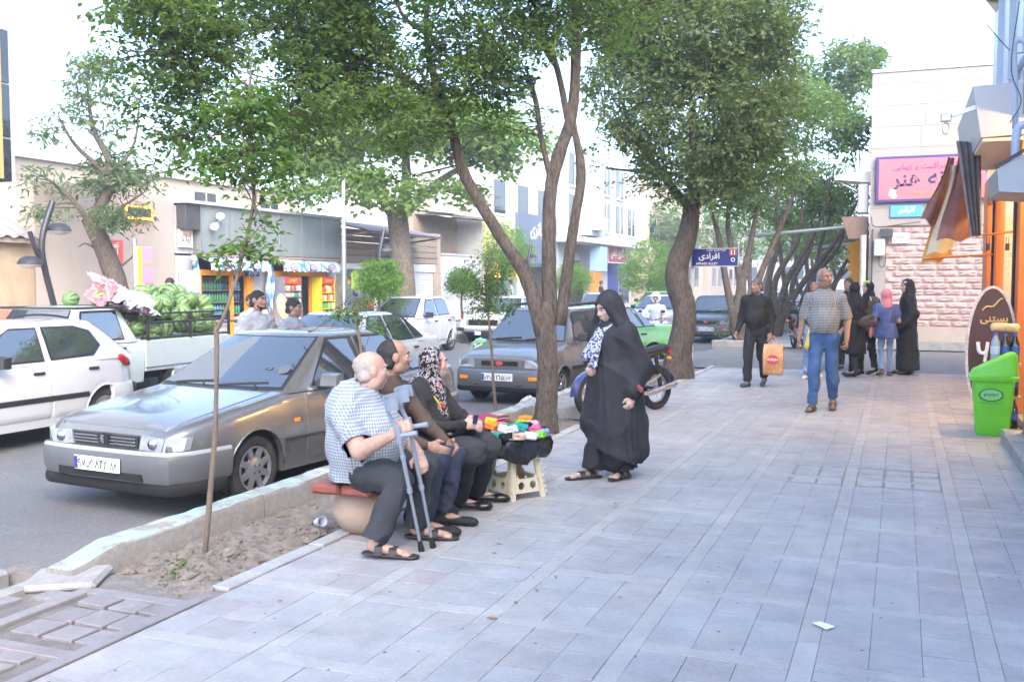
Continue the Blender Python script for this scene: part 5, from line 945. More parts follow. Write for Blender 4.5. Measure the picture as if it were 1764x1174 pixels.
def wheel(t, x, y, z, r, w, side, style, name='wheel'):
    Mx = Matrix.Translation((x, y, z)) @ Euler((0, R(90) * side, 0)).to_matrix().to_4x4()      # local +z points outward
    m = MB(); m.lathe([(r * .66, -w), (r * .93, -w), (r, -w * .82), (r * 1.003, -w * .5), (r, -w * .18), (r * .93, 0), (r * .80, .012), (r * .70, .004), (r * .66, -.015)], 36, Mx); o = m.obj('wheel', RUBBER, t, 40)
    m = MB()
    for k in range(36):
        for zz in (-.75, -.45, -.2):
            a_ = 2 * math.pi * (k + (.5 if zz == -.45 else 0)) / 36; p = Mx @ Vector((r * 1.002 * math.cos(a_), r * 1.002 * math.sin(a_), w * zz)); m.box(p, (.012, .03, .012), 0, (Matrix.Translation((0, 0, 0)) @ Euler((0, R(90) * side, 0)).to_matrix().to_4x4() @ Euler((0, 0, a_)).to_matrix().to_4x4()).to_3x3())
    m.obj('tread', RUBBER, o, kind='stuff')
    m = MB(); m.lathe([(r * .67, -.012), (r * .66, .006), (r * .60, .0), (r * .58, -.02)], 36, Mx)
    if style == 'holes':
        m.lathe([(.001, .012), (r * .17, .010), (r * .34, -.002), (r * .36, -.02)], 24, Mx)
        for k in range(8):
            a_ = 2 * math.pi * (k + .5) / 8; R3 = Mx @ Euler((0, 0, a_)).to_matrix().to_4x4(); V = [(r * .30, -r * .10, .0), (r * .60, -r * .085, .002), (r * .60, r * .085, .002), (r * .30, r * .10, .0)]; m.add([R3 @ Vector(p) for p in V] + [R3 @ Vector((p[0], p[1], -.02)) for p in V], [[0, 1, 2, 3], [0, 4, 5, 1], [1, 5, 6, 2], [2, 6, 7, 3], [3, 7, 4, 0]])
    elif style == 'steel':
        m.lathe([(.001, .0), (r * .2, .004), (r * .24, -.015), (r * .40, -.018), (r * .45, .0), (r * .5, -.02), (r * .58, -.025)], 28, Mx)
    else:
        m.lathe([(.001, .012), (r * .2, .01), (r * .24, -.01)], 20, Mx)
        for k in range(5):
            a_ = 2 * math.pi * k / 5; R3 = Mx @ Euler((0, 0, a_)).to_matrix().to_4x4(); V = [(r * .15, -r * .08, .006), (r * .62, -r * .07, .002), (r * .62, r * .07, .002), (r * .15, r * .08, .006)]; m.add([R3 @ Vector(p) for p in V] + [R3 @ Vector((p[0], p[1], -.02)) for p in V], [[0, 1, 2, 3], [0, 4, 5, 1], [1, 5, 6, 2], [2, 6, 7, 3], [3, 7, 4, 0]])
    m.obj('rim', RIMM, o, 40)
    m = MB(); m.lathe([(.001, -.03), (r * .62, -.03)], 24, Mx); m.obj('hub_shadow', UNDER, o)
    m = MB()
    for k in range(4):
        a_ = 2 * math.pi * (k + .5) / 4; m.box(Mx @ Vector((r * .14 * math.cos(a_), r * .14 * math.sin(a_), .012)), (.016, .016, .016))
    m.obj('wheel_nut', CHROME, o, kind='stuff'); return o
def interp(tab, y): return float(np.interp(y, [p[0] for p in tab], [p[1] for p in tab]))
class Car:
    def __init__(c, name, label, cat, x, yf, rz, S, col, group=None, trim=True):
        c.S = S; c.col = col; c.t = thing(name, label, cat, (x, yf, ROADZ), rz, group); c.build()
    def half(c, y): return interp(c.S['w'], y)
    def top(c, y): return interp(c.S['top'], y)
    def bottom(c, y):
        S = c.S; zb = interp(S['sill'], y)
        for yw in S['wy']:
            d = abs(y - yw)
            if d <= S['ra'] + 1e-6: zb = max(zb, S['rw'] + math.sqrt(max(S['ra'] ** 2 - d * d, 0)))
        return zb
    def sx(c, y, z):
        """half width of the body side at height z"""
        w = c.half(y); zt = c.top(y); u = (z - .2) / max(zt - .2, .05)
        return w + interp(c.S.get('sec', [(0, -.045), (.25, -.01), (.45, 0), (.6, 0), (.85, -.025), (.95, -.05), (1, -.085)]), u)
    def build(c):
        S, t = c.S, c.t; L = S['L']; ys = set(np.linspace(0, L, 41).round(3)) | set(S.get('ys', ()))
        for yw in S['wy']:
            for k in range(17): ys.add(round(yw - S['ra'] * math.cos(math.pi * k / 16), 4))
            ys |= {round(yw - S['ra'] - .002, 4), round(yw + S['ra'] + .002, 4)}
        ys = sorted(y for y in ys if 0 <= y <= L); rings = []; F = [0, .16, .32, .48, .62, .76, .88, .95, 1]
        for y in ys:
            zb, zt = c.bottom(y), c.top(y); P = [(c.sx(y, zb) - .07, zb + .0)]
            for f in F: z = zb + (zt - zb) * f; P.append((c.sx(y, z), z))
            w = P[-1][0]; cr = S.get('crown', .03) * min(1, y / .25 + .25); P += [(w - .06, zt + cr * .35), (w * .72, zt + cr * .62), (w * .4, zt + cr * .9)]
            rings.append([(-p[0], y, p[1]) for p in P] + [(0, y, zt + cr)] + [(p[0], y, p[1]) for p in P[::-1]])
        m = MB(); m.loft(rings, False); n = len(rings[0]); 
        for r_, fl in ((rings[0], 0), (rings[-1], 1)): m.add(r_, [list(range(n))[::-1] if not fl else list(range(n))])
        m.obj('body', c.col, t, 32)
        m = MB(); m.box((0, L / 2, .33), (S['W'] - .5, L - .35, .26)); 
        for yw in S['wy']: m.box((0, yw, .42), (S['W'] - .16, S['ra'] * 1.9, .42))
        m.obj('underbody', UNDER, t)
        for yw in S['wy']:
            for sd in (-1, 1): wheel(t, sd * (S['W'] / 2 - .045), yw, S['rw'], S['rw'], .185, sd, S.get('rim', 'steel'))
        c.cabin(); c.panels(); c.ends()
    def gh(c, v):
        S = c.S; A0, A1, C1, C0 = S['gh']; zb, zr = S['belt'], S['H'] - .05; z = zb + (zr - zb) * v; return A0 + (A1 - A0) * v, C0 + (C1 - C0) * v, S['wb'] + (S['wr'] - S['wb']) * v, z
    def cabin(c):
        S, t = c.S, c.t; rings = []; bow = S.get('bow', .10)
        def ring(v, dz=0, ins=0):
            a, b, w, z = c.gh(v); a += ins; b -= ins; w -= ins; P = []
            for i in range(9): u = -1 + 2 * i / 8; P.append((u * w * .94, a + bow * u * u * .9 - bow * .3, z + dz))
            P.append((w, a + bow + .05, z + dz)); 
            for i in range(1, 6): P.append((w, a + bow + .05 + (b - a - 2 * bow) * i / 6, z + dz))
            P.append((w, b - bow * .6 - .05, z + dz))
            for i in range(9): u = 1 - 2 * i / 8; P.append((u * w * .94, b - bow * .6 * u * u + bow * .2, z + dz))
            P.append((-w, b - bow * .6 - .05, z + dz))
            for i in range(5, 0, -1): P.append((-w, a + bow + .05 + (b - a - 2 * bow) * i / 6, z + dz))
            P.append((-w, a + bow + .05, z + dz)); return P
        for v in (-.06, 0, .25, .5, .75, 1): rings.append(ring(v))
        rings += [ring(1, .022, .03), ring(1, .038, .09), ring(1, .048, .2), ring(1, .05, .36)]
        m = MB(); m.loft(rings); m.obj('roof_shell', c.col, t, 32)
        # windscreen and rear window: curved panes set just proud of black surrounds
        def pane(front, name, v0, v1, in_, mat, off, par):
            rows = []
            for j in range(7):
                v = v0 + (v1 - v0) * j / 6; a, b, w, z = c.gh(v); row = []
                for i in range(13):
                    u = (-1 + 2 * i / 12) * (1 - in_); y = a + bow * (u / .94) ** 2 * .9 - bow * .3 - off if front else b - bow * .6 * (u / .94) ** 2 + bow * .2 + off; row.append((u * w, y, z + off * .6))
                rows.append(row if front else row[::-1])
            mb = MB(); mb.grid(rows); return mb.obj(name, mat, par, 180)
        for fr, nm in ((True, 'windscreen'), (False, 'rear_window')):
            p = pane(fr, nm, .04, .97, .10, CGLASS, .010, t); pane(fr, 'rubber_surround', .0, 1.0, .065, TRIM, .005, p)
        # side windows
        for sd in (-1, 1):
            for k, poly in enumerate(S['win']):
                def pt(y, v, o): a, b, w, z = c.gh(v); return (sd * (w + o), y, z)
                cy = sum(p[0] for p in poly) / len(poly); cv = sum(p[1] for p in poly) / len(poly)
                g = [pt(y, v, .012) for y, v in poly]; f = [pt(y + (.028 if y > cy else -.028), v + (.05 if v > cv else -.05), .006) for y, v in poly]; n = len(poly); q = list(range(n)) if sd < 0 else list(range(n))[::-1]
                mb = MB(); mb.add(g, [q]); o = mb.obj('side_window', CGLASS, t); mb = MB(); mb.add(f, [q]); mb.obj('rubber_surround', TRIM, o)
    def side_patch(c, sd, y0, y1, z0, z1, off=.005, ny=10, nz=7, slant=0.):
        rows = []
        for j in range(nz + 1):
            row = []
            for i in range(ny + 1):
                y = y0 + (y1 - y0) * i / ny; zb = max(z0, c.bottom(y) + .045); z = zb + (z1 - zb) * j / nz; e_ = 0 if (i in (0, ny) or j in (0, nz)) else 1; row.append((sd * (c.sx(y, z) + (off if e_ else -.004)), y, z))
            if True:
                row = [((p[0] if 0 < i_ < len(row) - 1 else p[0]), p[1], p[2]) for i_, p in enumerate(row)]
            rows.append(row if sd > 0 else row[::-1])
        mb = MB()
        # inset the outermost ring so that the edge turns in sharply
        return mb.grid(rows)
    def panels(c):
        S, t = c.S, c.t
        for sd in (-1, 1):
            for k, (y0, y1) in enumerate(S['doors']):
                e_ = .012; rows = []; ny, nz = 12, 8
                ysd = [y0, y0 + e_] + list(np.linspace(y0 + e_, y1 - e_, ny + 1))[1:-1] + [y1 - e_, y1]; z1 = S['belt'] - .035
                for j in range(nz + 3):
                    row = []
                    for i, y in enumerate(ysd):
                        zb = max(S['doorz'], c.bottom(y) + .05); fz = [0, e_ / max(z1 - zb, .1)] + list(np.linspace(e_ / max(z1 - zb, .1), 1 - e_ / max(z1 - zb, .1), nz + 1))[1:-1] + [1 - e_ / max(z1 - zb, .1), 1]; z = zb + (z1 - zb) * fz[j]; ed = i in (0, len(ysd) - 1) or j in (0, nz + 2); row.append((sd * (c.sx(y, z) + (-.006 if ed else .006)), y, z))
                    rows.append(row if sd > 0 else row[::-1])
                mb = MB(); mb.grid(rows); d = mb.obj('door', c.col, t, 40)
                if S.get('handle', True):
                    hy = y1 - .16; hz = z1 - .085; mb = MB(); mb.box((sd * (c.sx(hy, hz) + .018), hy, hz), (.03, .16, .035), .01); mb.obj('handle', S.get('hmat', TRIM), d)
            if 'strip' in S:
                z0, z1_, mat_, ya, yb = S['strip']; rows = []
                for y in np.linspace(ya, yb, 24):
                    if c.bottom(y) > z0 - .02: continue
                    rows.append([(sd * (c.sx(y, z0) + .002), y, z0), (sd * (c.sx(y, z0) + .018), y, z0 + .01), (sd * (c.sx(y, z1_) + .018), y, z1_ - .01), (sd * (c.sx(y, z1_) + .002), y, z1_)])
                if rows: mb = MB(); mb.loft([r[::-1] for r in rows] if sd > 0 else rows, True); mb.obj('side_strip', mat_, t, 40)
            # wheel arch lips
            for yw in S['wy']:
                P = []
                for k in range(15): a_ = math.pi * k / 14; y = yw - S['ra'] * math.cos(a_); z = S['rw'] + S['ra'] * math.sin(a_); P.append((sd * (c.sx(y, z) + .0), y, z))
                mb = MB(); mb.tube(P, .012, 6); mb.obj('arch_lip', S.get('lipm', c.col), t, 180)
            if 'mirror' in S:
                y, z = S['mirror']; xb = c.sx(y, S['belt'] - .05); mb = MB(); mb.loft([[(sd * (xb + .02 + .2 * 0), y + .0 + a * .0, 0)] for a in ()] or [[(sd * (xb + dx), y + dy, z + dz) for dx, dy, dz in ring] for ring in ([(.03, -.02, -.05), (.20, -.0, -.045), (.21, .0, .05), (.05, -.02, .06)], [(.03, .06, -.07), (.22, .05, -.06), (.23, .05, .07), (.04, .06, .08)], [(.04, .1, -.065), (.215, .09, -.055), (.225, .09, .065), (.05, .1, .075)])]); mo = mb.obj('mirror', S.get('mirm', TRIM), t, 40)
                mb = MB(); mb.add([(sd * (xb + a_), y + .101 - a_ * .05, z + b_) for a_, b_ in ((.05, -.055), (.21, -.047), (.215, .055), (.06, .065))], [[0, 1, 2, 3] if sd < 0 else [3, 2, 1, 0]]); mb.obj('mirror_glass', CHROME, mo)
                mb = MB(); mb.bar((sd * (xb - .03), y, z - .03), (sd * (xb + .06), y + .04, z - .02), .06, .06); mb.obj('mirror_foot', TRIM, mo)
            if 'indicator' in S: y, z = S['indicator']; mb = MB(); mb.box((sd * (c.sx(y, z) + .006), y, z), (.015, .07, .035), .004); mb.obj('side_indicator', AMBER, t)
        # bonnet panel with a shut line, boot lid
        for nm, (y0, y1, kx) in (('bonnet', S['hood']), *((('boot_lid', S['boot']),) if 'boot' in S else ())):
            rows = []; e_ = .014; yl = [y0, y0 + e_] + list(np.linspace(y0 + e_, y1 - e_, 11))[1:-1] + [y1 - e_, y1]
            for i, y in enumerate(yl):
                w = (c.sx(y, c.top(y)) - .06) * kx + .0; cr = S.get('crown', .03) * min(1, y / .25 + .25); zt = c.top(y); row = []; us = [-1, -.975] + list(np.linspace(-.9, .9, 9)) + [.975, 1]
                for j, u in enumerate(us): x = u * w; q = abs(x) / max(c.sx(y, zt), .1); z = zt + cr * (1 - .65 * max(0, (q - .4) / .6) - .1 * q); ed = i in (0, len(yl) - 1) or j in (0, len(us) - 1); row.append((x, y, z + (-.012 if ed else .007)))
                rows.append(row)
            mb = MB(); mb.grid(rows); mb.obj(nm, c.col, t, 40)
    def bumper(c, front, z0, z1, mat, out=.07, wrap=.75, name=None, top=None):
        S = c.S; L = S['L']; P = []; 
        for k in range(21):
            u = -1 + 2 * k / 20; e_ = abs(u)
            if e_ > .72: f = (e_ - .72) / .28; y = wrap * f; x = math.copysign(c.half(min(y + .02, L / 2) if front else max(L - y - .02, L / 2)) + .012, u); 
            else: x = u / .72 * (c.half(.03 if front else L - .03) + .0); y = -out * (1 - (e_ / .72) ** 4 * .75)
            if e_ > .72: y = -out * .25 + (wrap + out * .25) * f
            P.append((x, y if front else L - y))
        rings = []
        for i, (x, y) in enumerate(P):
            tx, ty = P[min(i + 1, 20)][0] - P[max(i - 1, 0)][0], P[min(i + 1, 20)][1] - P[max(i - 1, 0)][1]; d = math.hypot(tx, ty); nx, ny = (ty / d, -tx / d) if front else (-ty / d, tx / d)
            h_ = z1 - z0; rings.append([(x - nx * .05, y - ny * .05, z0), (x + nx * -.004, y + ny * -.004, z0), (x + nx * .018, y + ny * .018, z0 + h_ * .25), (x + nx * .022, y + ny * .022, z0 + h_ * .6), (x + nx * .014, y + ny * .014, z1 - h_ * .1), (x, y, z1), (x - nx * .05, y - ny * .05, z1)])
        m = MB(); m.loft(rings if front else [r[::-1] for r in rings]); o = m.obj(name or ('front_bumper' if front else 'rear_bumper'), mat, c.t, 40)
        if top is not None: mb = MB(); mb.loft([[(q[5][0], q[5][1], q[5][2] - .004), (q[4][0], q[4][1], q[4][2]), (q[4][0] * 1.0, q[4][1], q[4][2] + .012), (q[5][0], q[5][1], q[5][2] + .006)] for q in rings]); mb.obj('bumper_strip', top, o, 40)
        return o
    def front_poly(c, name, poly, mat, d=.03, y=0., par=None, mirror=False, ch=True, smooth=None):
        """polygon (x, z) on the nose (or tail) standing proud by d; follows the nose's plan curve"""
        out = []
        for sg in ((1, -1) if mirror else (1,)):
            P = [(p[0] * sg, p[1]) for p in poly]; P = P if sg > 0 else P[::-1]; n = len(P)
            def yy(x): return y + max(0, (abs(x) - c.S.get('flat', .55))) * c.S.get('sweep', .6)
            V = [(x, yy(x) - d, z) for x, z in P] + [(x * 1.0, yy(x) + .06, z) for x, z in P]; m = MB(); m.add(V, [list(range(n))] + [[(i + 1) % n, i, i + n, (i + 1) % n + n] for i in range(n)]); out.append(m.obj(name, mat, par or c.t, smooth))
        return out
    def tail_poly(c, name, poly, mat, d=.02, mirror=True):
        L = c.S['L']
        for sg in ((1, -1) if mirror else (1,)):
            P = [(p[0] * sg, p[1]) for p in poly]; P = P[::-1] if sg > 0 else P; n = len(P); V = [(x, L + d - max(0, abs(x) - .6) * .5, z) for x, z in P] + [(x, L - .1 - max(0, abs(x) - .6) * .5, z) for x, z in P]; m = MB(); m.add(V, [list(range(n))] + [[(i + 1) % n, i, i + n, (i + 1) % n + n] for i in range(n)]); m.obj(name, mat, c.t)
    def plate(c, z, parts=None, y=-.10, w=.52, x=0., front=True):
        m = MB(); m.box((x, y, z), (w, .012, .115), .004); o = m.obj('number_plate', PLATE, c.t)
        m = MB(); m.box((x - w / 2 + .025, y - .0065, z), (.04, .003, .1)); m.obj('blue_band', BLUE, o)
        m = MB(); m.box((x + w * .27, y - .0065, z), (.006, .003, .1)); m.obj('divider', BTXT, o)
        if parts:
            for s, xx, ww, hh in parts: text(s, BTXT, o, T(x + xx, y - .009, z), ww, hh)
        return o
    def wipers(c, pair=True):
        S = c.S; A0, A1, C1, C0 = S['gh']
        for x0, x1 in ((-.5, -.05), (.05, .55)):
            P = []
            for i in range(5):
                x = x0 + (x1 - x0) * i / 4; v = .06 + .10 * i / 4 * (1 - i / 4 * .3); a, b, w, z = c.gh(v); u = x / w; P.append((x, a + S.get('bow', .1) * (u / .94) ** 2 * .9 - S.get('bow', .1) * .3 - .028, z))
            m = MB(); m.tube(P[::-1] if x0 < 0 else P[::-1], .012, 6); a, b, w, z = c.gh(0); m.tube([(x1, a - .06, z - .02), P[3], P[2]], .010, 6); m.obj('wiper', TRIM, c.t)
    def ends(c): pass

S405 = dict(L=4.36, W=1.70, H=1.41, wy=(.86, 3.53), ra=.345, rw=.295, sill=[(0, .30), (.3, .22), (3.9, .22), (4.36, .34)], w=[(0, .70), (.06, .765), (.2, .81), (.6, .845), (1.3, .855), (3.2, .855), (3.9, .83), (4.25, .79), (4.36, .74)], top=[(0, .665), (.05, .705), (.25, .755), (.7, .83), (1.25, .905), (1.45, .925), (3.4, .95), (3.65, .965), (4.25, .955), (4.33, .93), (4.36, .88)], belt=.925, gh=(1.22, 2.02, 3.05, 3.72), wb=.80, wr=.565, bow=.13,
            win=[[(1.66, .08), (2.50, .08), (2.50, .93), (2.14, .93)], [(2.60, .08), (3.26, .08), (3.08, .93), (2.60, .93)], [(3.34, .10), (3.60, .12), (3.26, .80), (3.16, .93)]], doors=[(1.5, 2.54), (2.565, 3.42)], doorz=.27, hood=(.06, 1.2, .97), boot=(3.78, 4.3, .97), mirror=(1.72, .98), indicator=(1.36, .66), strip=(.50, .515, TRIM, 1.2, 4.2), sweep=.9, flat=.69, rim='holes')
class C405(Car):
    def ends(c):
        t = c.t
        c.bumper(True, .30, .55, c.S.get('bumpm', TRIM), .07, .52, top=c.S.get('btop')); c.bumper(True, .20, .31, UNDER, .03, .45, 'valance'); c.bumper(False, .34, .62, c.S.get('bumpm', TRIM), .06, .55, top=c.S.get('btop'))
        g = c.front_poly('grille', [(-.36, .565), (.36, .565), (.38, .66), (-.38, .66)], TRIM, .015)[0]
        for k in range(3): m = MB(); m.box((0, -.02, .585 + k * .026), (.70 - .0 * k, .02, .012), .003); m.obj('grille_bar', c.col, g)
        h_ = c.front_poly('headlamp', [(.38, .555), (.62, .545), (.66, .66), (.41, .672)], LAMP, .012, mirror=True); k_ = c.front_poly('indicator_lamp', [(.63, .545), (.78, .565), (.80, .665), (.67, .662)], M('lamp_clear', (.42, .45, .48), .12, spec=.9), .012, mirror=True)
        for o in h_:
            sg = 1 if o.data.vertices[0].co.x > 0 else -1; m = MB(); m.lathe([(.001, .02), (.04, .015), (.048, 0)], 16, T(sg * .53, -.012, .61, R(90))); m.obj('reflector', CHROME, o, 60)
        m = MB(); m.prism([(-.055, .57), (.055, .57), (.062, .655), (0, .672), (-.062, .655)], .02, T(0, -.04, 0)); e_ = m.obj('badge', BLACKM, t)
        m = MB(); pts = [(-.03, .585), (-.012, .6), (.0, .583), (.02, .588), (.008, .61), (.03, .622), (.01, .63), (.022, .65), (-.004, .66), (-.02, .65), (-.012, .635), (-.034, .628), (-.012, .615)]; m.prism(pts, .005, T(0, -.047, 0)); m.obj('lion_emblem', CHROME, e_)
        m = MB(); m.box((0, -.075, .345), (.95, .03, .06)); m.obj('air_intake', UNDER, t)
        c.plate(.425, c.S.get('plate'), -.105); c.wipers()
        c.tail_poly('tail_lamp', [(.40, .70), (.74, .70), (.74, .84), (.40, .84)], REDL); m = MB(); m.box((0, 4.372, .77), (.76, .03, .13), .01); m.obj('rear_panel', TRIM, t)
        m = MB(); m.tube([(.35, 2.2, 1.40), (.42, 2.75, 1.62)], .004, 5); m.box((.35, 2.19, 1.40), (.03, .06, .02), .005); m.obj('aerial', BLACKM, t)
        # cabin not modelled; dark glass colour stands in for its shaded inside
GREYP = paint('grey', (.185, .183, .178), .5, .27, 1.); DKB = M('bumper_grey', (.10, .103, .107), .45, var=.08)
c1 = C405('parked_car', 'dusty dark grey saloon parked at the kerb behind the bench', 'car', -6.02, 6.32, R(-6), dict(S405, bumpm=DKB, btop=M('strip_grey', (.30, .31, .33), .35), plate=[('۹۷', -.165, .09, .075), ('ص', -.075, .08, .07), ('۸۴۲', .055, .14, .075), ('۸۸', .20, .08, .07)], hmat=GREYP, mirm=GREYP), GREYP)
m = MB(); m.box((.3, 1.56, 1.08), (.24, .004, .06)); 
# windscreen sticker
a, b, w, z = c1.gh(.42); text('دستا', M('sticker', (.10, .11, .12), .5), c1.t, Matrix.Translation((.34, a - .13 * .3 + .13 * .2 - .02, z)) @ Euler((R(-58), 0, 0)).to_matrix().to_4x4(), w=.22, name='windscreen_sticker')
m = MB(); m.prism([(0, -.07), (.08, -.03), (.08, .05), (0, .08), (-.06, .03)], .002, Matrix.Translation((.56, c1.gh(.36)[0] + .005, c1.gh(.36)[3])) @ Euler((R(-58), 0, 0)).to_matrix().to_4x4()); m.obj('windscreen_logo', MATS['sticker'], c1.t)
WHITEP = paint('white', (.56, .575, .59), 0, .25, .9, da=.12)
S206 = dict(L=3.82, W=1.66, H=1.43, wy=(.78, 3.22), ra=.335, rw=.29, sill=[(0, .32), (.3, .21), (3.4, .21), (3.82, .32)], w=[(0, .52), (.08, .66), (.25, .75), (.6, .81), (1.3, .83), (2.9, .83), (3.5, .80), (3.75, .72), (3.82, .62)], top=[(0, .60), (.08, .68), (.5, .80), (1.0, .91), (1.2, .95), (2.6, 1.0), (3.4, 1.02), (3.7, 1.0), (3.82, .92)], belt=.96, gh=(.92, 1.75, 3.35, 3.80), wb=.775, wr=.55, bow=.17, crown=.04,
            win=[[(1.5, .06), (2.30, .07), (2.36, .90), (1.98, .90), (1.72, .55)], [(2.44, .08), (3.05, .12), (3.22, .40), (3.14, .74), (2.92, .90), (2.48, .91)]], doors=[(1.36, 2.36), (2.385, 3.18)], doorz=.30, hood=(.1, .95, .95), mirror=(1.58, 1.0), strip=(.50, .57, TRIM, 1.15, 3.0), rim='steel', sweep=.9, flat=.3)
class C206(Car):
    def ends(c):
        c.bumper(True, .24, .52, c.col, .09, .5); c.bumper(False, .30, .62, c.col, .07, .5); c.front_poly('headlamp', [(.30, .56), (.62, .60), (.66, .72), (.5, .72)], LAMP, .0, mirror=True); c.plate(.42, None, -.12); c.wipers()
        for sd in (1, -1): m = MB(); m.ball((sd * .765, 3.58, .90), (.035, .15, .055), 10, 8, rot=Euler((R(-28), 0, R(-14) * -sd)).to_matrix()); m.obj('side_tail_lamp', REDL, c.t, 180)
        m = MB(); m.box((.60, 3.83, .55), (.25, .05, .09), .03); m.obj('bumper_pad', TRIM, c.t)
C206('parked_car', 'white hatchback with black side strip at left edge', 'car', -10.05, 6.45, R(-1), S206, WHITEP)
# white saloon, green taxi share the saloon's shape
C405('parked_car', 'white saloon in the lane behind the grey saloon', 'car', -8.45, 11.7, R(-1), dict(S405, bumpm=WHITEP, rim='steel'), WHITEP)
GRNP = paint('green', (.16, .50, .10), 0, .3, .8)
C405('taxi', 'bright green taxi saloon behind the small grey hatchback', 'taxi', -7.55, 18.1, R(-36), dict(S405, bumpm=GRNP, rim='steel'), GRNP)
# small grey hatchback with roof bars
SPR = dict(L=3.6, W=1.60, H=1.46, wy=(.70, 2.99), ra=.315, rw=.27, sill=[(0, .30), (.25, .21), (3.3, .21), (3.6, .3)], w=[(0, .70), (.06, .745), (.25, .775), (.7, .80), (2.9, .80), (3.4, .77), (3.6, .70)], top=[(0, .70), (.05, .74), (.4, .82), (.95, .90), (1.1, .93), (3.2, .96), (3.5, .95), (3.6, .86)], belt=.93, gh=(.92, 1.5, 3.2, 3.5), wb=.745, wr=.56, bow=.10, win=[[(1.28, .08), (2.1, .08), (2.1, .92), (1.56, .92)], [(2.2, .08), (2.95, .08), (2.88, .92), (2.2, .92)]], doors=[(1.05, 2.13), (2.15, 3.0)], doorz=.28, hood=(.05, .9, .97), mirror=(1.3, .99), indicator=(.98, .68), strip=(.48, .55, TRIM, .95, 3.3), rim='alloy', sweep=1.2, flat=.69)
class CPride(Car):
    def ends(c):
        t = c.t; bm = c.S.get('bumpm', DKB); c.bumper(True, .28, .54, bm, .08, .4, top=M('strip_blue', (.12, .14, .22), .4)); c.bumper(True, .20, .29, UNDER, .05, .35, 'valance'); c.bumper(False, .3, .55, bm, .06, .4)
        g = c.front_poly('grille', [(-.36, .585), (.36, .585), (.39, .69), (-.39, .69)], c.col, .012)[0]; m = MB(); m.box((0, -.015, .64), (.62, .012, .075), .01); m.obj('grille_opening', UNDER, g)
        for k in range(3): m = MB(); m.box((0, -.022, .615 + k * .025), (.6, .008, .007)); m.obj('grille_bar', TRIM, g)
        m = MB(); m.lathe([(.001, .008), (.045, .006), (.05, 0)], 20, T(0, -.028, .64, R(90)) @ Matrix.Diagonal((1.3, .7, 1, 1))); m.obj('oval_badge', RED, g)
        c.front_poly('headlamp', [(.42, .575), (.70, .575), (.735, .62), (.72, .69), (.44, .70)], LAMP, .014, mirror=True)
        for sd in (1, -1): m = MB(); m.box((sd * .58, -.108 + .03, .42), (.14, .03, .055), .006); m.obj('indicator_lamp', AMBER, t)
        m = MB(); m.box((0, -.07, .33), (.8, .03, .05)); m.obj('air_intake', UNDER, t)
        c.plate(.435, c.S.get('plate'), -.108); c.wipers()
        for sd in (1, -1) if c.S.get('rack') else ():
            m = MB(); m.tube([(sd * .5, 1.45, 1.44), (sd * .5, 1.55, 1.50), (sd * .5, 2.9, 1.52), (sd * .5, 3.05, 1.46)], .028, 8); m.obj('roof_bar', TRIM, t, 60)
c2 = CPride('parked_car', 'small grey hatchback with roof bars parked beyond the forked elm', 'car', -5.72, 14.15, R(-3), dict(SPR, rack=1, plate=[('۶۳', -.165, .09, .075), ('ی', -.075, .075, .07), ('۲۱۵', .055, .14, .075), ('۶۶', .20, .08, .07)]), paint('warm_grey', (.20, .195, .185), .55, .32, 1.))
DKP = paint('charcoal', (.07, .075, .08), .4, .32, .9)
CPride('parked_car', 'dark saloon parked facing us behind the street sign post', 'car', -5.55, 30.6, R(-1), dict(SPR, plate=[('۲۷', -.165, .09, .075), ('ص', -.075, .075, .07), ('۸۹۲', .055, .14, .075), ('۱۱', .20, .08, .07)]), DKP)
SMZ = dict(S206, L=3.5, W=1.52, H=1.50, wy=(.72, 2.95), w=[(0, .50), (.08, .62), (.3, .70), (.7, .75), (2.8, .76), (3.3, .70), (3.5, .58)], top=[(0, .62), (.1, .72), (.5, .84), (.9, .93), (1.1, .98), (3.1, 1.02), (3.4, 1.0), (3.5, .92)], belt=.97, gh=(.75, 1.5, 3.1, 3.47), wb=.715, wr=.52, win=[[(1.25, .06), (2.05, .07), (2.1, .90), (1.72, .90)], [(2.16, .08), (2.85, .10), (2.86, .80), (2.7, .92), (2.2, .92)]], doors=[(1.1, 2.1), (2.12, 2.92)], mirror=(1.3, 1.02), rim='alloy', hood=(.1, .8, .95)); SMZ.pop('strip'); 
C206('parked_car', 'small rounded white hatchback parked across the road', 'car', -12.2, 21.9, R(0), SMZ, WHITEP)
SPK = dict(L=4.3, W=1.62, H=1.42, wy=(.75, 3.2), ra=.33, rw=.29, sill=[(0, .36), (.3, .24), (3.9, .24), (4.3, .36)], w=[(0, .76), (.1, .79), (.5, .80), (3.8, .80), (4.3, .76)], top=[(0, .78), (.04, .82), (.5, .86), (1.2, .91), (1.4, .93), (3.5, .94), (4.2, .92), (4.3, .86)], belt=.93, gh=(1.2, 1.7, 3.0, 3.5), wb=.75, wr=.58, bow=.08, win=[[(1.6, .08), (2.3, .08), (2.3, .92), (1.8, .92)], [(2.4, .08), (3.2, .08), (3.0, .92), (2.4, .92)]], doors=[(1.4, 2.36), (2.38, 3.3)], doorz=.3, hood=(.05, 1.15, .95), mirror=(1.6, .98), rim='steel', sweep=.2, flat=.5)
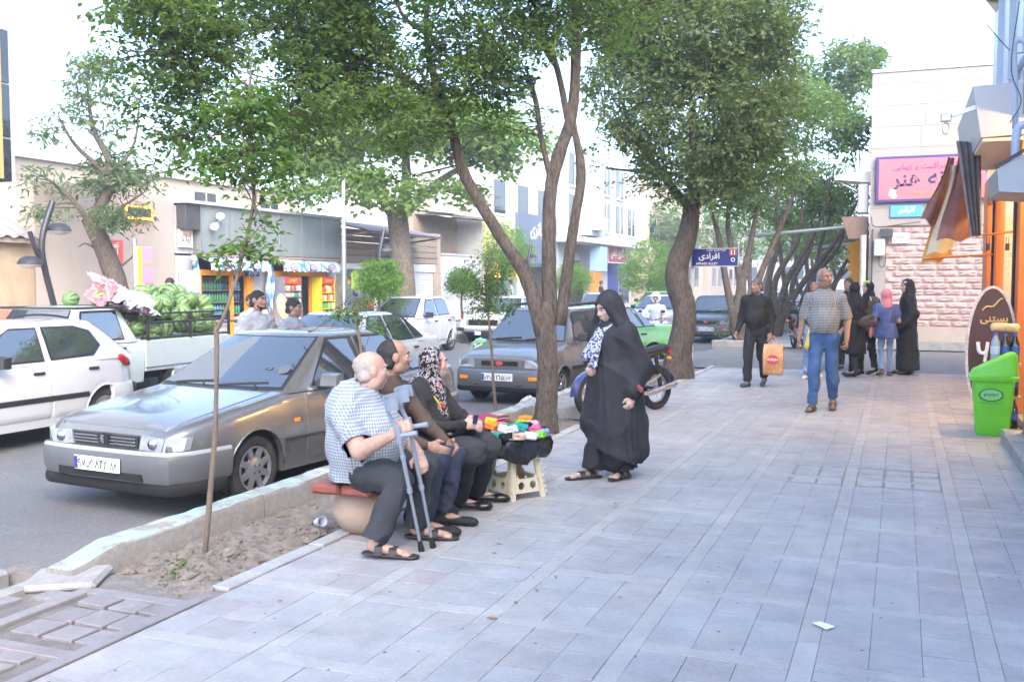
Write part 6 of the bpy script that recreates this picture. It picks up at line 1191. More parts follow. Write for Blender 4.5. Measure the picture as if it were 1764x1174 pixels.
class CPay(Car):
    def ends(c):
        t = c.t; c.bumper(True, .38, .48, CHROME, .10, .25); c.bumper(False, .38, .48, CHROME, .1, .25); g = c.front_poly('grille', [(-.48, .57), (.48, .57), (.48, .74), (-.48, .74)], UNDER, .015)[0]
        for k in range(4): m = MB(); m.box((0, -.02, .6 + k * .035), (.95, .012, .008)); m.obj('grille_bar', TRIM, g)
        c.front_poly('headlamp', [(.49, .57), (.68, .57), (.68, .74), (.49, .74)], LAMP, .015, mirror=True); c.front_poly('indicator_lamp', [(.69, .57), (.75, .57), (.75, .74), (.69, .74)], AMBER, .01, mirror=True); c.plate(.34, None, -.115); c.wipers(); c.tail_poly('tail_lamp', [(.5, .6), (.72, .6), (.72, .8), (.5, .8)], REDL)
CPay('parked_car', 'boxy old white saloon facing us in front of the grey gate', 'car', -11.7, 27.6, R(-2), SPK, paint('offwhite', (.70, .72, .70), 0, .35, .7))
CPay('parked_car', 'white saloon half hidden behind the forked elm trunk', 'car', -11.6, 38, 0, SPK, WHITEP)
C405('parked_car', 'white saloon on the road behind the motorcyclist', 'car', -8.0, 33, R(-1), dict(S405, bumpm=WHITEP, rim='steel'), WHITEP)
C206('parked_car', 'pale car far down the street between the elm stems', 'car', -5.4, 44, 0, S206, paint('silver', (.5, .53, .56), .3, .3))
C405('taxi', 'distant green-roofed taxi beyond the hatchback roof', 'taxi', -10.9, 45, 0, dict(S405, bumpm=GRNP, rim='steel'), GRNP)

# pickup loaded with watermelons
def pickup():
    t = thing('pickup_truck', 'pale old pickup with caged bed loaded with watermelons', 'pickup', (-12.0, 9.7, ROADZ), R(0)); P = paint('mint', (.48, .55, .545), 0, .35, .7); W_ = .80
    S = dict(L=2.9, W=1.64, H=1.52, wy=(.8,), ra=.35, rw=.32, sill=[(0, .4), (.3, .3), (2.9, .3)], w=[(0, .74), (.1, .78), (.5, .80), (2.9, .80)], top=[(0, .82), (.05, .86), (.5, .90), (1.2, .96), (1.4, .98), (2.9, .98)], belt=.98, gh=(1.25, 1.62, 2.62, 2.86), wb=.76, wr=.62, bow=.06, win=[[(1.62, .08), (2.5, .08), (2.44, .92), (1.78, .92)]], doors=[(1.42, 2.6)], doorz=.34, hood=(.05, 1.2, .95), mirror=(1.6, 1.02), rim='steel', sweep=.2, flat=.5)
    class CT(Car):
        def __init__(c): c.S = S; c.col = P; c.t = t; c.build()
        def ends(c): c.bumper(True, .40, .55, CHROME, .08, .2); c.front_poly('headlamp', [(.5, .62), (.72, .62), (.72, .78), (.5, .78)], LAMP, .015, mirror=True); c.wipers()
    CT(); m = MB(); m.box((0, 4.0, .50), (1.6, 2.16, .08), .01)
    for sd in (-1, 1): m.box((sd * .80, 4.0, .74), (.05, 2.16, .44), .012)
    m.box((0, 5.07, .74), (1.56, .05, .44), .012); m.box((0, 2.93, .74), (1.56, .04, .44), .01); m.obj('bed', P, t)
    for sd in (-1, 1): wheel(t, sd * .77, 3.75, .32, .32, .185, sd, 'steel')
    m = MB(); m.box((0, 4, .40), (1.2, 2.1, .14)); m.obj('chassis', UNDER, t)
    FR = M('cage_black', (.03, .03, .032), .5, var=.1)
    for sd in (-1, 1):
        m = MB()
        for y in (2.98, 4.0, 5.04): m.box((sd * .81, y, 1.16), (.04, .04, .42))
        for z in (1.38, 1.24): m.tube([(sd * .81, 2.96, z), (sd * .81, 5.06, z)], .018, 6)
        m.tube([(sd * .81, 2.96, .99), (sd * .81, 5.06, .99)], .02, 6); m.obj('cage_side', FR, t); m = MB()
        for k in range(24): m.tube([(sd * .81, 2.98 + k * .0892, .99), (sd * .81, 2.98 + k * .0892, 1.25)], .0025, 4, False)
        for k in range(5): m.tube([(sd * .812, 2.98, 1.02 + k * .05), (sd * .812, 5.04, 1.02 + k * .05)], .0025, 4, False)
        m.obj('mesh_side', FR, t, kind='stuff')
    m = MB(); m.tube([(-.8, 5.06, 1.38), (.8, 5.06, 1.38)], .018, 6); m.tube([(-.8, 2.96, 1.38), (.8, 2.96, 1.38)], .018, 6); m.obj('cage_end', FR, t)
    m = MB()
    for z in (1.50,): m.tube([(.75, 1.5, z), (.75, 2.9, z), (-.75, 2.9, z), (-.75, 1.5, z), (.75, 1.5, z)], .02, 6)
    m.obj('roof_rack', FR, t)
pickup()
def melon_mat():
    m, n, l, b = SHD('watermelon'); tc = n.new('ShaderNodeTexCoord').outputs['Object']; sp = n.new('ShaderNodeSeparateXYZ'); l.new(tc, sp.inputs[0]); at = n.new('ShaderNodeMath'); at.operation = 'ARCTAN2'; l.new(sp.outputs[1], at.inputs[0]); l.new(sp.outputs[0], at.inputs[1])
    nz = noise(n, l, tc, 16, 3); ad = n.new('ShaderNodeMath'); ad.operation = 'MULTIPLY_ADD'; l.new(at.outputs[0], ad.inputs[0]); ad.inputs[1].default_value = 9; mu = n.new('ShaderNodeMath'); mu.operation = 'MULTIPLY'; l.new(nz, mu.inputs[0]); mu.inputs[1].default_value = 3.2; l.new(mu.outputs[0], ad.inputs[2]); si = n.new('ShaderNodeMath'); si.operation = 'SINE'; l.new(ad.outputs[0], si.inputs[0])
    oi = n.new('ShaderNodeObjectInfo'); c = ramp(n, l, si.outputs[0], [(.0, (.17, .27, .09)), (.45, (.14, .235, .075)), (.66, (.05, .12, .04)), (1, (.035, .09, .03))]); l.new(mixc(n, l, 1., c, ramp(n, l, oi.outputs['Random'], [(0, (.8, .85, .8)), (1, (1.25, 1.2, 1.15))]), 'MULTIPLY'), b.inputs['Base Color']); b.inputs['Roughness'].default_value = .35; return m
mm = MB(); mm.ball((0, 0, 0), (.145, .145, .17), 18, 12); MEL = mm.data('watermelon', melon_mat(), 180); rs = random.Random(8)
def melon(x, y, z, i, lb='striped green watermelon behind the cage mesh of the pickup bed'):
    s = rs.uniform(.82, 1.06); put('watermelon', MEL, None, (x, y, z), (rs.uniform(0, 3), rs.uniform(0, 3), rs.uniform(0, 6)), label=lb, cat='watermelon', group='watermelons in the pickup').scale = (s, s, s)
i = 0
for lay_, (z, x0, x1, y0, y1) in enumerate([(.47, .66, .66, 2.75, 5.0), (.72, .64, .67, 2.9, 4.95), (.95, .66, .66, 2.8, 5.0), (1.17, .6, .64, 2.9, 4.9)]):
    y = y0 + .2 + (.13 if lay_ % 2 else 0)
    while y < y1 - .1:
        for xx in ((.62,) if lay_ < 3 else (.60, .3, .0, -.3)): melon(-12.0 + xx + rs.uniform(-.03, .03), 9.7 + y + rs.uniform(-.03, .03), ROADZ + z + .18 + rs.uniform(-.03, .05), i); i += 1
        y += .29
for k in range(34): melon(-12 + rs.uniform(-.5, .62), 9.7 + rs.uniform(3.15, 4.7), ROADZ + 1.50 + rs.uniform(-.03, .08), i, 'striped watermelon in the heap above the cage rail'); i += 1
for k in range(6): melon(-12 + rs.uniform(-.2, .35), 9.7 + rs.uniform(3.7, 4.5), ROADZ + 1.68 + rs.uniform(0, .05), i, 'striped watermelon at the very top of the heap')
for k in range(4): melon(-12 + rs.uniform(-.1, .55), 9.7 + 2.3 + k * .16, ROADZ + 1.62, i, 'striped watermelon lying on the pickup cab roof by the tarpaulin')
# tarpaulin thrown over the cab
t = thing('tarpaulin', 'crumpled white and red tarpaulin thrown over the pickup cab', 'tarpaulin', (-12, 12, 1))
def crumple(name, mat, P0, PU, PV, amp, seed, nu=34, nv=26, sag=.0):
    rows = []; P0, PU, PV = V_(P0), V_(PU), V_(PV); N = PU.cross(PV).normalized()
    for j in range(nv + 1):
        row = []
        for i in range(nu + 1):
            u, v = i / nu, j / nv; x, y = np.array(u * 5 + seed), np.array(v * 4 + seed * 1.7); h_ = abs(float(fbm(x, y, 4, seed))) * 2 + .5 * abs(float(fbm(x * 2.3, y * 2.3, 3, seed + 9))); e_ = 1 + .12 * float(fbm(np.array(u * 3.), np.array(v * 3.), 2, seed + 4)) * 2
            p = P0 + PU * (u * e_) + PV * (v * e_) + N * (h_ * amp * 2.2 + sag * math.sin(math.pi * u) * math.sin(math.pi * v)); row.append(tuple(p))
        rows.append(row)
    mb = MB(); mb.grid(rows); mb.grid([[(p[0] - N.x * .01, p[1] - N.y * .01, p[2] - N.z * .01) for p in r][::-1] for r in rows]); return mb.obj(name, mat, t, 55)
V_ = lambda p: Vector(p)
crumple('white_sheet', M('tarp_white', (.66, .70, .76), .45, var=.08), (.2, .1, .62), (.12, .85, -.35), (.62, .05, -.42), .11, 3, sag=.14); crumple('white_fall', MATS['tarp_white'], (.60, .25, .36), (.22, .62, -.18), (.10, -.1, -.22), .08, 6, sag=.06); crumple('red_sheet', M('tarp_red', (.60, .19, .21), .5, var=.15), (.25, -.1, .2), (.1, .3, .34), (.4, .0, -.2), .07, 5, sag=.07); crumple('dark_lining', M('tarp_dark', (.10, .05, .07), .6), (.62, .15, .18), (.2, .6, -.16), (.1, -.08, -.16), .06, 8)
for o in kids(t): o.location = (0, 0, .24)
# motorcycles
def motorcycle(label, loc, rz, col, scooter=False):
    t = thing('motorcycle', label, 'motorcycle', loc, rz); BL = M('moto_black', (.02, .02, .022), .45); ST = STEEL
    for y in (-.64, .62):
        m = MB(); m.tube([(0, y + .25 * math.cos(a_ * math.pi / 14), .30 + .25 * math.sin(a_ * math.pi / 14)) for a_ in range(28)] + [(0, y + .25, .30)], .052, 10, False); w_ = m.obj('wheel', RUBBER, t, 60)
        m = MB(); m.tube([(0, y + .205 * math.cos(a_ * math.pi / 12), .30 + .205 * math.sin(a_ * math.pi / 12)) for a_ in range(25)], .018, 6, False); m.tube([(-.06, y, .3), (.06, y, .3)], .06, 12)
        for k in range(16): a_ = k * math.pi / 8; m.tube([((-1) ** k * .03, y + .04 * math.cos(a_), .3 + .04 * math.sin(a_)), (0, y + .2 * math.cos(a_), .3 + .2 * math.sin(a_))], .003, 4, False)
        m.obj('rim', RIMM, w_, 60)
        m = MB(); a0, a1 = ((.15, 1.0) if y < 0 else (.0, .8)); rows = [[(x, y + .33 * math.cos(math.pi * (a0 + (a1 - a0) * i / 10)), .30 + .33 * math.sin(math.pi * (a0 + (a1 - a0) * i / 10)) - abs(x) * .3) for x in (-.07, -.04, 0, .04, .07)] for i in range(11)]; m.grid(rows); m.obj('mudguard', col, t, 180)
    m = MB()
    for x in (-.08, .08): m.tube([(x, -.64, .30), (x, -.42, .85), (x * .6, -.36, 1.0)], .022, 8)
    m.obj('fork', ST, t, 60); m = MB(); m.tube([(-.36, -.22, 1.06), (-.2, -.32, 1.04), (0, -.36, 1.0), (.2, -.32, 1.04), (.36, -.22, 1.06)], .014, 8); m.obj('handlebar', BL, t, 60)
    for sd in (-1, 1): m = MB(); m.tube([(sd * .26, -.28, 1.06), (sd * .3, -.3, 1.2)], .006, 6); m.ball((sd * .31, -.3, 1.24), (.06, .02, .04), 10, 6); m.obj('mirror', BL, t, 60)
    m = MB(); m.ball((0, -.47, .92), (.085, .09, .09), 14, 10); m.obj('headlamp', CHROME, t, 180)
    soft('tank', col, t, [cap((0, -.22, .82), (0, .08, .78), .13, .11, ((1, 0, 0), .85)), cap((.1, -.2, .72), (.1, .0, .68), .05), cap((-.1, -.2, .72), (-.1, .0, .68), .05)], .02, .06)
    soft('seat', BL, t, [cap((0, .12, .78), (0, .62, .84), .1, .09, ((0, 0, 1), .5)), cap((0, .6, .84), (0, .72, .88), .08, .06, ((0, 0, 1), .5))], .02, .04)
    soft('tail_cowl', BL, t, [cap((0, .35, .74), (0, .82, .86), .1, .06, ((0, 0, 1), .7))], .02, .04)
    m = MB(); m.box((0, -.02, .42), (.22, .38, .3), .05); m.tube([(0, -.05, .55), (0, -.14, .72)], .09, 12); m.obj('engine', M('engine_grey', (.25, .25, .26), .5, metal=.6, var=.2), t); m = MB(); m.tube([(0, -.38, .95), (0, -.25, .35), (0, .2, .3), (0, .35, .72), (0, -.3, .85)], .022, 8); m.tube([(.07, .62, .3), (.07, .1, .36)], .02, 6); m.tube([(-.07, .62, .3), (-.07, .1, .36)], .02, 6); m.obj('frame', BL, t, 60)
    for sd in (-1, 1): m = MB(); m.tube([(sd * .1, .6, .34), (sd * .1, .5, .74)], .03, 10); m.obj('shock_absorber', BL, t, 60); m = MB(); m.box((sd * .16, .7, .72), (.08, .05, .05), .02); m.obj('indicator', AMBER, t); m = MB(); m.bar((sd * .1, .2, .34), (sd * .14, .55, .5), .03, .03); m.tube([(sd * .08, .28, .38), (sd * .22, .28, .38)], .015, 6); m.obj('footrest', ST, t)
    m = MB(); m.tube([(.12, -.1, .3), (.14, .3, .26), (.15, .85, .36)], [.025, .035, .05], 10); m.obj('exhaust', CHROME, t, 60); m = MB(); m.box((0, .86, .8), (.12, .04, .07), .015); m.obj('tail_lamp', REDL, t); t.scale = (.93, .93, .93)
    return t
motorcycle('blue and black motorcycle parked behind the woman in black', (-3.18, 12.05, 0), R(-28), M('moto_blue', (.03, .05, .17), .25, coat=1.)); motorcycle('chrome and red motorcycle parked behind the man in black shirt', (-2.25, 24.9, 0), R(18), M('moto_red', (.3, .04, .03), .3, coat=1.)); motorcycle('motorcycle ridden towards us past the green taxi', (-5.75, 24.5, ROADZ), R(4), BLACKM); motorcycle('blue motorcycle parked between the far elms', (-3.0, 33.5, 0), R(30), MATS['moto_blue'])
# ---------------------------------------------------------------- people
def skin_mat(n, c):
    m, nn, l, b = SHD('skin_' + n); g = nn.new('ShaderNodeNewGeometry').outputs['Position']; l.new(ramp(nn, l, noise(nn, l, g, 38, 5, .7), [(.3, tuple(v * .82 for v in c)), (.7, tuple(min(1, v * 1.12) for v in c))]), b.inputs['Base Color']); bp = nn.new('ShaderNodeBump'); bp.inputs['Strength'].default_value = .5; bp.inputs['Distance'].default_value = .004; l.new(noise(nn, l, g, 85, 4, .7), bp.inputs['Height']); l.new(bp.outputs[0], b.inputs['Normal']); b.inputs['Roughness'].default_value = .5; b.inputs['Subsurface Weight'].default_value = .12; b.inputs['Subsurface Radius'].default_value = (.012, .005, .003); return m
SK_PALE = skin_mat('pale', (.50, .31, .235)); SK_TAN = skin_mat('tan', (.40, .235, .165)); SK_DARK = skin_mat('brown', (.30, .17, .115)); SK_F = skin_mat('light', (.56, .37, .29))
HAIRD = M('hair_dark', (.02, .016, .014), .6, var=.3, vs=60, bump=.6, bs=120); HAIRG = M('hair_grey', (.30, .29, .28), .7, var=.3, vs=70, bump=.6, bs=120); HAIRW = M('hair_white', (.37, .32, .29), .7, var=.2, vs=70, bump=.5, bs=120); HAIRM = M('hair_greying', (.12, .11, .10), .65, var=.4, vs=80, bump=.6, bs=120); EYE = M('eye_dark', (.03, .02, .015), .2); EYEW = M('eye_white', (.6, .58, .55), .3)
def cloth(n, c, rough=.9, **k): return M('cloth_' + n, c, rough, var=k.pop('var', .15), vs=k.pop('vs', 9), bump=k.pop('bump', .6), bs=k.pop('bs', 34), spec=.25, **k)
def pattern_cloth(name, fn):
    m, n, l, b = SHD('cloth_' + name); at = n.new('ShaderNodeAttribute'); at.attribute_name = 'pat'; sp = n.new('ShaderNodeSeparateXYZ'); l.new(at.outputs['Vector'], sp.inputs[0]); l.new(fn(n, l, sp, at.outputs['Vector']), b.inputs['Base Color']); bp = n.new('ShaderNodeBump'); bp.inputs['Strength'].default_value = .6; bp.inputs['Distance'].default_value = .01; l.new(noise(n, l, n.new('ShaderNodeNewGeometry').outputs['Position'], 30, 5, .6), bp.inputs['Height']); l.new(bp.outputs[0], b.inputs['Normal']); b.inputs['Roughness'].default_value = .9; b.inputs['Specular IOR Level'].default_value = .2; return m
def math_(n, l, op, a, b_=None):
    x = n.new('ShaderNodeMath'); x.operation = op
    for i, v in enumerate((a, b_)):
        if v is None: continue
        if isinstance(v, (int, float)): x.inputs[i].default_value = v
        else: l.new(v, x.inputs[i])
    return x.outputs[0]
def check(size, duty, base, dark, mid=None):
    def f(n, l, sp, vec):
        s = [math_(n, l, 'LESS_THAN', math_(n, l, 'FRACT', math_(n, l, 'MULTIPLY', sp.outputs[i], 1 / size)), duty) for i in (0, 1)]; sm = math_(n, l, 'MULTIPLY', math_(n, l, 'ADD', s[0], s[1]), .5)
        return ramp(n, l, sm, [(0, base), (.5, mid or tuple((a + c) / 2 for a, c in zip(base, dark))), (1, dark)])
    return f
def leopard(n, l, sp, vec):
    t = noise(n, l, n.new('ShaderNodeNewGeometry').outputs['Position'], 42, 3, .55); t2 = noise(n, l, n.new('ShaderNodeNewGeometry').outputs['Position'], 9, 2); c = ramp(n, l, t, [(.48, (.012, .011, .012)), (.53, (.42, .38, .38)), (.59, (.46, .42, .42)), (.62, (.03, .02, .03))]); red = ramp(n, l, t2, [(.64, (0, 0, 0)), (.68, (.8, .8, .8))]); return mixc(n, l, red, c, (.55, .05, .02))
def bw_scarf(n, l, sp, vec):
    t = noise(n, l, n.new('ShaderNodeNewGeometry').outputs['Position'], 55, 4, .6); return ramp(n, l, t, [(.46, (.03, .04, .10)), (.52, (.48, .51, .58))])
def V3(*p): return np.array(p, float)
def unit(v): v = np.array(v, float); return v / (np.linalg.norm(v) + 1e-9)
def hand_prims(w, d, nrm, s=1., curl=.5, flip=1):
    """palm and five fingers from wrist w along d; nrm is the palm's facing; flip mirrors the thumb"""
    d = unit(d); nrm = unit(np.array(nrm) - d * (np.array(nrm) @ d)); lat = np.cross(d, nrm) * flip; P = [cap(w, w + d * .085 * s, .026 * s, .032 * s, (nrm, .55)), cap(w + d * .05 * s - lat * .02, w + d * .085 * s + lat * .022 * s, .017 * s)]
    for i, (o, L) in enumerate(((-.030, .062), (-.010, .074), (.010, .078), (.029, .070))):
        a = w + d * .09 * s + lat * o * s; c1 = curl * 1.0; d1 = unit(d * math.cos(c1) + nrm * math.sin(c1)); b = a + d1 * L * .55 * s; c2 = curl * 2.2; d2 = unit(d * math.cos(c2) + nrm * math.sin(c2)); c_ = b + d2 * L * .5 * s; P += [cap(a, b, .0095 * s, .0088 * s), cap(b, c_, .0088 * s, .0075 * s)]
    a = w + d * .03 * s + lat * .028 * s; b = a + unit(d * .7 + lat * .6 + nrm * .4) * .045 * s; P += [cap(a, b, .013 * s, .0105 * s), cap(b, b + unit(d * .8 + lat * .05 + nrm * .6) * .035 * s, .0105 * s, .009 * s)]; return P
def head_prims(c, f, s=1., up=(0, 0, 1), fat=1.):
    f = unit(f); r = unit(np.cross(f, up)); u = np.cross(r, f); rm = np.stack([r, f, u], 1); q = lambda x, y, z: c + (r * x + f * y + u * z) * s
    P = [ell(q(0, -.012, .035), V3(.077, .098, .085) * s, rm), ell(q(0, .022, -.03), V3(.062 * fat, .075, .085) * s, rm), cap(q(0, .06, -.085), q(0, .045, -.08), .026 * s * fat, .034 * s * fat), cap(q(-.04, .01, -.07), q(.04, .01, -.07), .035 * s * fat), cap(q(0, .088, .018), q(0, .112, -.018), .009 * s, .0135 * s), ell(q(-.012, .100, -.022), V3(.009, .011, .008) * s, rm), ell(q(.012, .100, -.022), V3(.009, .011, .008) * s, rm), cap(q(-.032, .082, .034), q(.032, .082, .034), .011 * s), ell(q(-.045, .066, -.012), V3(.02, .02, .02) * s, rm), ell(q(.045, .066, -.012), V3(.02, .02, .02) * s, rm), cap(q(-.018, .09, -.055), q(.018, .09, -.055), .0075 * s), cap(q(-.015, .09, -.066), q(.015, .09, -.066), .0075 * s)]
    for sx in (-1, 1): P += [ell(q(sx * .078, -.005, .0), V3(.010, .022, .032) * s, rm)]
    subs = [(ell(q(sx * .032, .099, .016), V3(.015, .011, .009) * s, rm), .010) for sx in (-1, 1)]
    return P, subs, (r, f, u, q, rm)
def person(label, J, **o):
    """J: joints in world metres. Parts are parented to an Empty at the feet or seat."""
    base = o.get('base', ((J['ankR'][0] + J['ankL'][0]) / 2, (J['ankR'][1] + J['ankL'][1]) / 2, min(J['ankR'][2], J['ankL'][2]) - .085)); res = o.get('res', .009); s = o.get('s', 1.); t = thing('person', label, 'person', base, 0, o.get('group')); off = -Vector(base)
    J = {k: np.array(v, float) for k, v in J.items()}; fat = o.get('fat', 1.); belly = o.get('belly', 0.); f = unit(o['f']); fh = unit(o.get('fh', o['f'])); up = np.array((0, 0, 1.)); right = unit(np.cross(f, up))
    hp, hs, (r_, f_, u_, q, rm) = head_prims(J['head'], fh, s, unit(J['head'] - J['neck'] + up * .25), o.get('jaw', 1.))
    P = list(hp) + [cap(J['neck'], J['head'] + u_ * -.06 * s - f_ * .01, .056 * s * o.get('nk', 1), .052 * s * o.get('nk', 1)), cap(J['pelvis'], J['chest'], .10 * s, .12 * s), cap(J['chest'], J['neck'], .11 * s, .05 * s)]
    for S in 'RL':
        aw = o.get('armw', 1.); P += [cap(J['sh' + S], J['el' + S], .045 * s * aw, .040 * s * aw), cap(J['el' + S], J['wr' + S], .040 * s * aw, .026 * s * (.5 + .5 * aw)), cap(J['hip' + S], J['kn' + S], .07 * s, .05 * s), cap(J['kn' + S], J['ank' + S], .048 * s, .034 * s)]
        if o.get('hands', True): hd = o.get('hand' + S, unit(J['wr' + S] - J['el' + S])); P += hand_prims(J['wr' + S], hd, o.get('palm' + S, -right if S == 'R' else right), s, o.get('curl' + S, .5), 1 if S == 'R' else -1)
        toe = J.get('toe' + S, J['ank' + S] + f * .2 * s * [1, 1, 0] + V3(0, 0, -.05)); J['toe' + S] = toe; P += [cap(J['ank' + S] + V3(0, 0, -.03), toe, .036 * s, .024 * s)]
        if o.get('toes'):
            fd = unit((toe - J['ank' + S]) * [1, 1, 0]); ld = np.cross(fd, up)
            for i in range(5): a = toe + ld * (i - 2) * .015 * (1 if S == 'R' else -1) + fd * .0; P.append(cap(a, a + fd * (.035 - .004 * abs(i - 1)) + V3(0, 0, -.004), .011 if i else .013))
    soft('body', o['skin'], t, P, res, .018, (), hs).location = off
    for sx in (-1, 1):
        mb = MB(); mb.ball(q(sx * .032, .079, .014), tuple(V3(.0145, .013, .0095) * s), 8, 6, rot=Matrix(rm.tolist())); e = mb.obj('eye', EYEW, t, 180); e.location = off; mb = MB(); mb.ball(q(sx * .032, .0885, .014), tuple(V3(.0075, .005, .0075) * s), 8, 6, rot=Matrix(rm.tolist())); mb.obj('iris', EYE, e, 180)
        if o.get('brow', HAIRD): mb = MB(); mb.tube([q(sx * .016, .096, .034), q(sx * .035, .094, .041), q(sx * .054, .078, .034)], [.005 * s, .0055 * s, .003 * s], 6); mb.obj('eyebrow', o.get('brow', HAIRD), t, 180).location = off
    h = o.get('hair')
    if h:
        mat, kind = h; hpz = [ell(q(0, -.016, .036), V3(.0838, .104, .0935) * s if kind != 'bald' else V3(.0798, .101, .0872) * s, rm), cap(q(-.045, -.05, -.035), q(.045, -.05, -.035), (.046 if kind != 'bald' else .043) * s)]
        cuts = [(q(0, .085, .065), f_ * .75 - u_ * .66)]
        if kind == 'bald': cuts = [(q(0, .02, 0), f_ * .9 + u_ * .3), (q(0, 0, .05), u_ * 1. + f_ * .25)]
        if kind == 'receding': cuts = [(q(0, .0, .07), f_ * .85 + u_ * .35), (q(0, .02, 0), f_)]
        subs = [(ell(q(sx * .085, .0, -.005), V3(.02, .024, .036) * s, rm), .01) for sx in (-1, 1)]; dp = wrinkles(.004, 160, 2)
        soft('hair', mat, t, hpz, min(res, .009), .02, cuts + [(q(0, 0, -.075), -u_)], subs, dp).location = off
    if o.get('beard'): soft('beard', o['beard'], t, [cap(q(-.026, .092, -.043), q(.026, .092, -.043), .009 * s), cap(q(-.05, .025, -.055), q(-.028, .065, -.088), .019 * s), cap(q(.05, .025, -.055), q(.028, .065, -.088), .019 * s), cap(q(-.026, .067, -.09), q(.026, .067, -.09), .019 * s)] if o.get('full', True) else [cap(q(-.028, .092, -.043), q(.0, .098, -.040), .007 * s, .009 * s), cap(q(.028, .092, -.043), q(0, .098, -.040), .007 * s, .009 * s)], min(res, .007), .01, disp=wrinkles(.002, 120, 4)).location = off
    # garments
    sh = o.get('shirt')
    if sh:
        fl = (f, .78); hem = o.get('hem', .0); ws = J['pelvis'] * .45 + J['chest'] * .55; G = [cap(J['chest'] + up * .02, ws, .165 * s * fat, .15 * s * fat, fl), cap(ws, J['pelvis'] + up * hem, .15 * s * fat, .165 * s * fat, fl), cap(J['shR'] * .85 + J['shL'] * .15 - up * .035, J['shL'] * .85 + J['shR'] * .15 - up * .035, .078 * s), cap(J['neck'] - up * .06, J['neck'] + up * .005, .08 * s, .064 * s * o.get('nk', 1))] + [cap(J['neck'] - up * .03, J['sh' + S] - up * .01, .06 * s, .05 * s) for S in 'RL']
        if belly: G.append(ell(J['pelvis'] * .55 + J['chest'] * .45 + f * .07 * belly, V3(.175, .175, .19) * s * fat * (1 + .1 * belly)))
        if o.get('bust'): G += [ell(J['chest'] + f * .10 * s + right * sx * .075, V3(.085, .085, .085) * s) for sx in (-1, 1)]
        cuts = []
        for S in 'RL':
            sl = o.get('sleeve', 1.); e_ = J['el' + S]; G.append(cap(J['sh' + S] - up * .012, e_, .068 * s * (.7 + .3 * fat), (.058 if sl >= 1 else .076) * s)); 
            if sl >= 1: G.append(cap(e_, J['wr' + S] - unit(J['wr' + S] - e_) * .01, .056 * s, .043 * s))
        V, F, at = sdf(G, res, .05 * s, (), [(cap(J['neck'] + up * .06, J['head'], .055 * s * o.get('nk', 1), .05), .01)], wrinkles(o.get('wr', .010), 24, int(abs(base[0]) * 100)), True)
        # trim short sleeves and the hem
        keep = np.ones(len(V), bool)
        if sl < 1:
            for S in 'RL': d = unit(J['el' + S] - J['sh' + S]); L = np.linalg.norm(J['el' + S] - J['sh' + S]); rel = V - J['sh' + S]; ax = rel @ d; rad = np.linalg.norm(rel - np.outer(ax, d), axis=1); idx = (at[:, 2] == next(i_ for i_, g in enumerate(G) if g[0] == 'c' and np.allclose(g[1], J['sh' + S] - up * .012) and np.allclose(g[2], J['el' + S]))); keep &= ~(idx & (ax > L * sl))
        hz = o.get('hemz', J['pelvis'][2] - (.02 if o.get('skirt') else .13)); keep &= V[:, 2] > hz
        Fk = F[keep[F].all(1)]; me = np_mesh('shirt', V, Fk, [sh], True); x = me.attributes.new('pat', 'FLOAT_VECTOR', 'POINT'); x.data.foreach_set('vector', np.asarray(at, np.float32).ravel()); so = put(o.get('shirtname', 'shirt'), me, t, off)
        if o.get('collar'):
            for sx in (-1, 1): mb = MB(); n0 = J['neck']; P_ = [n0 + f * .085 + up * -.05 + right * sx * .01, n0 + f * .06 + right * sx * .055 + up * -.005, n0 + right * sx * .075 * 1 + up * .022 - f * .01, n0 - f * .05 + right * sx * .04 + up * .035, n0 - f * .068 + up * .038]; mb.loft([[p + up * .022, p + up * .0 + unit(p - n0) * .012, p - up * .02 + unit(p - n0) * .016, p - up * .01 - unit(p - n0) * .004] for p in P_]); mb.obj('collar', sh, so, 60)
    tr = o.get('trousers')
    if tr:
        G = [cap(J['hipR'] * .8 + J['hipL'] * .2, J['hipL'] * .8 + J['hipR'] * .2, .118 * s * fat, .118 * s * fat, (f, .9)), cap(J['pelvis'] + up * .02, J['pelvis'] + up * .06, .13 * s * fat, .135 * s * fat, (f, .82))]; w_ = o.get('legw', 1.)
        for S in 'RL': G += [cap(J['hip' + S], J['kn' + S], .098 * s * (.6 + .4 * fat) * w_, .076 * s * w_), cap(J['kn' + S], J['ank' + S] + unit(J['ank' + S] - J['kn' + S]) * .03, .070 * s * w_, .062 * s * w_ * o.get('cuff', 1.05))]
        V, F, at = sdf(G, res, .035 * s, (), (), wrinkles(o.get('twr', .011), 24, int(abs(base[1]) * 77)), True); keep = np.ones(len(V), bool)
        for i_, S in ((3, 'R'), (5, 'L')): d = unit(J['ank' + S] - J['kn' + S]); keep &= ~((at[:, 2] == i_) & ((V - J['kn' + S]) @ d > np.linalg.norm(J['ank' + S] - J['kn' + S]) + o.get('drop', .0)))
        put('trousers', np_mesh('trousers', V, F[keep[F].all(1)], [tr], True), t, off)
        if o.get('belt'):
            mb = MB(); c0 = J['pelvis'] + up * o.get('beltz', .085); mb.tube([c0 + right * math.cos(a) * .155 * s * fat * 1.0 + f * math.sin(a) * .128 * s * fat for a in np.linspace(0, 2 * math.pi, 25)], .018, 6, False); mb.obj('belt', BLACKM, t, 60).location = off; mb = MB(); mb.box(c0 + f * (.128 * s * fat + .016), (.045, .02, .036), .004, (0, 0, math.atan2(f[1], f[0]) - math.pi / 2)); mb.obj('buckle', STEEL, t).location = off
    sk = o.get('skirt')
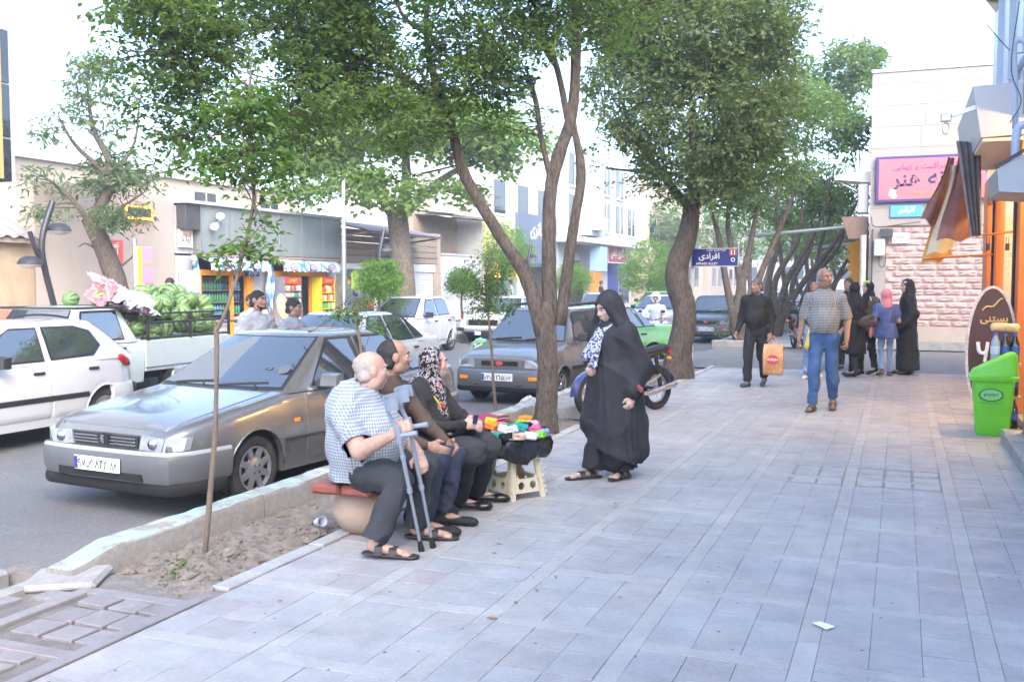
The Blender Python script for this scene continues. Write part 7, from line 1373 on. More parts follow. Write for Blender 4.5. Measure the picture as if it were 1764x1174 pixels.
    if sk:
        w0, w1, z1 = o['skirtp']; z0 = J['pelvis'][2] + .1; mb = MB(); rg = []
        for j in range(9): v = j / 8; rg.append([J['pelvis'] * [1, 1, 0] + up * (z0 + (z1 - z0) * v) + (right * math.cos(a) + f * math.sin(a) * .8) * (w0 + (w1 - w0) * v ** .7) * (1 + .07 * v * math.sin(a * 7 + v * 2) + .03 * v * math.sin(a * 13)) for a in np.linspace(0, 2 * math.pi, 48, endpoint=False)])
        mb.loft(rg); mb.obj('coat_skirt', sk, t, 180).location = off
    sm = o.get('shoe', BLACKM)
    for S in 'RL':
        a, b = J['ank' + S], J['toe' + S]; fd = unit((b - a) * [1, 1, 0]); ld = np.cross(fd, up); h0 = a + V3(0, 0, -.052) - fd * .035; pitch = unit(b - a + V3(0, 0, .05))
        if o.get('sandal'):
            so = soft('sandal', sm, t, [cap(h0 - up * .018, b + fd * .045 - up * .016, .042 * s, .046 * s, (up, .28))], .008, .01, (), ()); so.location = off
            for k, fr in enumerate((.28, .62)):
                c0 = h0 + (b + fd * .03 - h0) * fr; mb = MB(); P_ = [c0 + ld * .047 * math.cos(a_) * 1.05 + up * (.062 - .018 * k) * math.sin(a_) * 1.0 - up * .012 for a_ in np.linspace(0, math.pi, 9)]; mb.loft([[p - fd * .024, p + fd * .024, p + fd * .024 + unit(p - c0) * .006, p - fd * .024 + unit(p - c0) * .006] for p in P_]); mb.obj('strap', sm, so)
        else: soft('shoe', sm, t, [cap(h0, a + V3(0, 0, -.01), .040 * s, .042 * s), cap(h0, b + fd * .035, .040 * s, .036 * s, (up, .8)), cap(b, b + fd * .05 - up * .004, .037 * s, .03 * s, (up, .75))], max(res, .009), .025, [(V3(0, 0, min(h0[2], b[2]) - .03), (0, 0, -1))] if not o.get('lifted') else [], ()).location = off
    o['t'] = t; return t, J, q, off
def stand(x, y, face, H=1.72, z=0., step=0., arms=(.05, .05), lean=0., wid=1., bendk=0.):
    """standing or walking joints; face is the heading in degrees (0 = +Y, 90 = -X); step in metres, right foot forward when positive"""
    k = H / 1.75; c_, s_ = math.cos(R(face)), math.sin(R(face)); f = V3(-s_, c_, 0); r = V3(c_, s_, 0); O = V3(x, y, z); pt = lambda a, b, h_: O + r * a * k + f * (b * k + lean * max(h_ - .9, 0)) + V3(0, 0, h_ * k); J = dict(pelvis=pt(0, 0, .96), chest=pt(0, .01, 1.30), neck=pt(0, 0, 1.47), head=pt(0, .03, 1.635))
    for S, sg in (('R', 1), ('L', -1)):
        st = step * sg; aw = arms[0 if S == 'R' else 1]; J['sh' + S] = pt(sg * .18 * wid, 0, 1.41); J['hip' + S] = pt(sg * .085, 0, .92); lift = .05 if st < 0 else 0; J['kn' + S] = pt(sg * .095, st * .55 + (.05 if step else 0.01), .50 + lift * .3); J['ank' + S] = pt(sg * .10, st, .085 + (.06 if st < -.05 else 0)); J['toe' + S] = pt(sg * .12, st + .15, .035 + (.0 if st < -.05 else 0)); J['el' + S] = pt(sg * .245 * wid, -aw * .3 - .02, 1.12); J['wr' + S] = pt(sg * .265 * wid, aw * .6 + .04, .88)
    return J, f, r

# --- seated old man with crutches
OLDSH = pattern_cloth('old_check', check(.020, .45, (.44, .45, .45), (.15, .19, .26), (.29, .33, .38))); BLK = cloth('black', (.032, .032, .035)); CHAR = cloth('charcoal', (.045, .047, .052))
Jm = dict(pelvis=(-3.24, 5.58, .47), chest=(-3.25, 5.55, .78), neck=(-3.20, 5.58, .925), head=(-3.165, 5.615, 1.075), shR=(-3.24, 5.36, .84), shL=(-3.2, 5.80, .84), elR=(-3.05, 5.27, .62), wrR=(-2.80, 5.205, .735), elL=(-2.98, 5.78, .58), wrL=(-2.78, 5.53, .575), hipR=(-3.12, 5.46, .455), hipL=(-3.12, 5.70, .455), knR=(-2.80, 5.32, .445), knL=(-2.76, 5.58, .505), ankR=(-2.90, 5.165, .10), toeR=(-2.72, 5.215, .03), ankL=(-2.86, 5.64, .095), toeL=(-2.68, 5.70, .03))
person('heavy bald old man in checked shirt seated holding grey crutches', Jm, f=(1, .05, 0), fh=(.70, .71, -.05), res=.0075, skin=SK_PALE, hair=(HAIRW, 'bald'), brow=HAIRW, shirt=OLDSH, sleeve=.80, fat=1.32, belly=1.05, trousers=CHAR, sandal=True, toes=True, shoe=M('sandal_black', (.03, .028, .027), .5), collar=True, nk=1.3, jaw=1.22, s=1.03, hem=-.07, hemz=.385, base=(-3.2, 5.58, .36), curlR=.75, palmR=(0, .9, -.4), handR=(.75, .0, .55), palmL=(0, .2, -1), handL=(.5, -.75, -.3), wr=.011, armw=1.4, legw=1.12, lifted=True, cuff=1.15)
# --- seated man in brown shirt
Jm = dict(pelvis=(-3.26, 5.99, .47), chest=(-3.24, 5.97, .83), neck=(-3.22, 5.96, .985), head=(-3.185, 5.975, 1.135), shR=(-3.25, 5.79, .91), shL=(-3.22, 6.15, .91), elR=(-3.08, 5.78, .66), wrR=(-2.86, 5.80, .58), elL=(-3.05, 6.17, .66), wrL=(-2.85, 6.08, .56), hipR=(-3.14, 5.90, .455), hipL=(-3.14, 6.08, .455), knR=(-2.80, 5.83, .47), knL=(-2.78, 6.06, .47), ankR=(-2.86, 5.76, .10), toeR=(-2.70, 5.80, .03), ankL=(-2.86, 6.03, .10), toeL=(-2.70, 6.08, .03))
person('balding seated man in brown shirt between old man and woman', Jm, f=(1, .05, 0), fh=(.78, .62, -.02), res=.0085, skin=SK_TAN, hair=(HAIRD, 'receding'), beard=HAIRD, full=False, shirt=cloth('brown', (.10, .07, .055)), trousers=cloth('navy', (.04, .046, .075)), collar=True, base=(-3.2, 5.98, .36), shoe=BLACKM, fat=1.0, hem=-.05, lifted=True)
# --- seated woman in leopard scarf
SCF = pattern_cloth('leopard', leopard); BLK2 = cloth('black_coat', (.036, .034, .035))
Jm = dict(pelvis=(-3.26, 6.42, .47), chest=(-3.22, 6.40, .78), neck=(-3.19, 6.40, .915), head=(-3.16, 6.43, 1.05), shR=(-3.22, 6.23, .85), shL=(-3.2, 6.58, .85), elR=(-3.06, 6.16, .62), wrR=(-2.84, 6.22, .645), elL=(-3.0, 6.6, .62), wrL=(-2.82, 6.36, .63), hipR=(-3.14, 6.32, .46), hipL=(-3.14, 6.52, .46), knR=(-2.79, 6.22, .455), knL=(-2.77, 6.46, .455), ankR=(-2.95, 6.38, .10), toeR=(-2.78, 6.43, .035), ankL=(-2.93, 6.66, .10), toeL=(-2.76, 6.72, .035))
Jm = {k: (v[0], v[1] + .10, v[2]) for k, v in Jm.items()}
t, J, q, off = person('seated woman in black coat and leopard-print headscarf', Jm, f=(1, .05, 0), fh=(.82, .56, -.08), res=.0085, skin=SK_F, shirt=BLK2, shirtname='coat', trousers=BLK, base=(-3.2, 6.42, .36), shoe=M('shoe_patent', (.012, .012, .013), .2), fat=1.12, belly=.35, hem=-.06, s=.95, lifted=True, legw=1.25, cuff=1.25, curlR=.8, palmR=(0, 1, 0), palmL=(0, -1, 0), curlL=.7, handR=(.8, .45, .05), handL=(.8, -.4, .0))
def headscarf(t, off, J, q, mat, res=.009, s=1., drape=(), open_=(.066, .07, .082), fwd=.10, pat=True, amp=.005):
    hp = [ell(q(0, -.018, .02), V3(.098, .112, .112) * s), cap(q(0, -.01, -.09), J['neck'] - V3(0, 0, .03), .082 * s, .10 * s)] + list(drape)
    soft('headscarf', mat, t, hp, res, .04, (), [(ell(q(0, fwd, -.005), V3(*open_) * s), .012)], wrinkles(amp, 34, 6), pat=pat).location = off
headscarf(t, off, J, q, SCF, .0085, .95, [cap(J['neck'] + V3(.06, 0, -.05), J['chest'] + V3(.14, 0, -.10), .075, .05), cap(J['neck'] + V3(-.05, 0, -.02), J['neck'] + V3(-.1, 0, -.16), .09, .07)])
soft('coat_skirt', cloth('coat_grey', (.05, .048, .052)), t, [cap(J['hipR'], J['knR'] + V3(.02, 0, .0), .125, .11), cap(J['hipL'], J['knL'] + V3(.02, 0, 0), .125, .11), cap(J['knR'] + V3(-.02, 0, .0), J['knL'] + V3(-.02, 0, 0), .10)], .010, .05, [(V3(0, 0, .30), (0, 0, -1))], (), wrinkles(.008, 16, 8)).location = off
mb = MB(); mb.tube(bend([J['neck'] + V3(-.02, -.09, .0), J['chest'] + V3(.13, -.07, .02), J['chest'] + V3(.17, .02, -.14)], 5), .007, 6); mb.obj('yellow_trim', painted('trim_yellow', (.75, .55, .05)), t, 180).location = off
# --- woman in black chador
Jc, f, r = stand(-2.23, 8.02, 150, 1.53, 0, .14, (.1, .1)); Jc['head'] += f * .03; Jc['wrR'] = V3(-2.40, 7.95, .93); Jc['elR'] = V3(-2.42, 8.16, 1.0); Jc['elL'] = V3(-1.98, 7.98, .95); Jc['wrL'] = V3(-2.02, 7.90, .72); Jc['shR'] += V3(0, 0, -.01)
Jc['ankR'] = V3(-2.36, 7.96, .085); Jc['toeR'] = V3(-2.50, 7.84, .03); Jc['ankL'] = V3(-2.12, 8.06, .085); Jc['toeL'] = V3(-2.17, 7.92, .035); Jc['knR'] = V3(-2.33, 7.96, .45); Jc['knL'] = V3(-2.15, 8.03, .45)
CHA = M('cloth_chador', (.026, .026, .029), .75, var=.25, vs=7, bump=.2, bs=90, spec=.4)
t, J, q, off = person('stout woman in black chador with white-patterned scarf standing at the stall', Jc, f=f, fh=(-.58, -.72, -.38), res=.0085, skin=SK_F, trousers=BLK, s=.93, sandal=True, toes=True, legw=1.25, cuff=1.5, lifted=True, shoe=M('sandal_black', (.03, .028, .027), .5), curlR=.9, curlL=.8)
up = V3(0, 0, 1)
def folds(c0, amp, n=13, z0=.15, z1=1.2):
    def d(P): a = np.arctan2(P[:, 1] - c0[1], P[:, 0] - c0[0]); w = np.clip((z1 - P[:, 2]) / (z1 - z0), 0, 1); a = a + .35 * np.sin(a * 2 + 1 + P[:, 2] * 1.7) + .12 * np.sin(P[:, 2] * 6 + a * 3); g = 1 - np.abs(np.sin(a * n * .5)); g2 = 1 - np.abs(np.sin(a * n * .27 + 1)); return -(g * g * .9 + g2 * g2 * .8 - .6) * amp * w * (.6 + .4 * np.sin(a * 3 + 2)) + wr_(P)
    wr_ = wrinkles(.010, 18, 9); return d
cloak = [cap(J['chest'] + up * .02, J['pelvis'] + V3(0, 0, .03), .185, .215, (f, .82)), cap(J['pelvis'], V3(-2.22, 8.02, .20), .215, .24, (f, .85)), cap(J['shR'] - up * .02, J['shL'] - up * .02, .09), cap(J['shL'], J['elL'], .10, .10), cap(J['elL'], J['wrL'] + up * .04, .10, .085), cap(J['shR'], J['elR'], .10, .095), cap(J['elR'], J['wrR'] + unit(J['elR'] - J['wrR']) * .04, .09, .065), cap(J['elL'] * .5 + J['pelvis'] * .5, V3(-2.09, 8.10, .25), .15, .16), cap(J['elR'] * .5 + J['pelvis'] * .5, V3(-2.42, 8.02, .45), .12, .1), cap(J['neck'] - up * .02, J['chest'], .10, .15)]
soft('chador', CHA, t, cloak, .011, .05, [(V3(-2.05, 7.95, .16), (-.42, 0, -1))], (), folds((-2.22, 8.02), .03)).location = off
soft('head_veil', CHA, t, [ell(q(0, -.03, .035), V3(.112, .122, .115)), cap(q(0, -.05, -.06), J['neck'] - up * .12 - f * .04, .115, .19, (f, .75)), cap(q(-.085, .02, .0), J['shL'] + up * .02 + f * .02, .035, .06), cap(q(.085, .02, .0), J['shR'] + up * .02 + f * .03, .035, .06)], .009, .04, (), [(ell(q(0, .11, -.015), V3(.066, .085, .088)), .012)], wrinkles(.006, 22, 7)).location = off
SCB = pattern_cloth('bw_scarf', bw_scarf)
soft('scarf', SCB, t, [cap(J['neck'] + f * .06 + r * .06 - up * .005, J['neck'] + f * .15 - up * .08, .036, .04), cap(J['neck'] + f * .06 - r * .07 - up * .005, J['neck'] + f * .15 - up * .08, .036, .04), cap(J['neck'] + f * .16 - up * .07, J['chest'] + f * .215 + r * .08 - up * .10, .045, .05, (f, .6)), cap(J['neck'] + f * .15 - up * .07, J['chest'] + f * .225 - r * .02 - up * .16, .045, .045, (f, .6))], .008, .02, (), (), wrinkles(.006, 50, 3), pat=True).location = off
mb = MB(); c0 = J['wrL'] + up * .07; mb.box(c0 + f * .02 - r * .085, (.02, .13, .05), .01, (R(15), 0, R(40))); mb.obj('purse', M('purse_red', (.35, .08, .08), .4), None, label='small red wallet strap at the chador woman\'s wrist', cat='purse')
# --- man in black shirt with bag
Jb, f, r = stand(-2.1, 15.95, 172, 1.68, 0, .14, (.12, .1)); Jb['wrR'] += V3(-.02, 0, .02)
person('bearded man in black shirt walking with a rice bag', Jb, f=f, fh=(-.45, -.9, -.05), res=.012, skin=SK_TAN, hair=(HAIRM, 'short'), beard=HAIRM, shirt=cloth('blackshirt', (.030, .028, .029)), trousers=BLK, collar=True, belly=.2, fat=1.0, hem=-.12, legw=1.05, shoe=cloth('shoe_blue', (.06, .09, .12)))
# --- man in checked shirt and jeans
PLAID = pattern_cloth('small_check', check(.020, .42, (.42, .42, .39), (.05, .055, .07), (.19, .20, .21))); JEAN = M('denim', (.055, .115, .26), .85, var=.25, vs=6, bump=.3, bs=200)
Jp, f, r = stand(-.9, 13.3, 176, 1.80, 0, .15, (.08, .16), wid=1.08); 
person('heavy greying man in checked shirt and blue jeans walking towards us', Jp, f=f, fh=(.62, -.75, .02), res=.0105, skin=SK_DARK, hair=(HAIRG, 'receding'), brow=HAIRD, beard=M('stubble_grey', (.20, .14, .11), .8), full=False, shirt=PLAID, sleeve=.92, armw=1.2, trousers=JEAN, collar=True, belly=.3, fat=1.05, hem=.04, hemz=.99, belt=True, beltz=.04, sandal=True, toes=True, shoe=M('sandal_grey', (.06, .06, .065), .6), legw=1.02, curlR=.9, curlL=.9, s=1.02)
# --- women and girls by the alley
Jw, f, r = stand(-.72, 18.1, 60, 1.62, 0, .1, (.05, .1)); t, J, q, off = person('woman in long black coat and black scarf carrying brown handbag', Jw, f=f, fh=(-.5, .8, 0), res=.013, skin=SK_F, shirt=BLK2, shirtname='jacket', trousers=BLK, skirt=BLK, skirtp=(.17, .21, .40), coat=True, s=.95, hair=None); headscarf(t, off, J, q, BLK, .013, .95, [cap(J['neck'], J['chest'] - f * .05, .10, .10)], pat=False)
OLIVE = cloth('olive', (.13, .11, .075)); Jw, f, r = stand(-.52, 18.75, 135, 1.64, 0, .08, (.25, .05)); t, J, q, off = person('woman in olive coat and green-banded dark scarf with cream bag', Jw, f=f, fh=(-.75, -.6, 0), res=.013, skin=SK_F, shirt=OLIVE, shirtname='jacket', trousers=BLK, skirt=OLIVE, skirtp=(.18, .2, .78), coat=True, s=.95); headscarf(t, off, J, q, cloth('scarf_dark', (.03, .028, .035)), .013, .95, [cap(J['neck'], J['chest'] + f * .08, .11, .1)], pat=False); soft('green_band', cloth('lime', (.35, .50, .18)), t, [cap(q(-.06, .03, .105), q(.06, .03, .105), .03)], .012, .02).location = off; soft('red_lining', cloth('rose', (.6, .08, .10)), t, [cap(q(.06, .06, .02), q(.05, .05, -.08), .016)], .012, .02).location = off
BLUEC = M('cloth_tunic', (.07, .11, .30), .85, var=.3, vs=7, bump=.3, bs=120, dirt=(.25, .30, .48), ds=4, da=.5); LJ = M('denim_light', (.22, .34, .52), .85, var=.2, vs=6)
Jw, f, r = stand(-.22, 18.45, 12, 1.50, 0, .1, (-.1, .2)); Jw['wrR'] = Jw['chest'] + r * .2 + f * .14 - up * .18; t, J, q, off = person('girl in pink headscarf and blue tunic seen from behind', Jw, f=f, fh=(.15, 1, 0), res=.0125, skin=SK_F, hemz=.74, shirt=BLUEC, shirtname='tunic', sleeve=.8, trousers=LJ, skirt=BLUEC, skirtp=(.15, .2, .66), coat=True, s=.88, shoe=M('shoe_brown', (.14, .08, .05), .5), legw=.8); headscarf(t, off, J, q, cloth('pink', (.75, .28, .32)), .0125, .95, [cap(J['neck'], J['neck'] - up * .05, .09, .08)], pat=False)
Jw, f, r = stand(.12, 18.95, 95, 1.66, 0, .06, (.25, .25)); Jw['elR'] = Jw['elR'] + f * .06; Jw['wrR'] = Jw['pelvis'] + r * .16 + f * .18 + up * .02; t, J, q, off = person('young woman in black chador holding a grey folder', Jw, f=f, fh=(-.72, -.6, -.1), res=.0125, skin=SK_F, trousers=BLK, s=.95, shoe=M('shoe_brown', (.14, .08, .05), .5))
soft('chador', CHA, t, [cap(J['chest'] + up * .03, J['pelvis'], .16, .19, (f, .85)), cap(J['pelvis'], V3(J['pelvis'][0] + .03, J['pelvis'][1], .14), .19, .24, (f, .85)), cap(J['shR'], J['shL'], .085), cap(J['shR'], J['elR'], .085, .085), cap(J['elR'], J['wrR'], .085, .06), cap(J['shL'], J['elL'], .085, .085), cap(J['elL'], J['wrL'], .085, .06), cap(q(0, -.03, .03), q(0, -.04, -.05), .115, .11), cap(q(0, -.05, -.06), J['chest'] - f * .03, .11, .17, (f, .8))], .0125, .05, [(V3(0, 0, .08), (0, 0, -1))], [(ell(q(0, .11, -.01), V3(.062, .08, .082)), .012)], folds((J['pelvis'][0], J['pelvis'][1]), .018)).location = off
soft('white_band', cloth('white', (.7, .68, .66)), t, [cap(q(-.05, .045, .085), q(.05, .045, .085), .022)], .012, .02).location = off
mb = MB(); mb.box(J['wrR'] + V3(.06, -.07, .02), (.34, .03, .26), .01, (R(10), R(-8), R(20))); mb.obj('folder', M('folder_grey', (.13, .13, .15), .5), None, label='dark grey folder held by the young woman in chador', cat='folder')
# --- passers-by half hidden
Jw, f, r = stand(-1.35, 17.6, 178, 1.68, 0, .12, (.1, .1)); person('man in dark top and pale jeans half hidden left of the checked-shirt man', Jw, f=f, fh=(-.2, -1, 0), res=.015, skin=SK_TAN, hair=(HAIRD, 'short'), shirt=BLK, trousers=LJ, shoe=M('shoe_white', (.7, .7, .7), .5))
Jw, f, r = stand(-.92, 19.8, 180, 1.70, 0, .1, (.1, .1)); person('man mostly hidden behind the checked-shirt man\'s shoulder', Jw, f=f, fh=(-.3, -1, 0), res=.016, skin=SK_TAN, hair=(HAIRD, 'short'), shirt=CHAR, trousers=BLK)
# --- men in the street beyond the saloon
GREYT = cloth('grey_tee', (.40, .42, .46)); Jw, f, r = stand(-7.25, 10.1, -105, 1.78, ROADZ, .12, (.1, .1)); person('dark-haired man in grey T-shirt walking beyond the saloon roof', Jw, f=f, fh=(1, -.1, 0), res=.012, skin=SK_TAN, hair=(HAIRD, 'short'), beard=HAIRD, shirt=GREYT, sleeve=.7, trousers=CHAR)
Jw, f, r = stand(-7.35, 11.0, -95, 1.66, ROADZ, .1, (.1, .1)); person('shorter man in grey top walking behind the bearded man', Jw, f=f, fh=(1, .1, -.1), res=.012, skin=SK_TAN, hair=(HAIRD, 'short'), shirt=cloth('grey_tee2', (.33, .36, .42)), sleeve=.7, trousers=CHAR)
# melon seller leaning over the load
Jw, f, r = stand(-10.75, 15.35, 90, 1.74, ROADZ, .0, (.1, .1)); 
for k_ in ('chest', 'neck', 'head', 'shR', 'shL', 'elR', 'elL', 'wrR', 'wrL'): Jw[k_] = Jw[k_] + f * (.5 * (Jw[k_][2] - .65)) - up * .12 * (Jw[k_][2] - .6)
Jw['pelvis'] += f * -.05; Jw['elR'] = Jw['shR'] + V3(-.22, -.12, -.10); Jw['wrR'] = Jw['shR'] + V3(-.45, -.22, -.14); Jw['elL'] = Jw['shL'] + V3(-.2, -.2, -.12); Jw['wrL'] = Jw['shL'] + V3(-.42, -.34, -.16)
person('melon seller in white T-shirt leaning over the pickup load', Jw, f=f, fh=(-.8, -.3, -.5), res=.013, skin=SK_TAN, hair=(HAIRD, 'short'), shirt=cloth('white_tee', (.62, .63, .66)), sleeve=.7, trousers=CHAR, hemz=.72, hem=-.02)
Jw, f, r = stand(-13.2, 15.6, -150, 1.70, .0, .0, (.1, .1)); person('dark-haired man peering over the far side of the melons', Jw, f=f, fh=(.4, -.8, -.3), res=.015, skin=SK_TAN, hair=(HAIRD, 'short'), shirt=CHAR, trousers=CHAR)
Jw, f, r = stand(-14.0, 11.5, -60, 1.45, .0, .0, (.1, .1)); person('grey-haired man in blue shirt beside the stacked fruit boxes', Jw, f=f, fh=(.7, .4, -.2), res=.015, skin=SK_TAN, hair=(HAIRG, 'short'), shirt=cloth('pale_blue', (.30, .42, .55)), trousers=CHAR)
# motorcyclist
Jr, f, r = stand(-5.75, 24.75, 184, 1.7, ROADZ + .0, 0, (.1, .1))
for k_ in list(Jr): Jr[k_] = Jr[k_] + V3(0, 0, -.12 if k_ in ('pelvis', 'chest', 'neck', 'head', 'shR', 'shL', 'elR', 'elL', 'wrR', 'wrL', 'hipR', 'hipL') else 0)
for S, sg in (('R', 1), ('L', -1)): Jr['kn' + S] = Jr['hip' + S] + f * .38 + r * sg * .14 - up * .1; Jr['ank' + S] = Jr['hip' + S] + f * .2 + r * sg * .12 - up * .46; Jr['toe' + S] = Jr['ank' + S] + f * .16 - up * .05; Jr['el' + S] = Jr['sh' + S] + f * .2 + r * sg * .12 - up * .2; Jr['wr' + S] = Jr['sh' + S] + f * .42 + r * sg * .1 - up * .28
t, J, q, off = person('motorcyclist in pale shirt and clear-visor helmet riding towards us', Jr, f=f, fh=f, res=.014, skin=SK_TAN, shirt=cloth('pale_shirt', (.48, .52, .58)), trousers=CHAR, base=(-5.75, 24.75, ROADZ), lifted=True)
soft('helmet', M('helmet_white', (.7, .72, .75), .2, coat=1.), t, [ell(q(0, -.01, .02), V3(.135, .15, .145))], .013, .02, (), [(ell(q(0, .16, -.02), V3(.10, .12, .075)), .01)]).location = off
# distant pedestrians
rs2 = random.Random(77)
for i, (px, D, H, lab) in enumerate([(1035, 48, 1.65, 'distant pedestrian in black by the orange shopfront'), (880, 44, 1.7, 'distant pedestrian in front of the battery shop window'), (1000, 50, 1.62, 'distant woman in dark clothes on the far pavement'), (970, 47, 1.7, 'distant man in dark suit right of the forked elm')]):
    b = D_(px, 484 + 1715 * 1.65 / D, D); Jw, f, r = stand(b[0], b[1], rs2.uniform(0, 360), H, 0, .12); person(lab, Jw, f=f, res=.03, skin=SK_TAN, hair=(HAIRD, 'short'), shirt=[BLK, GREYT, CHAR, BLK][i], trousers=CHAR, hands=False, group='distant pedestrians')
# ---------------------------------------------------------------- street furniture, goods and small things
# bench: red slab on round stone pots
POT = M('pot_stone', (.40, .29, .22), .8, var=.15, vs=8, bump=.35, bs=60, dirt=(.22, .16, .12), ds=4, da=.5); BRED = M('bench_red', (.26, .075, .05), .5, var=.2, vs=6, dirt=(.13, .05, .04), ds=8, da=.5, stretch=(3, 1, 3))
t = wt('bench', 'low bench of red-painted planks on round stone pots', 'bench', (-3.27, 6.4, 0))
for k in range(2):
    m = MB(); B(m, -3.50 + k * .222, -3.285 + k * .222, 5.40, 7.78, .295, .36, .018); wo(m, 'seat_plank', BRED, t)
for y in (5.72, 7.4): m = MB(); m.lathe([(.001, .0), (.12, 0), (.19, .06), (.228, .15), (.20, .24), (.15, .294), (.001, .294)], 30, T(-3.27, y, 0)); wo(m, 'pot_leg', POT, t, 60)
# crutches
CRG = M('crutch_grey', (.30, .33, .37), .35, metal=.3); CRP = M('crutch_plastic', (.26, .31, .38), .45)
def crutch(label, foot, top):
    foot, top = V3(*foot), V3(*top); ax = unit(top - foot); t = thing('crutch', label, 'crutch', tuple(foot)); off = -Vector(foot); pt = lambda d: foot + ax * d; L = np.linalg.norm(top - foot); fw = unit(np.cross(ax, (0, 1, 0))) * -1; fw = unit(V3(1, .2, 0) - ax * (V3(1, .2, 0) @ ax)); sd = np.cross(ax, fw)
    m = MB(); m.tube([pt(.05), pt(.42)], .0105, 10); m.tube([pt(.40), pt(L - .2)], .0135, 10); m.obj('tube', CRG, t, 60).location = off; m = MB(); m.tube([pt(0), pt(.012), pt(.05), pt(.075)], [.019, .021, .016, .013], 10); m.obj('rubber_foot', BLACKM, t, 60).location = off
    m = MB(); m.tube([pt(.40), pt(.43)], .0175, 10); m.tube([pt(.62), pt(.645)], .0165, 10); m.obj('collar', CRP, t, 60).location = off
    m = MB(); m.tube([pt(L - .23) - fw * .01, pt(L - .225) + fw * .05, pt(L - .22) + fw * .115], [.017, .014, .017], 10); m.tube([pt(L - .27), pt(L - .17)], .02, 10); m.obj('hand_grip', CRP, t, 60).location = off
    m = MB(); cc = pt(L - .02) - fw * .03; m.tube([pt(L - .2), cc - ax * .04 - fw * .01], .012, 8); rows = []
    for j in range(3): rows.append([cc + ax * (.035 * j - .03) + (fw * math.cos(a_) + sd * math.sin(a_)) * .052 + fw * .04 for a_ in np.linspace(.9, 2 * math.pi - .9, 15)])
    m.loft([[rows[0][i], rows[2][i], rows[2][i] + unit(rows[1][i] - cc) * .006, rows[0][i] + unit(rows[1][i] - cc) * .006] for i in range(15)]); m.obj('arm_cuff', CRP, t, 60).location = off
crutch('grey forearm crutch nearer us held by the old man', (-2.70, 5.40, 0), (-2.75, 5.12, .96)); crutch('grey forearm crutch behind, its foot further right', (-2.67, 5.50, 0), (-2.73, 5.22, 1.0))
# folding plastic stool
t = thing('folding_stool', 'cream plastic folding step stool carrying the sock tray', 'stool', (-2.745, 7.10, 0), R(57.7)); STC = M('stool_cream', (.62, .54, .38), .45, var=.04); STO = M('stool_inner_lit', (.50, .22, .05), .5)  # inner orange has the light through the plastic put into its colour
def holed(mb, c, w, h_, r, n=16, d=.012):
    """flat square of w by h with a round hole, in the local xz plane"""
    P = []
    for k in range(n):
        a_ = 2 * math.pi * k / n; ca, sa = math.cos(a_), math.sin(a_); q = min((w / 2) / max(abs(ca), 1e-6), (h_ / 2) / max(abs(sa), 1e-6)); P.append(((c[0] + ca * r, c[1] + sa * r), (c[0] + ca * q, c[1] + sa * q)))
    V = [(p[0][0], y, p[0][1]) for y in (0, d) for p in P] + [(p[1][0], y, p[1][1]) for y in (0, d) for p in P]; F = []
    for k in range(n): j = (k + 1) % n; F += [[k, 2 * n + k, 2 * n + j, j], [n + j, 3 * n + j, 3 * n + k, n + k], [j, n + j, n + k, k], [2 * n + k, 3 * n + k, 3 * n + j, 2 * n + j]]
    mb.add(V, F)
hh = .395
for k in range(4):
    m = MB(); lean = math.atan((.175 - .115) / hh); wb, wtp = .33, .225
    for sg in (-1, 1): P0, P1 = (sg * wb / 2, 0), (sg * wtp / 2, hh); m.prism([(P0[0], 0), (P0[0] - sg * .045, 0), (P1[0] - sg * .04, hh), (P1[0], hh)] if sg < 0 else [(P0[0] - sg * .045, 0), (P0[0], 0), (P1[0], hh), (P1[0] - sg * .04, hh)], .016)
    m.prism([(-.075, .30), (.075, .30), (.072, hh), (-.072, hh)], .015); w_ = .20; holed(m, (-.055, .105), .11, .11, .03); holed(m, (.055, .105), .11, .11, .03); m.prism([(-.125, .055), (-.11, .055), (-.11, .16), (-.115, .16)], .013); m.prism([(.11, .055), (.125, .055), (.115, .16), (.11, .16)], .013)
    m.prism([(-.10, .16), (-.07, .16), (-.085, .19)], .013); m.prism([(.07, .16), (.10, .16), (.085, .19)], .013)
    m.xf(Matrix.Translation((0, 0, 0)) @ Euler((0, 0, k * math.pi / 2)).to_matrix().to_4x4() @ Matrix.Translation((0, -.175, 0)) @ Euler((-lean, 0, 0)).to_matrix().to_4x4()); m.obj('side_panel', STC, t)
    m = MB()
    for j in range(9): m.tube([(-.166 + j * .0062, -.175 + j * .0066 - .004, .03 + j * .04), (-.166 + (j + .6) * .0062, -.175 + (j + .6) * .0066 - .004, .03 + (j + .6) * .04)], .009, 6)
    m.xf(Euler((0, 0, k * math.pi / 2)).to_matrix().to_4x4()); m.obj('hinge', STC, t, kind='stuff')
m = MB(); m.box((0, .0, .2), (.06, .012, .28), .0); m.box((0, .02, .12), (.2, .012, .02)); m.obj('inner_brace', STO, t); m = MB(); m.box((0, 0, hh + .012), (.25, .25, .024), .008); m.obj('top', STC, t)
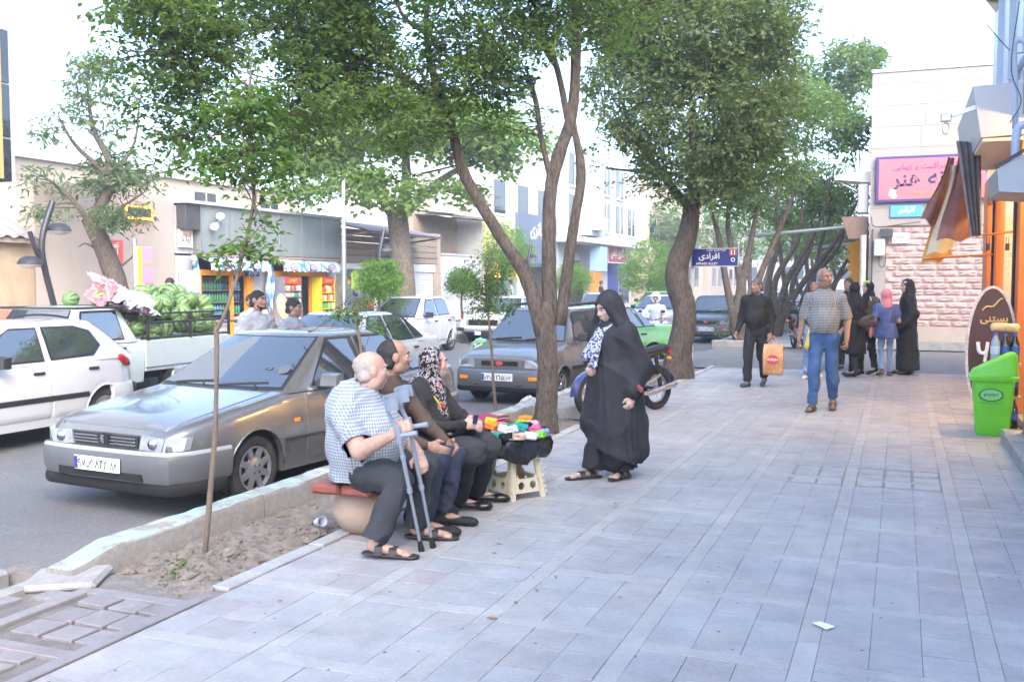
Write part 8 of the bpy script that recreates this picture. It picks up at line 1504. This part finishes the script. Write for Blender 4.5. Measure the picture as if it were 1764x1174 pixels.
# oval tray over a black bag
TC = V3(-2.78, 7.07, .435)
t = wt('sock_tray', 'shallow blue-white tray on the stool heaped with rolled socks', 'tray', tuple(TC)); m = MB(); El = Matrix.Translation(TC) @ Euler((0, 0, R(62))).to_matrix().to_4x4() @ Matrix.Diagonal((1.15, .85, 1, 1)); m.lathe([(.001, 0), (.25, 0), (.285, .035), (.30, .05), (.288, .05), (.272, .03), (.245, .01), (.001, .01)], 36, El); wo(m, 'dish', M('tray_blue', (.45, .52, .68), .35), t, 50)
bagm = M('bag_black', (.012, .012, .013), .22, var=.2)
t = wt('bin_bag', 'crinkled black plastic bag wrapped under the sock tray', 'bag', (-2.78, 7.07, .3)); rows = []; rb = random.Random(2); n = 60
for j, (rr, z) in enumerate([(.285, .47), (.30, .455), (.315, .42), (.32, .38), (.315, .34), (.28, .31), (.2, .315)]):
    row = []
    for i in range(n):
        a_ = 2 * math.pi * i / n; w_ = 1 + (.05 if 0 < j else 0) * math.sin(a_ * 9 + j * .9) + (.03 * rb.uniform(-1, 1) if j else 0); dz = (.03 * math.sin(a_ * 5 + 1) + .012 * rb.uniform(-1, 1)) * (j > 1) - (.03 if math.cos(a_ - 1.0) > .5 and j > 2 else 0); p = El.to_3x3() @ Vector((math.cos(a_) * rr * w_, math.sin(a_) * rr * w_, 0)); row.append((TC[0] + p.x, TC[1] + p.y, z + dz))
    rows.append(row)
m = MB(); m.loft(rows, True, False); wo(m, 'film', bagm, t, 35)
SK = {'orange': (.85, .25, .03), 'yellow': (.80, .48, .05), 'pink': (.80, .12, .28), 'pale pink': (.75, .38, .42), 'maroon': (.16, .04, .06), 'green': (.02, .36, .22), 'lime': (.20, .50, .06), 'white': (.68, .70, .74), 'black': (.02, .02, .022), 'beige': (.56, .38, .28), 'blue': (.22, .27, .50), 'teal': (.03, .28, .26)}
def roll_mesh(seed):
    V, F, _ = sdf([cap((-.03, yy, zz), (.03, yy, zz), .016) for yy in (-.022, 0, .022) for zz in (.016, .04)] + [cap((.034, -.018, .05), (.03, .016, .046), .012), cap((-.036, -.02, .03), (-.036, .02, .03), .01)], .006, .012, (), (), wrinkles(.006, 90, seed), False); return V, F
rolls = [roll_mesh(i) for i in range(3)]
layout = [('pink', -.22, -.17, 0), ('green', -.12, -.19, 0), ('black', -.02, -.20, 0), ('beige', .07, -.19, 0), ('white', .155, -.165, 0), ('lime', .235, -.11, 0), ('maroon', -.24, -.05, .02), ('orange', -.14, -.08, .03), ('white', -.04, -.07, .01), ('white', .03, -.08, .01), ('teal', .09, -.07, .02), ('black', .13, .0, .02), ('pink', .20, -.02, .02), ('blue', .26, -.04, .0), ('yellow', -.14, .04, .04), ('green', -.03, .03, .01), ('green', .05, .03, .01), ('lime', .10, .09, .02), ('pale pink', .18, .08, .02), ('pink', -.06, .11, .02), ('maroon', .02, .13, .02), ('black', .26, .07, 0), ('orange', .12, .17, .05), ('blue', .05, .19, .0), ('maroon', -.2, .08, .0), ('beige', -.26, -.12, 0)]
cnt = {}
for i, (cn, lx, ly, lz) in enumerate(layout):
    cnt[cn] = cnt.get(cn, 0) + 1; V, F = rolls[i % 3]; me = np_mesh('sock_roll', V, F, [cloth('sock_' + cn.replace(' ', '_'), SK[cn], bump=.4)], True); d = Vector((math.cos(R(21)), math.sin(R(21)), 0)); e_ = Vector((-math.sin(R(21)), math.cos(R(21)), 0)); p = Vector(TC) + d * lx * 1.0 + e_ * ly * 1.25 + Vector((0, 0, .022 + lz * 1.3 + (.03 if abs(lx) < .2 and abs(ly) < .1 else .01)))
    side = 'front' if ly < -.1 else 'middle' if ly < .06 else 'back'; put('sock_roll', me, None, p, (0, rs.uniform(-.3, .3), R(21) + rs.uniform(-.7, .7)), label=f'{cn} rolled socks in the {side} row of the tray, ' + ('left' if lx < -.1 else 'right' if lx > .12 else 'centre'), cat='socks', group='rolled socks on the tray').scale = (1.05, 1.05, 1.0)
# folded cloths and packets on the bench end
m = MB()
for k in range(4):
    rows = []; 
    for i in range(13):
        u = i / 12; rows.append([(-3.36 + .02 * k + v * .34, 7.22 + u * .46 - .03 * k, .372 + .042 * (3 - k) + .02 * math.sin(u * 3.1) + .045 * (1 - u) * (v < .3) * 0 + .006 * math.sin(v * 9 + k + u * 4)) for v in np.linspace(0, 1, 9)])
    m.loft([r + [(p[0], p[1], p[2] + .036) for p in r[::-1]] for r in rows])
m.obj('folded_cloth', M('cloth_maroon', (.30, .035, .075), .85, var=.12, vs=12, bump=.3, bs=200), smooth=50, label='stack of folded maroon cloths with pale hems on the bench end', cat='cloth')
m = MB()
for k in range(4): m.tube([(-3.02 + .02 * k, 7.22 - .03 * k + u * .46, .385 + .042 * (3 - k) + .02 * math.sin(u * 3.1)) for u in np.linspace(0, 1, 9)], .005, 5)
o = m.obj('pale_hem', M('hem_cream', (.6, .52, .42), .9), bpy.data.objects['folded_cloth'], kind='stuff')
CLR = M('clear_film', (.75, .78, .84), .12, alpha=.55, spec=.8)
for i, (x, y, c, lb) in enumerate([(-3.08, 7.08, CLR, 'clear plastic packet beside the folded maroon cloths'), (-3.02, 6.98, M('cloth_nude', (.42, .28, .23), .8), 'packet of skin-coloured stockings on the bench edge'), (-3.12, 6.86, WHITE, 'white paper packet with green stripe by the seated woman')]):
    p = pouch(.2, .3, .035); p.xf(T(x, y, .39 + .012 * i, R(-86), 0, R(25 + 30 * i))); p.obj('packet', c, smooth=40, label=lb, cat='packet', group='packets on the bench')
# handbag on the seated woman's lap
soft('handbag', M('leather_black', (.02, .018, .018), .35, var=.2), None, [cap((-2.93, 6.32, .575), (-2.86, 6.6, .575), .055, .055, ((0, 0, 1), .6))], .011, .02, disp=wrinkles(.004, 30, 2), label='small black leather handbag on the seated woman\'s lap', cat='handbag')
m = MB(); m.tube([(-2.755, 6.345, .655), (-2.745, 6.35, .72)], [.016, .018], 10); m.obj('umbrella_handle', M('navy_plastic', (.02, .025, .07), .3), smooth=60, label='dark blue knob in the seated woman\'s hand', cat='handle')
soft('black_bag', cloth('bag_cloth', (.025, .025, .027), bump=.4), None, [cap((-3.0, 5.95, .06), (-2.86, 6.12, .05), .10, .075), cap((-2.96, 6.02, .12), (-2.9, 6.07, .13), .05)], .012, .05, [((0, 0, .004), (0, 0, -1))], disp=wrinkles(.008, 26, 3), label='slumped black cloth bag under the bench by the brown-shirted man', cat='bag')
# litter
m = MB(); m.lathe([(.001, 0), (.024, 0), (.034, .085), (.036, .085), (.034, .08), (.022, .004), (.001, .004)], 18, T(-3.70, 5.8, .0, R(75), 0, R(60))); m.obj('plastic_cup', M('cup_white', (.72, .70, .80), .35), smooth=50, label='white plastic cup lying on the soil near the bench', cat='cup')
soft('plastic_bag', CLR, None, [cap((-4.86, 12.85, -.14), (-4.68, 13.0, -.12), .12, .13), cap((-4.8, 12.85, .0), (-4.72, 12.92, .0), .06)], .014, .05, disp=wrinkles(.022, 34, 5), label='clear crumpled plastic bag on the road left of the forked elm', cat='plastic bag')
soft('plastic_sheet', M('film_white', (.66, .69, .76), .3, var=.1), None, [cap((-3.95, 8.6, .05), (-3.75, 9.1, .04), .16, .12, ((0, 0, 1), .5))], .014, .05, disp=wrinkles(.02, 26, 6), label='white plastic sheet lying behind the leafy weed', cat='plastic sheet')
m = MB(); m.add([(-.03, -.045, 0), (.03, -.045, .004), (.032, .045, .001), (-.028, .045, .006)], [[0, 1, 2, 3]]); m.add([(-.03, -.045, -.002), (.03, -.045, .002), (.032, .045, -.001), (-.028, .045, .004)], [[3, 2, 1, 0]]); m.obj('paper_scrap', LTXT, loc=(-.31, 4.9, .006), rot=(0, 0, .9), label='small white scrap of paper on the paving', cat='paper')
m = MB(); m.prism([(-.025, 0), (-.005, .012), (.03, .008), (.02, -.008), (-.01, -.012)], .003, T(0, 0, 0, R(90))); m.obj('dry_leaf', M('leaf_brown', (.30, .18, .09), .8), loc=(-1.83, 4.42, .006), rot=(.1, .1, .4), label='single brown dry leaf on the paving', cat='leaf')
rl = random.Random(9)
for i in range(16):
    x, y = rl.uniform(-3.3, -1.6), rl.uniform(4.2, 13); m = MB(); s_ = rl.uniform(.5, 1); m.prism([(-.022 * s_, 0), (-.004, .011 * s_), (.026 * s_, .004), (.006, -.011 * s_)], .002, T(0, 0, 0, R(90))); m.obj('fallen_leaf', MATS['leaf_brown'] if i % 3 else M('leaf_olive', (.16, .17, .05), .8), loc=(x, y, .005), rot=(rl.uniform(-.2, .2), rl.uniform(-.2, .2), rl.uniform(0, 6)), label='tiny fallen leaf scattered on the paving', cat='leaf', group='leaves fallen on the paving')
# street name sign
t = wt('street_sign', 'dark blue AFRADI ALLEY street sign on a white post', 'sign', (-3.43, 17.5, 0)); m = MB(); m.tube([(-3.43, 17.52, 0), (-3.43, 17.52, 2.26)], .035, 12); wo(m, 'post', M('post_white', (.62, .63, .66), .5, var=.1, vs=12, dirt=(.4, .36, .33), ds=9, da=.5), t, 60)
m = MB(); m.box((-3.02, 17.46, 2.06), (.82, .03, .31), .004); wo(m, 'board', M('sign_navy', (.018, .022, .20), .4), t); m = MB()
for a, b, c, e in ((-3.43, -2.61, 2.205, 2.22), (-3.43, -2.61, 1.9, 1.915), (-3.43, -3.415, 1.9, 2.22), (-2.625, -2.61, 1.9, 2.22)): B(m, a, b, 17.435, 17.47, c, e)
wo(m, 'rim', STEEL, t); wtext('افرادی', LTXT, t, FY_(-3.12, 17.44, 2.075), w=.36); wtext('AFRADI ALLEY', LTXT, t, FY_(-3.16, 17.44, 1.955), w=.38); wtext('کوچه شهید سعید', LTXT, t, FY_(-3.0, 17.44, 2.185), w=.34)
m = MB(); m.box((-2.71, 17.443, 2.145), (.13, .006, .11), .002); o = wo(m, 'number_panel', M('sign_brick', (.45, .08, .05), .4), t); text('11', LTXT, o, FY_(-2.71, 17.438, 2.145), w=.07)
m = MB(); m.tube([(-2.71 + .03 * math.cos(a_), 17.442, 2.02 + .03 * math.sin(a_)) for a_ in np.linspace(0, 6.28, 13)], .008, 5); wo(m, 'emblem', LTXT, t)
# green bin
t = wt('litter_bin', 'bright green plastic litter bin with slanted lid by the doorstep', 'bin', (.95, 11.85, 0)); GP = M('bin_green', (.14, .58, .035), .38, var=.04, vs=5, dirt=(.10, .30, .04), ds=4, da=.3)
def rr(w, d, z, c=.05, n=4): return [(cx * (w / 2 - c) + c * math.cos(a0 + k * math.pi / 2 / n), cy * (d / 2 - c) + c * math.sin(a0 + k * math.pi / 2 / n), z) for cx, cy, a0 in ((1, 1, 0), (-1, 1, math.pi / 2), (-1, -1, math.pi), (1, -1, 1.5 * math.pi)) for k in range(n + 1)]
m = MB(); m.loft([rr(.31, .27, 0), rr(.335, .29, .03), rr(.41, .36, .60)]); m.obj('tub', GP, t, 40); m = MB(); m.loft([rr(.47, .42, .59), rr(.48, .43, .61), rr(.48, .43, .635), rr(.45, .40, .645)]); m.obj('rim', GP, t, 40)
m = MB(); A_ = [(p[0], p[1], p[2]) for p in rr(.45, .40, .645)]; B_ = [(p[0] * .93 + .012, p[1] * .92, .70 + .16 * max(0, min(1, (p[0] + .2) / .22))) for p in rr(.45, .40, 0)]; C_ = [(p[0] * .8 + .02, p[1] * .8, .72 + .17 * max(0, min(1, (p[0] + .2) / .22))) for p in rr(.45, .40, 0)]; m.loft([A_, B_, C_]); m.obj('lid', GP, t, 40); m = MB(); m.box((.19, -.02, .80), (.02, .26, .12), .006); m.obj('lid_flap', M('flap_grey', (.33, .30, .32), .5), t)
for k, (M4, sc) in enumerate([(T(-.03, -.1785, .44, R(3.5)), 1)]):
    m = MB(); m.lathe([(.105, 0), (.115, -.004), (.12, 0)], 28, M4 @ T(0, 0, 0, R(90)) @ Matrix.Diagonal((1, .58, 1, 1))); m.obj('logo_ring', M('logo_green', (.01, .16, .10), .5), t); m = MB(); m.lathe([(.001, 0), (.104, -.002)], 28, M4 @ T(0, 0, 0, R(90)) @ Matrix.Diagonal((1, .56, 1, 1))); m.obj('logo_field', M('logo_mint', (.22, .62, .20), .5), t); text('دومینو', BLUE, t, M4 @ T(0, -.006, .005), w=.14); text('با طبیعت دوست باشیم', MATS['logo_green'], t, M4 @ T(0, -.006, -.085), w=.2)
# oval ice-cream board
t = wt('display_board', 'tall brown oval ice-cream board leaning by the shopfront', 'sign', (1.02, 13.25, 0)); pts = [(1.03 + .27 * math.cos(a_), .80 + .78 * math.sin(a_)) for a_ in np.linspace(0, 2 * math.pi, 36, endpoint=False)]; m = MB(); m.prism(pts, .05, T(0, 13.22, 0)); wo(m, 'board', M('board_brown', (.075, .03, .03), .35, var=.1), t)
m = MB(); 
for i in range(36): a, b = pts[i], pts[(i + 1) % 36]; m.bar((a[0], 13.245, a[1]), (b[0], 13.245, b[1]), .075, .03)
wo(m, 'edge_band', M('edge_cream', (.62, .56, .55), .5, var=.4, vs=30), t); wtext('بستنی', M('letter_gold', (.75, .52, .2), .4), t, FY_(1.05, 13.21, 1.18), w=.3); m = MB(); m.tube([(.92 + .02 * i, 13.205, 1.30 + .02 * math.sin(i * .8) + .012 * i) for i in range(12)], .008, 5); wo(m, 'gold_stroke', MATS['letter_gold'], t); m = MB(); m.tube(bend([(.88, 13.2, .92), (.90, 13.2, .80), (.97, 13.2, .80), (.99, 13.2, .92)], 5), .022, 8); m.tube([(.99, 13.2, .92), (.96, 13.2, .68)], .02, 8); wo(m, 'white_stroke', LTXT, t, 60)
# drink packs
COLA = M('cola', (.02, .012, .01), .12, coat=1.); LAB = M('cola_label', (.04, .10, .42), .35); CAPB = M('cap_blue', (.08, .18, .60), .4); WATER = M('water_bottle', (.50, .60, .70), .1, alpha=.7)
k = 0
for lv in range(3):
    for ix in range(3):
        for iy in range(2):
            x, y, z = 1.0 + ix * .098, 12.25 + iy * .1, lv * .36 + .02; cl = WATER if ix == 0 else COLA; t = wt('drink_bottle', ('clear water bottle' if ix == 0 else 'cola bottle with blue label, ' + ('left' if ix == 1 else 'right') + ' of its pack,') + f' in the {("bottom", "middle", "top")[lv]} layer, ' + ('front' if iy == 0 else 'back'), 'bottle', (x, y, z), 'bottles stacked behind the bin'); m = MB(); m.lathe([(.001, 0), (.044, 0), (.046, .05), (.043, .12), (.046, .19), (.043, .23), (.017, .30), (.015, .315), (.001, .315)], 14, None); m.obj('bottle', cl, t, 50); m = MB(); m.lathe([(.0472, .10), (.0472, .19)], 14); m.obj('label', LAB if ix else M('label_pale', (.5, .6, .75), .4), t, 60); m = MB(); m.lathe([(.018, .305), (.018, .335), (.001, .335)], 12); m.obj('cap', CAPB, t, 50)
m = MB(); B(m, .93, 1.26, 12.18, 12.42, -.0, .018); B(m, .93, 1.26, 12.18, 12.42, .345, .378); B(m, .93, 1.26, 12.18, 12.42, .705, .738); m.obj('pack_tray', M('cardboard', (.42, .32, .22), .85), kind=None, label='cardboard sheets between the stacked bottle layers', cat='cardboard')
soft('bread_pack', M('bread_bag', (.72, .48, .26), .3, var=.25, vs=9, coat=.5), None, [cap((.99, 12.3, 1.14), (1.2, 12.3, 1.13), .05, .05), cap((1.0, 12.38, 1.13), (1.2, 12.38, 1.13), .045)], .011, .03, disp=wrinkles(.004, 40, 3), label='bag of bread lying on top of the bottle stack', cat='bread')
# lamp posts across the road
def lamp_post(label, x, y, s=1.):
    t = thing('street_lamp', label, 'street lamp', (x, y, 0), 0, 'curved street lamps'); PM = M('lamp_black', (.03, .032, .04), .4); m = MB(); m.tube(bend([(0, .25, 0), (0, .15, .9), (0, -.12, 1.9), (0, -.15, 2.4), (0, .1, 3.05)], 6), .055 * s, 10); m.obj('post', PM, t, 60); m = MB(); m.tube(bend([(0, -.1, 1.85), (0, -.3, 2.2), (0, -.42, 2.5)], 5), .04, 8); m.obj('arm', PM, t, 60)
    for yy, z in ((.22, 2.55), (-.42, 1.95)):
        m = MB(); m.lathe([(.001, .14), (.1, .125), (.18, .07), (.22, 0), (.2, -.01)], 20, T(.0, yy, z)); h_ = m.obj('lamp_shade', PM, t, 60); m = MB(); m.lathe([(.2, -.005), (.15, -.06), (.001, -.09)], 20, T(0, yy, z)); m.obj('diffuser', M('lamp_pale', (.6, .6, .58), .3), h_, 60); m = MB(); m.tube([(0, -.13, z - .02), (0, yy, z + .1)], .02, 6); m.obj('bracket', PM, h_)
lamp_post('black curved double street lamp before the mud wall at left', -14.0, 13.45); lamp_post('black curved street lamp beside the plane tree trunk', -13.3, 24.3); lamp_post('black curved street lamp in front of the yellow battery sign', -13.3, 36)
m = MB(); m.tube([(-13.5, 22.6, 0), (-13.5, 22.6, 4.3)], [.075, .05], 12); m.obj('utility_pole', STEEL, smooth=60, label='plain galvanised pole in front of the grocery', cat='pole')
t = wt('advert_totem', 'tall narrow pink and yellow advertising board on a pole', 'sign', (-13.5, 15.05, 0)); m = MB(); m.tube([(-13.5, 15.0, 0), (-13.5, 15.0, 2.45)], .04, 8); wo(m, 'pole', STEEL, t, 60); m = MB(); B(m, -13.46, -13.4, 14.95, 15.38, .9, 2.3, .01); wo(m, 'board', M('totem_pink', (.72, .30, .40), .5), t); m = MB(); B(m, -13.4, -13.39, 14.96, 15.06, .9, 2.3); wo(m, 'yellow_edge', YEL, t); wtext('میهن', YEL, t, FX_(-13.385, 15.24, 2.0), w=.22); wtext('بستنی', RED, t, FX_(-13.385, 15.24, 1.6), w=.22)
# fruit cartons at the left
FC = M('carton_print', (.62, .16, .10), .6, var=.1); st = wt('market_table', 'low table under the red fruit cartons', 'table', (-13.4, 12.7, 0)); m = MB(); B(m, -13.75, -13.05, 12.0, 13.5, .74, .8); wo(m, 'top', WOODB, st)
for x in (-13.7, -13.1):
    for y in (12.1, 13.4): m = MB(); B(m, x - .03, x + .03, y - .03, y + .03, 0, .74); wo(m, 'leg', WOODB, st)
for k in range(2):
    for i in range(4):
        y = 12.05 + i * .36; t = wt('fruit_carton', f'red printed fruit carton, {("first", "second", "third", "fourth")[i]} from the left in the ' + ('lower' if k == 0 else 'upper') + ' row', 'carton', (-13.4, y + .17, .8 + k * .2), 'fruit cartons on the table'); m = MB(); m.box((0, 0, .095), (.5, .345, .185), .006, (0, 0, .03 * math.sin(i * 3 + k))); m.obj('box', FC, t); m = MB(); m.box((.253, 0, .11), (.006, .3, .06)); m.obj('white_panel', LTXT, t); m = MB(); m.box((.254, .1 - .2 * (i % 2), .05), (.006, .1, .05)); m.obj('green_mark', [GREEN, YEL][k], t)
# rice bag carried by the man in black
t = wt('carrier_bag', 'orange and red rice bag carried by the man in black shirt', 'bag', (-1.75, 15.8, .2)); m = MB(); rows = [(.14, .03, .0), (.145, .07, .05), (.15, .075, .3), (.145, .05, .42), (.14, .012, .48)]; m.loft([[(sx * w, sy * d, z) for sx, sy in ((-1, -1), (0, -1.15), (1, -1), (1, 1), (0, 1.15), (-1, 1))] for w, d, z in rows]); o = m.obj('sack', M('sack_orange', (.62, .30, .12), .5, var=.35, vs=7, dirt=(.7, .55, .35), ds=4, da=.8), t, 50); m = MB()
for sx in (-1, 1): m.tube(bend([(sx * .05, 0, .47), (sx * .035, 0, .56), (0, 0, .60)], 4), .008, 6)
m.obj('handle', MATS['sack_orange'], t, 60); m = MB(); m.lathe([(.001, 0), (.095, 0)], 24, T(0, -.088, .24, R(90)) @ Matrix.Diagonal((1, .8, 1, 1))); m.obj('red_oval', RED, t); text('FUREH', LTXT, t, T(0, -.092, .245), w=.15); t.location = (-1.815, 15.78, .20)
# handbags and carrier bags
soft('shoulder_bag', M('leather_brown', (.07, .045, .04), .4, var=.15), None, [cap((-.60, 17.88, .95), (-.42, 17.9, .95), .08, .08, ((0, 1, 0), .6)), cap((-.58, 17.88, 1.0), (-.46, 17.89, 1.04), .05)], .014, .03, disp=wrinkles(.005, 24, 3), label='brown leather shoulder bag on the woman in black coat', cat='handbag')
soft('tote_bag', cloth('cream_bag', (.62, .55, .42)), None, [cap((-.40, 18.55, .98), (-.25, 18.6, .96), .11, .1, ((0, 1, 0), .6)), cap((-.38, 18.6, 1.05), (-.5, 18.6, 1.38), .02, .018)], .014, .03, disp=wrinkles(.006, 20, 4), label='cream tote bag of the woman in olive coat', cat='bag')
soft('yellow_bag', M('film_yellow', (.80, .60, .04), .3), None, [cap((-1.42, 17.35, .60), (-1.40, 17.35, .85), .06, .03), cap((-1.42, 17.35, .55), (-1.42, 17.35, .56), .075)], .014, .03, disp=wrinkles(.006, 26, 5), label='yellow plastic bag hanging left of the checked-shirt man', cat='bag')
soft('pink_bag', M('film_pink', (.70, .22, .28), .4, var=.4, vs=20), None, [cap((-.47, 18.3, .72), (-.46, 18.3, .98), .05, .05, ((1, 0, 0), .6))], .014, .03, disp=wrinkles(.005, 26, 6), label='pink printed bag held by the girl in blue tunic', cat='bag')
# ---------------------------------------------------------------- light summer haze over the street
m = bpy.data.materials.new('haze'); m.use_nodes = True; n, l = m.node_tree.nodes, m.node_tree.links; n.remove(n['Principled BSDF'])
v = n.new('ShaderNodeVolumePrincipled'); v.inputs['Color'].default_value = (.95, .97, 1, 1); v.inputs['Density'].default_value = .003; v.inputs['Anisotropy'].default_value = .3
l.new(v.outputs[0], n['Material Output'].inputs['Volume']); m.cycles.homogeneous_volume = True if hasattr(m.cycles, 'homogeneous_volume') else False
mb = MB(); B(mb, -62, 32, -32, 230, -1.4, 18); mb.obj('haze', m, kind='stuff')
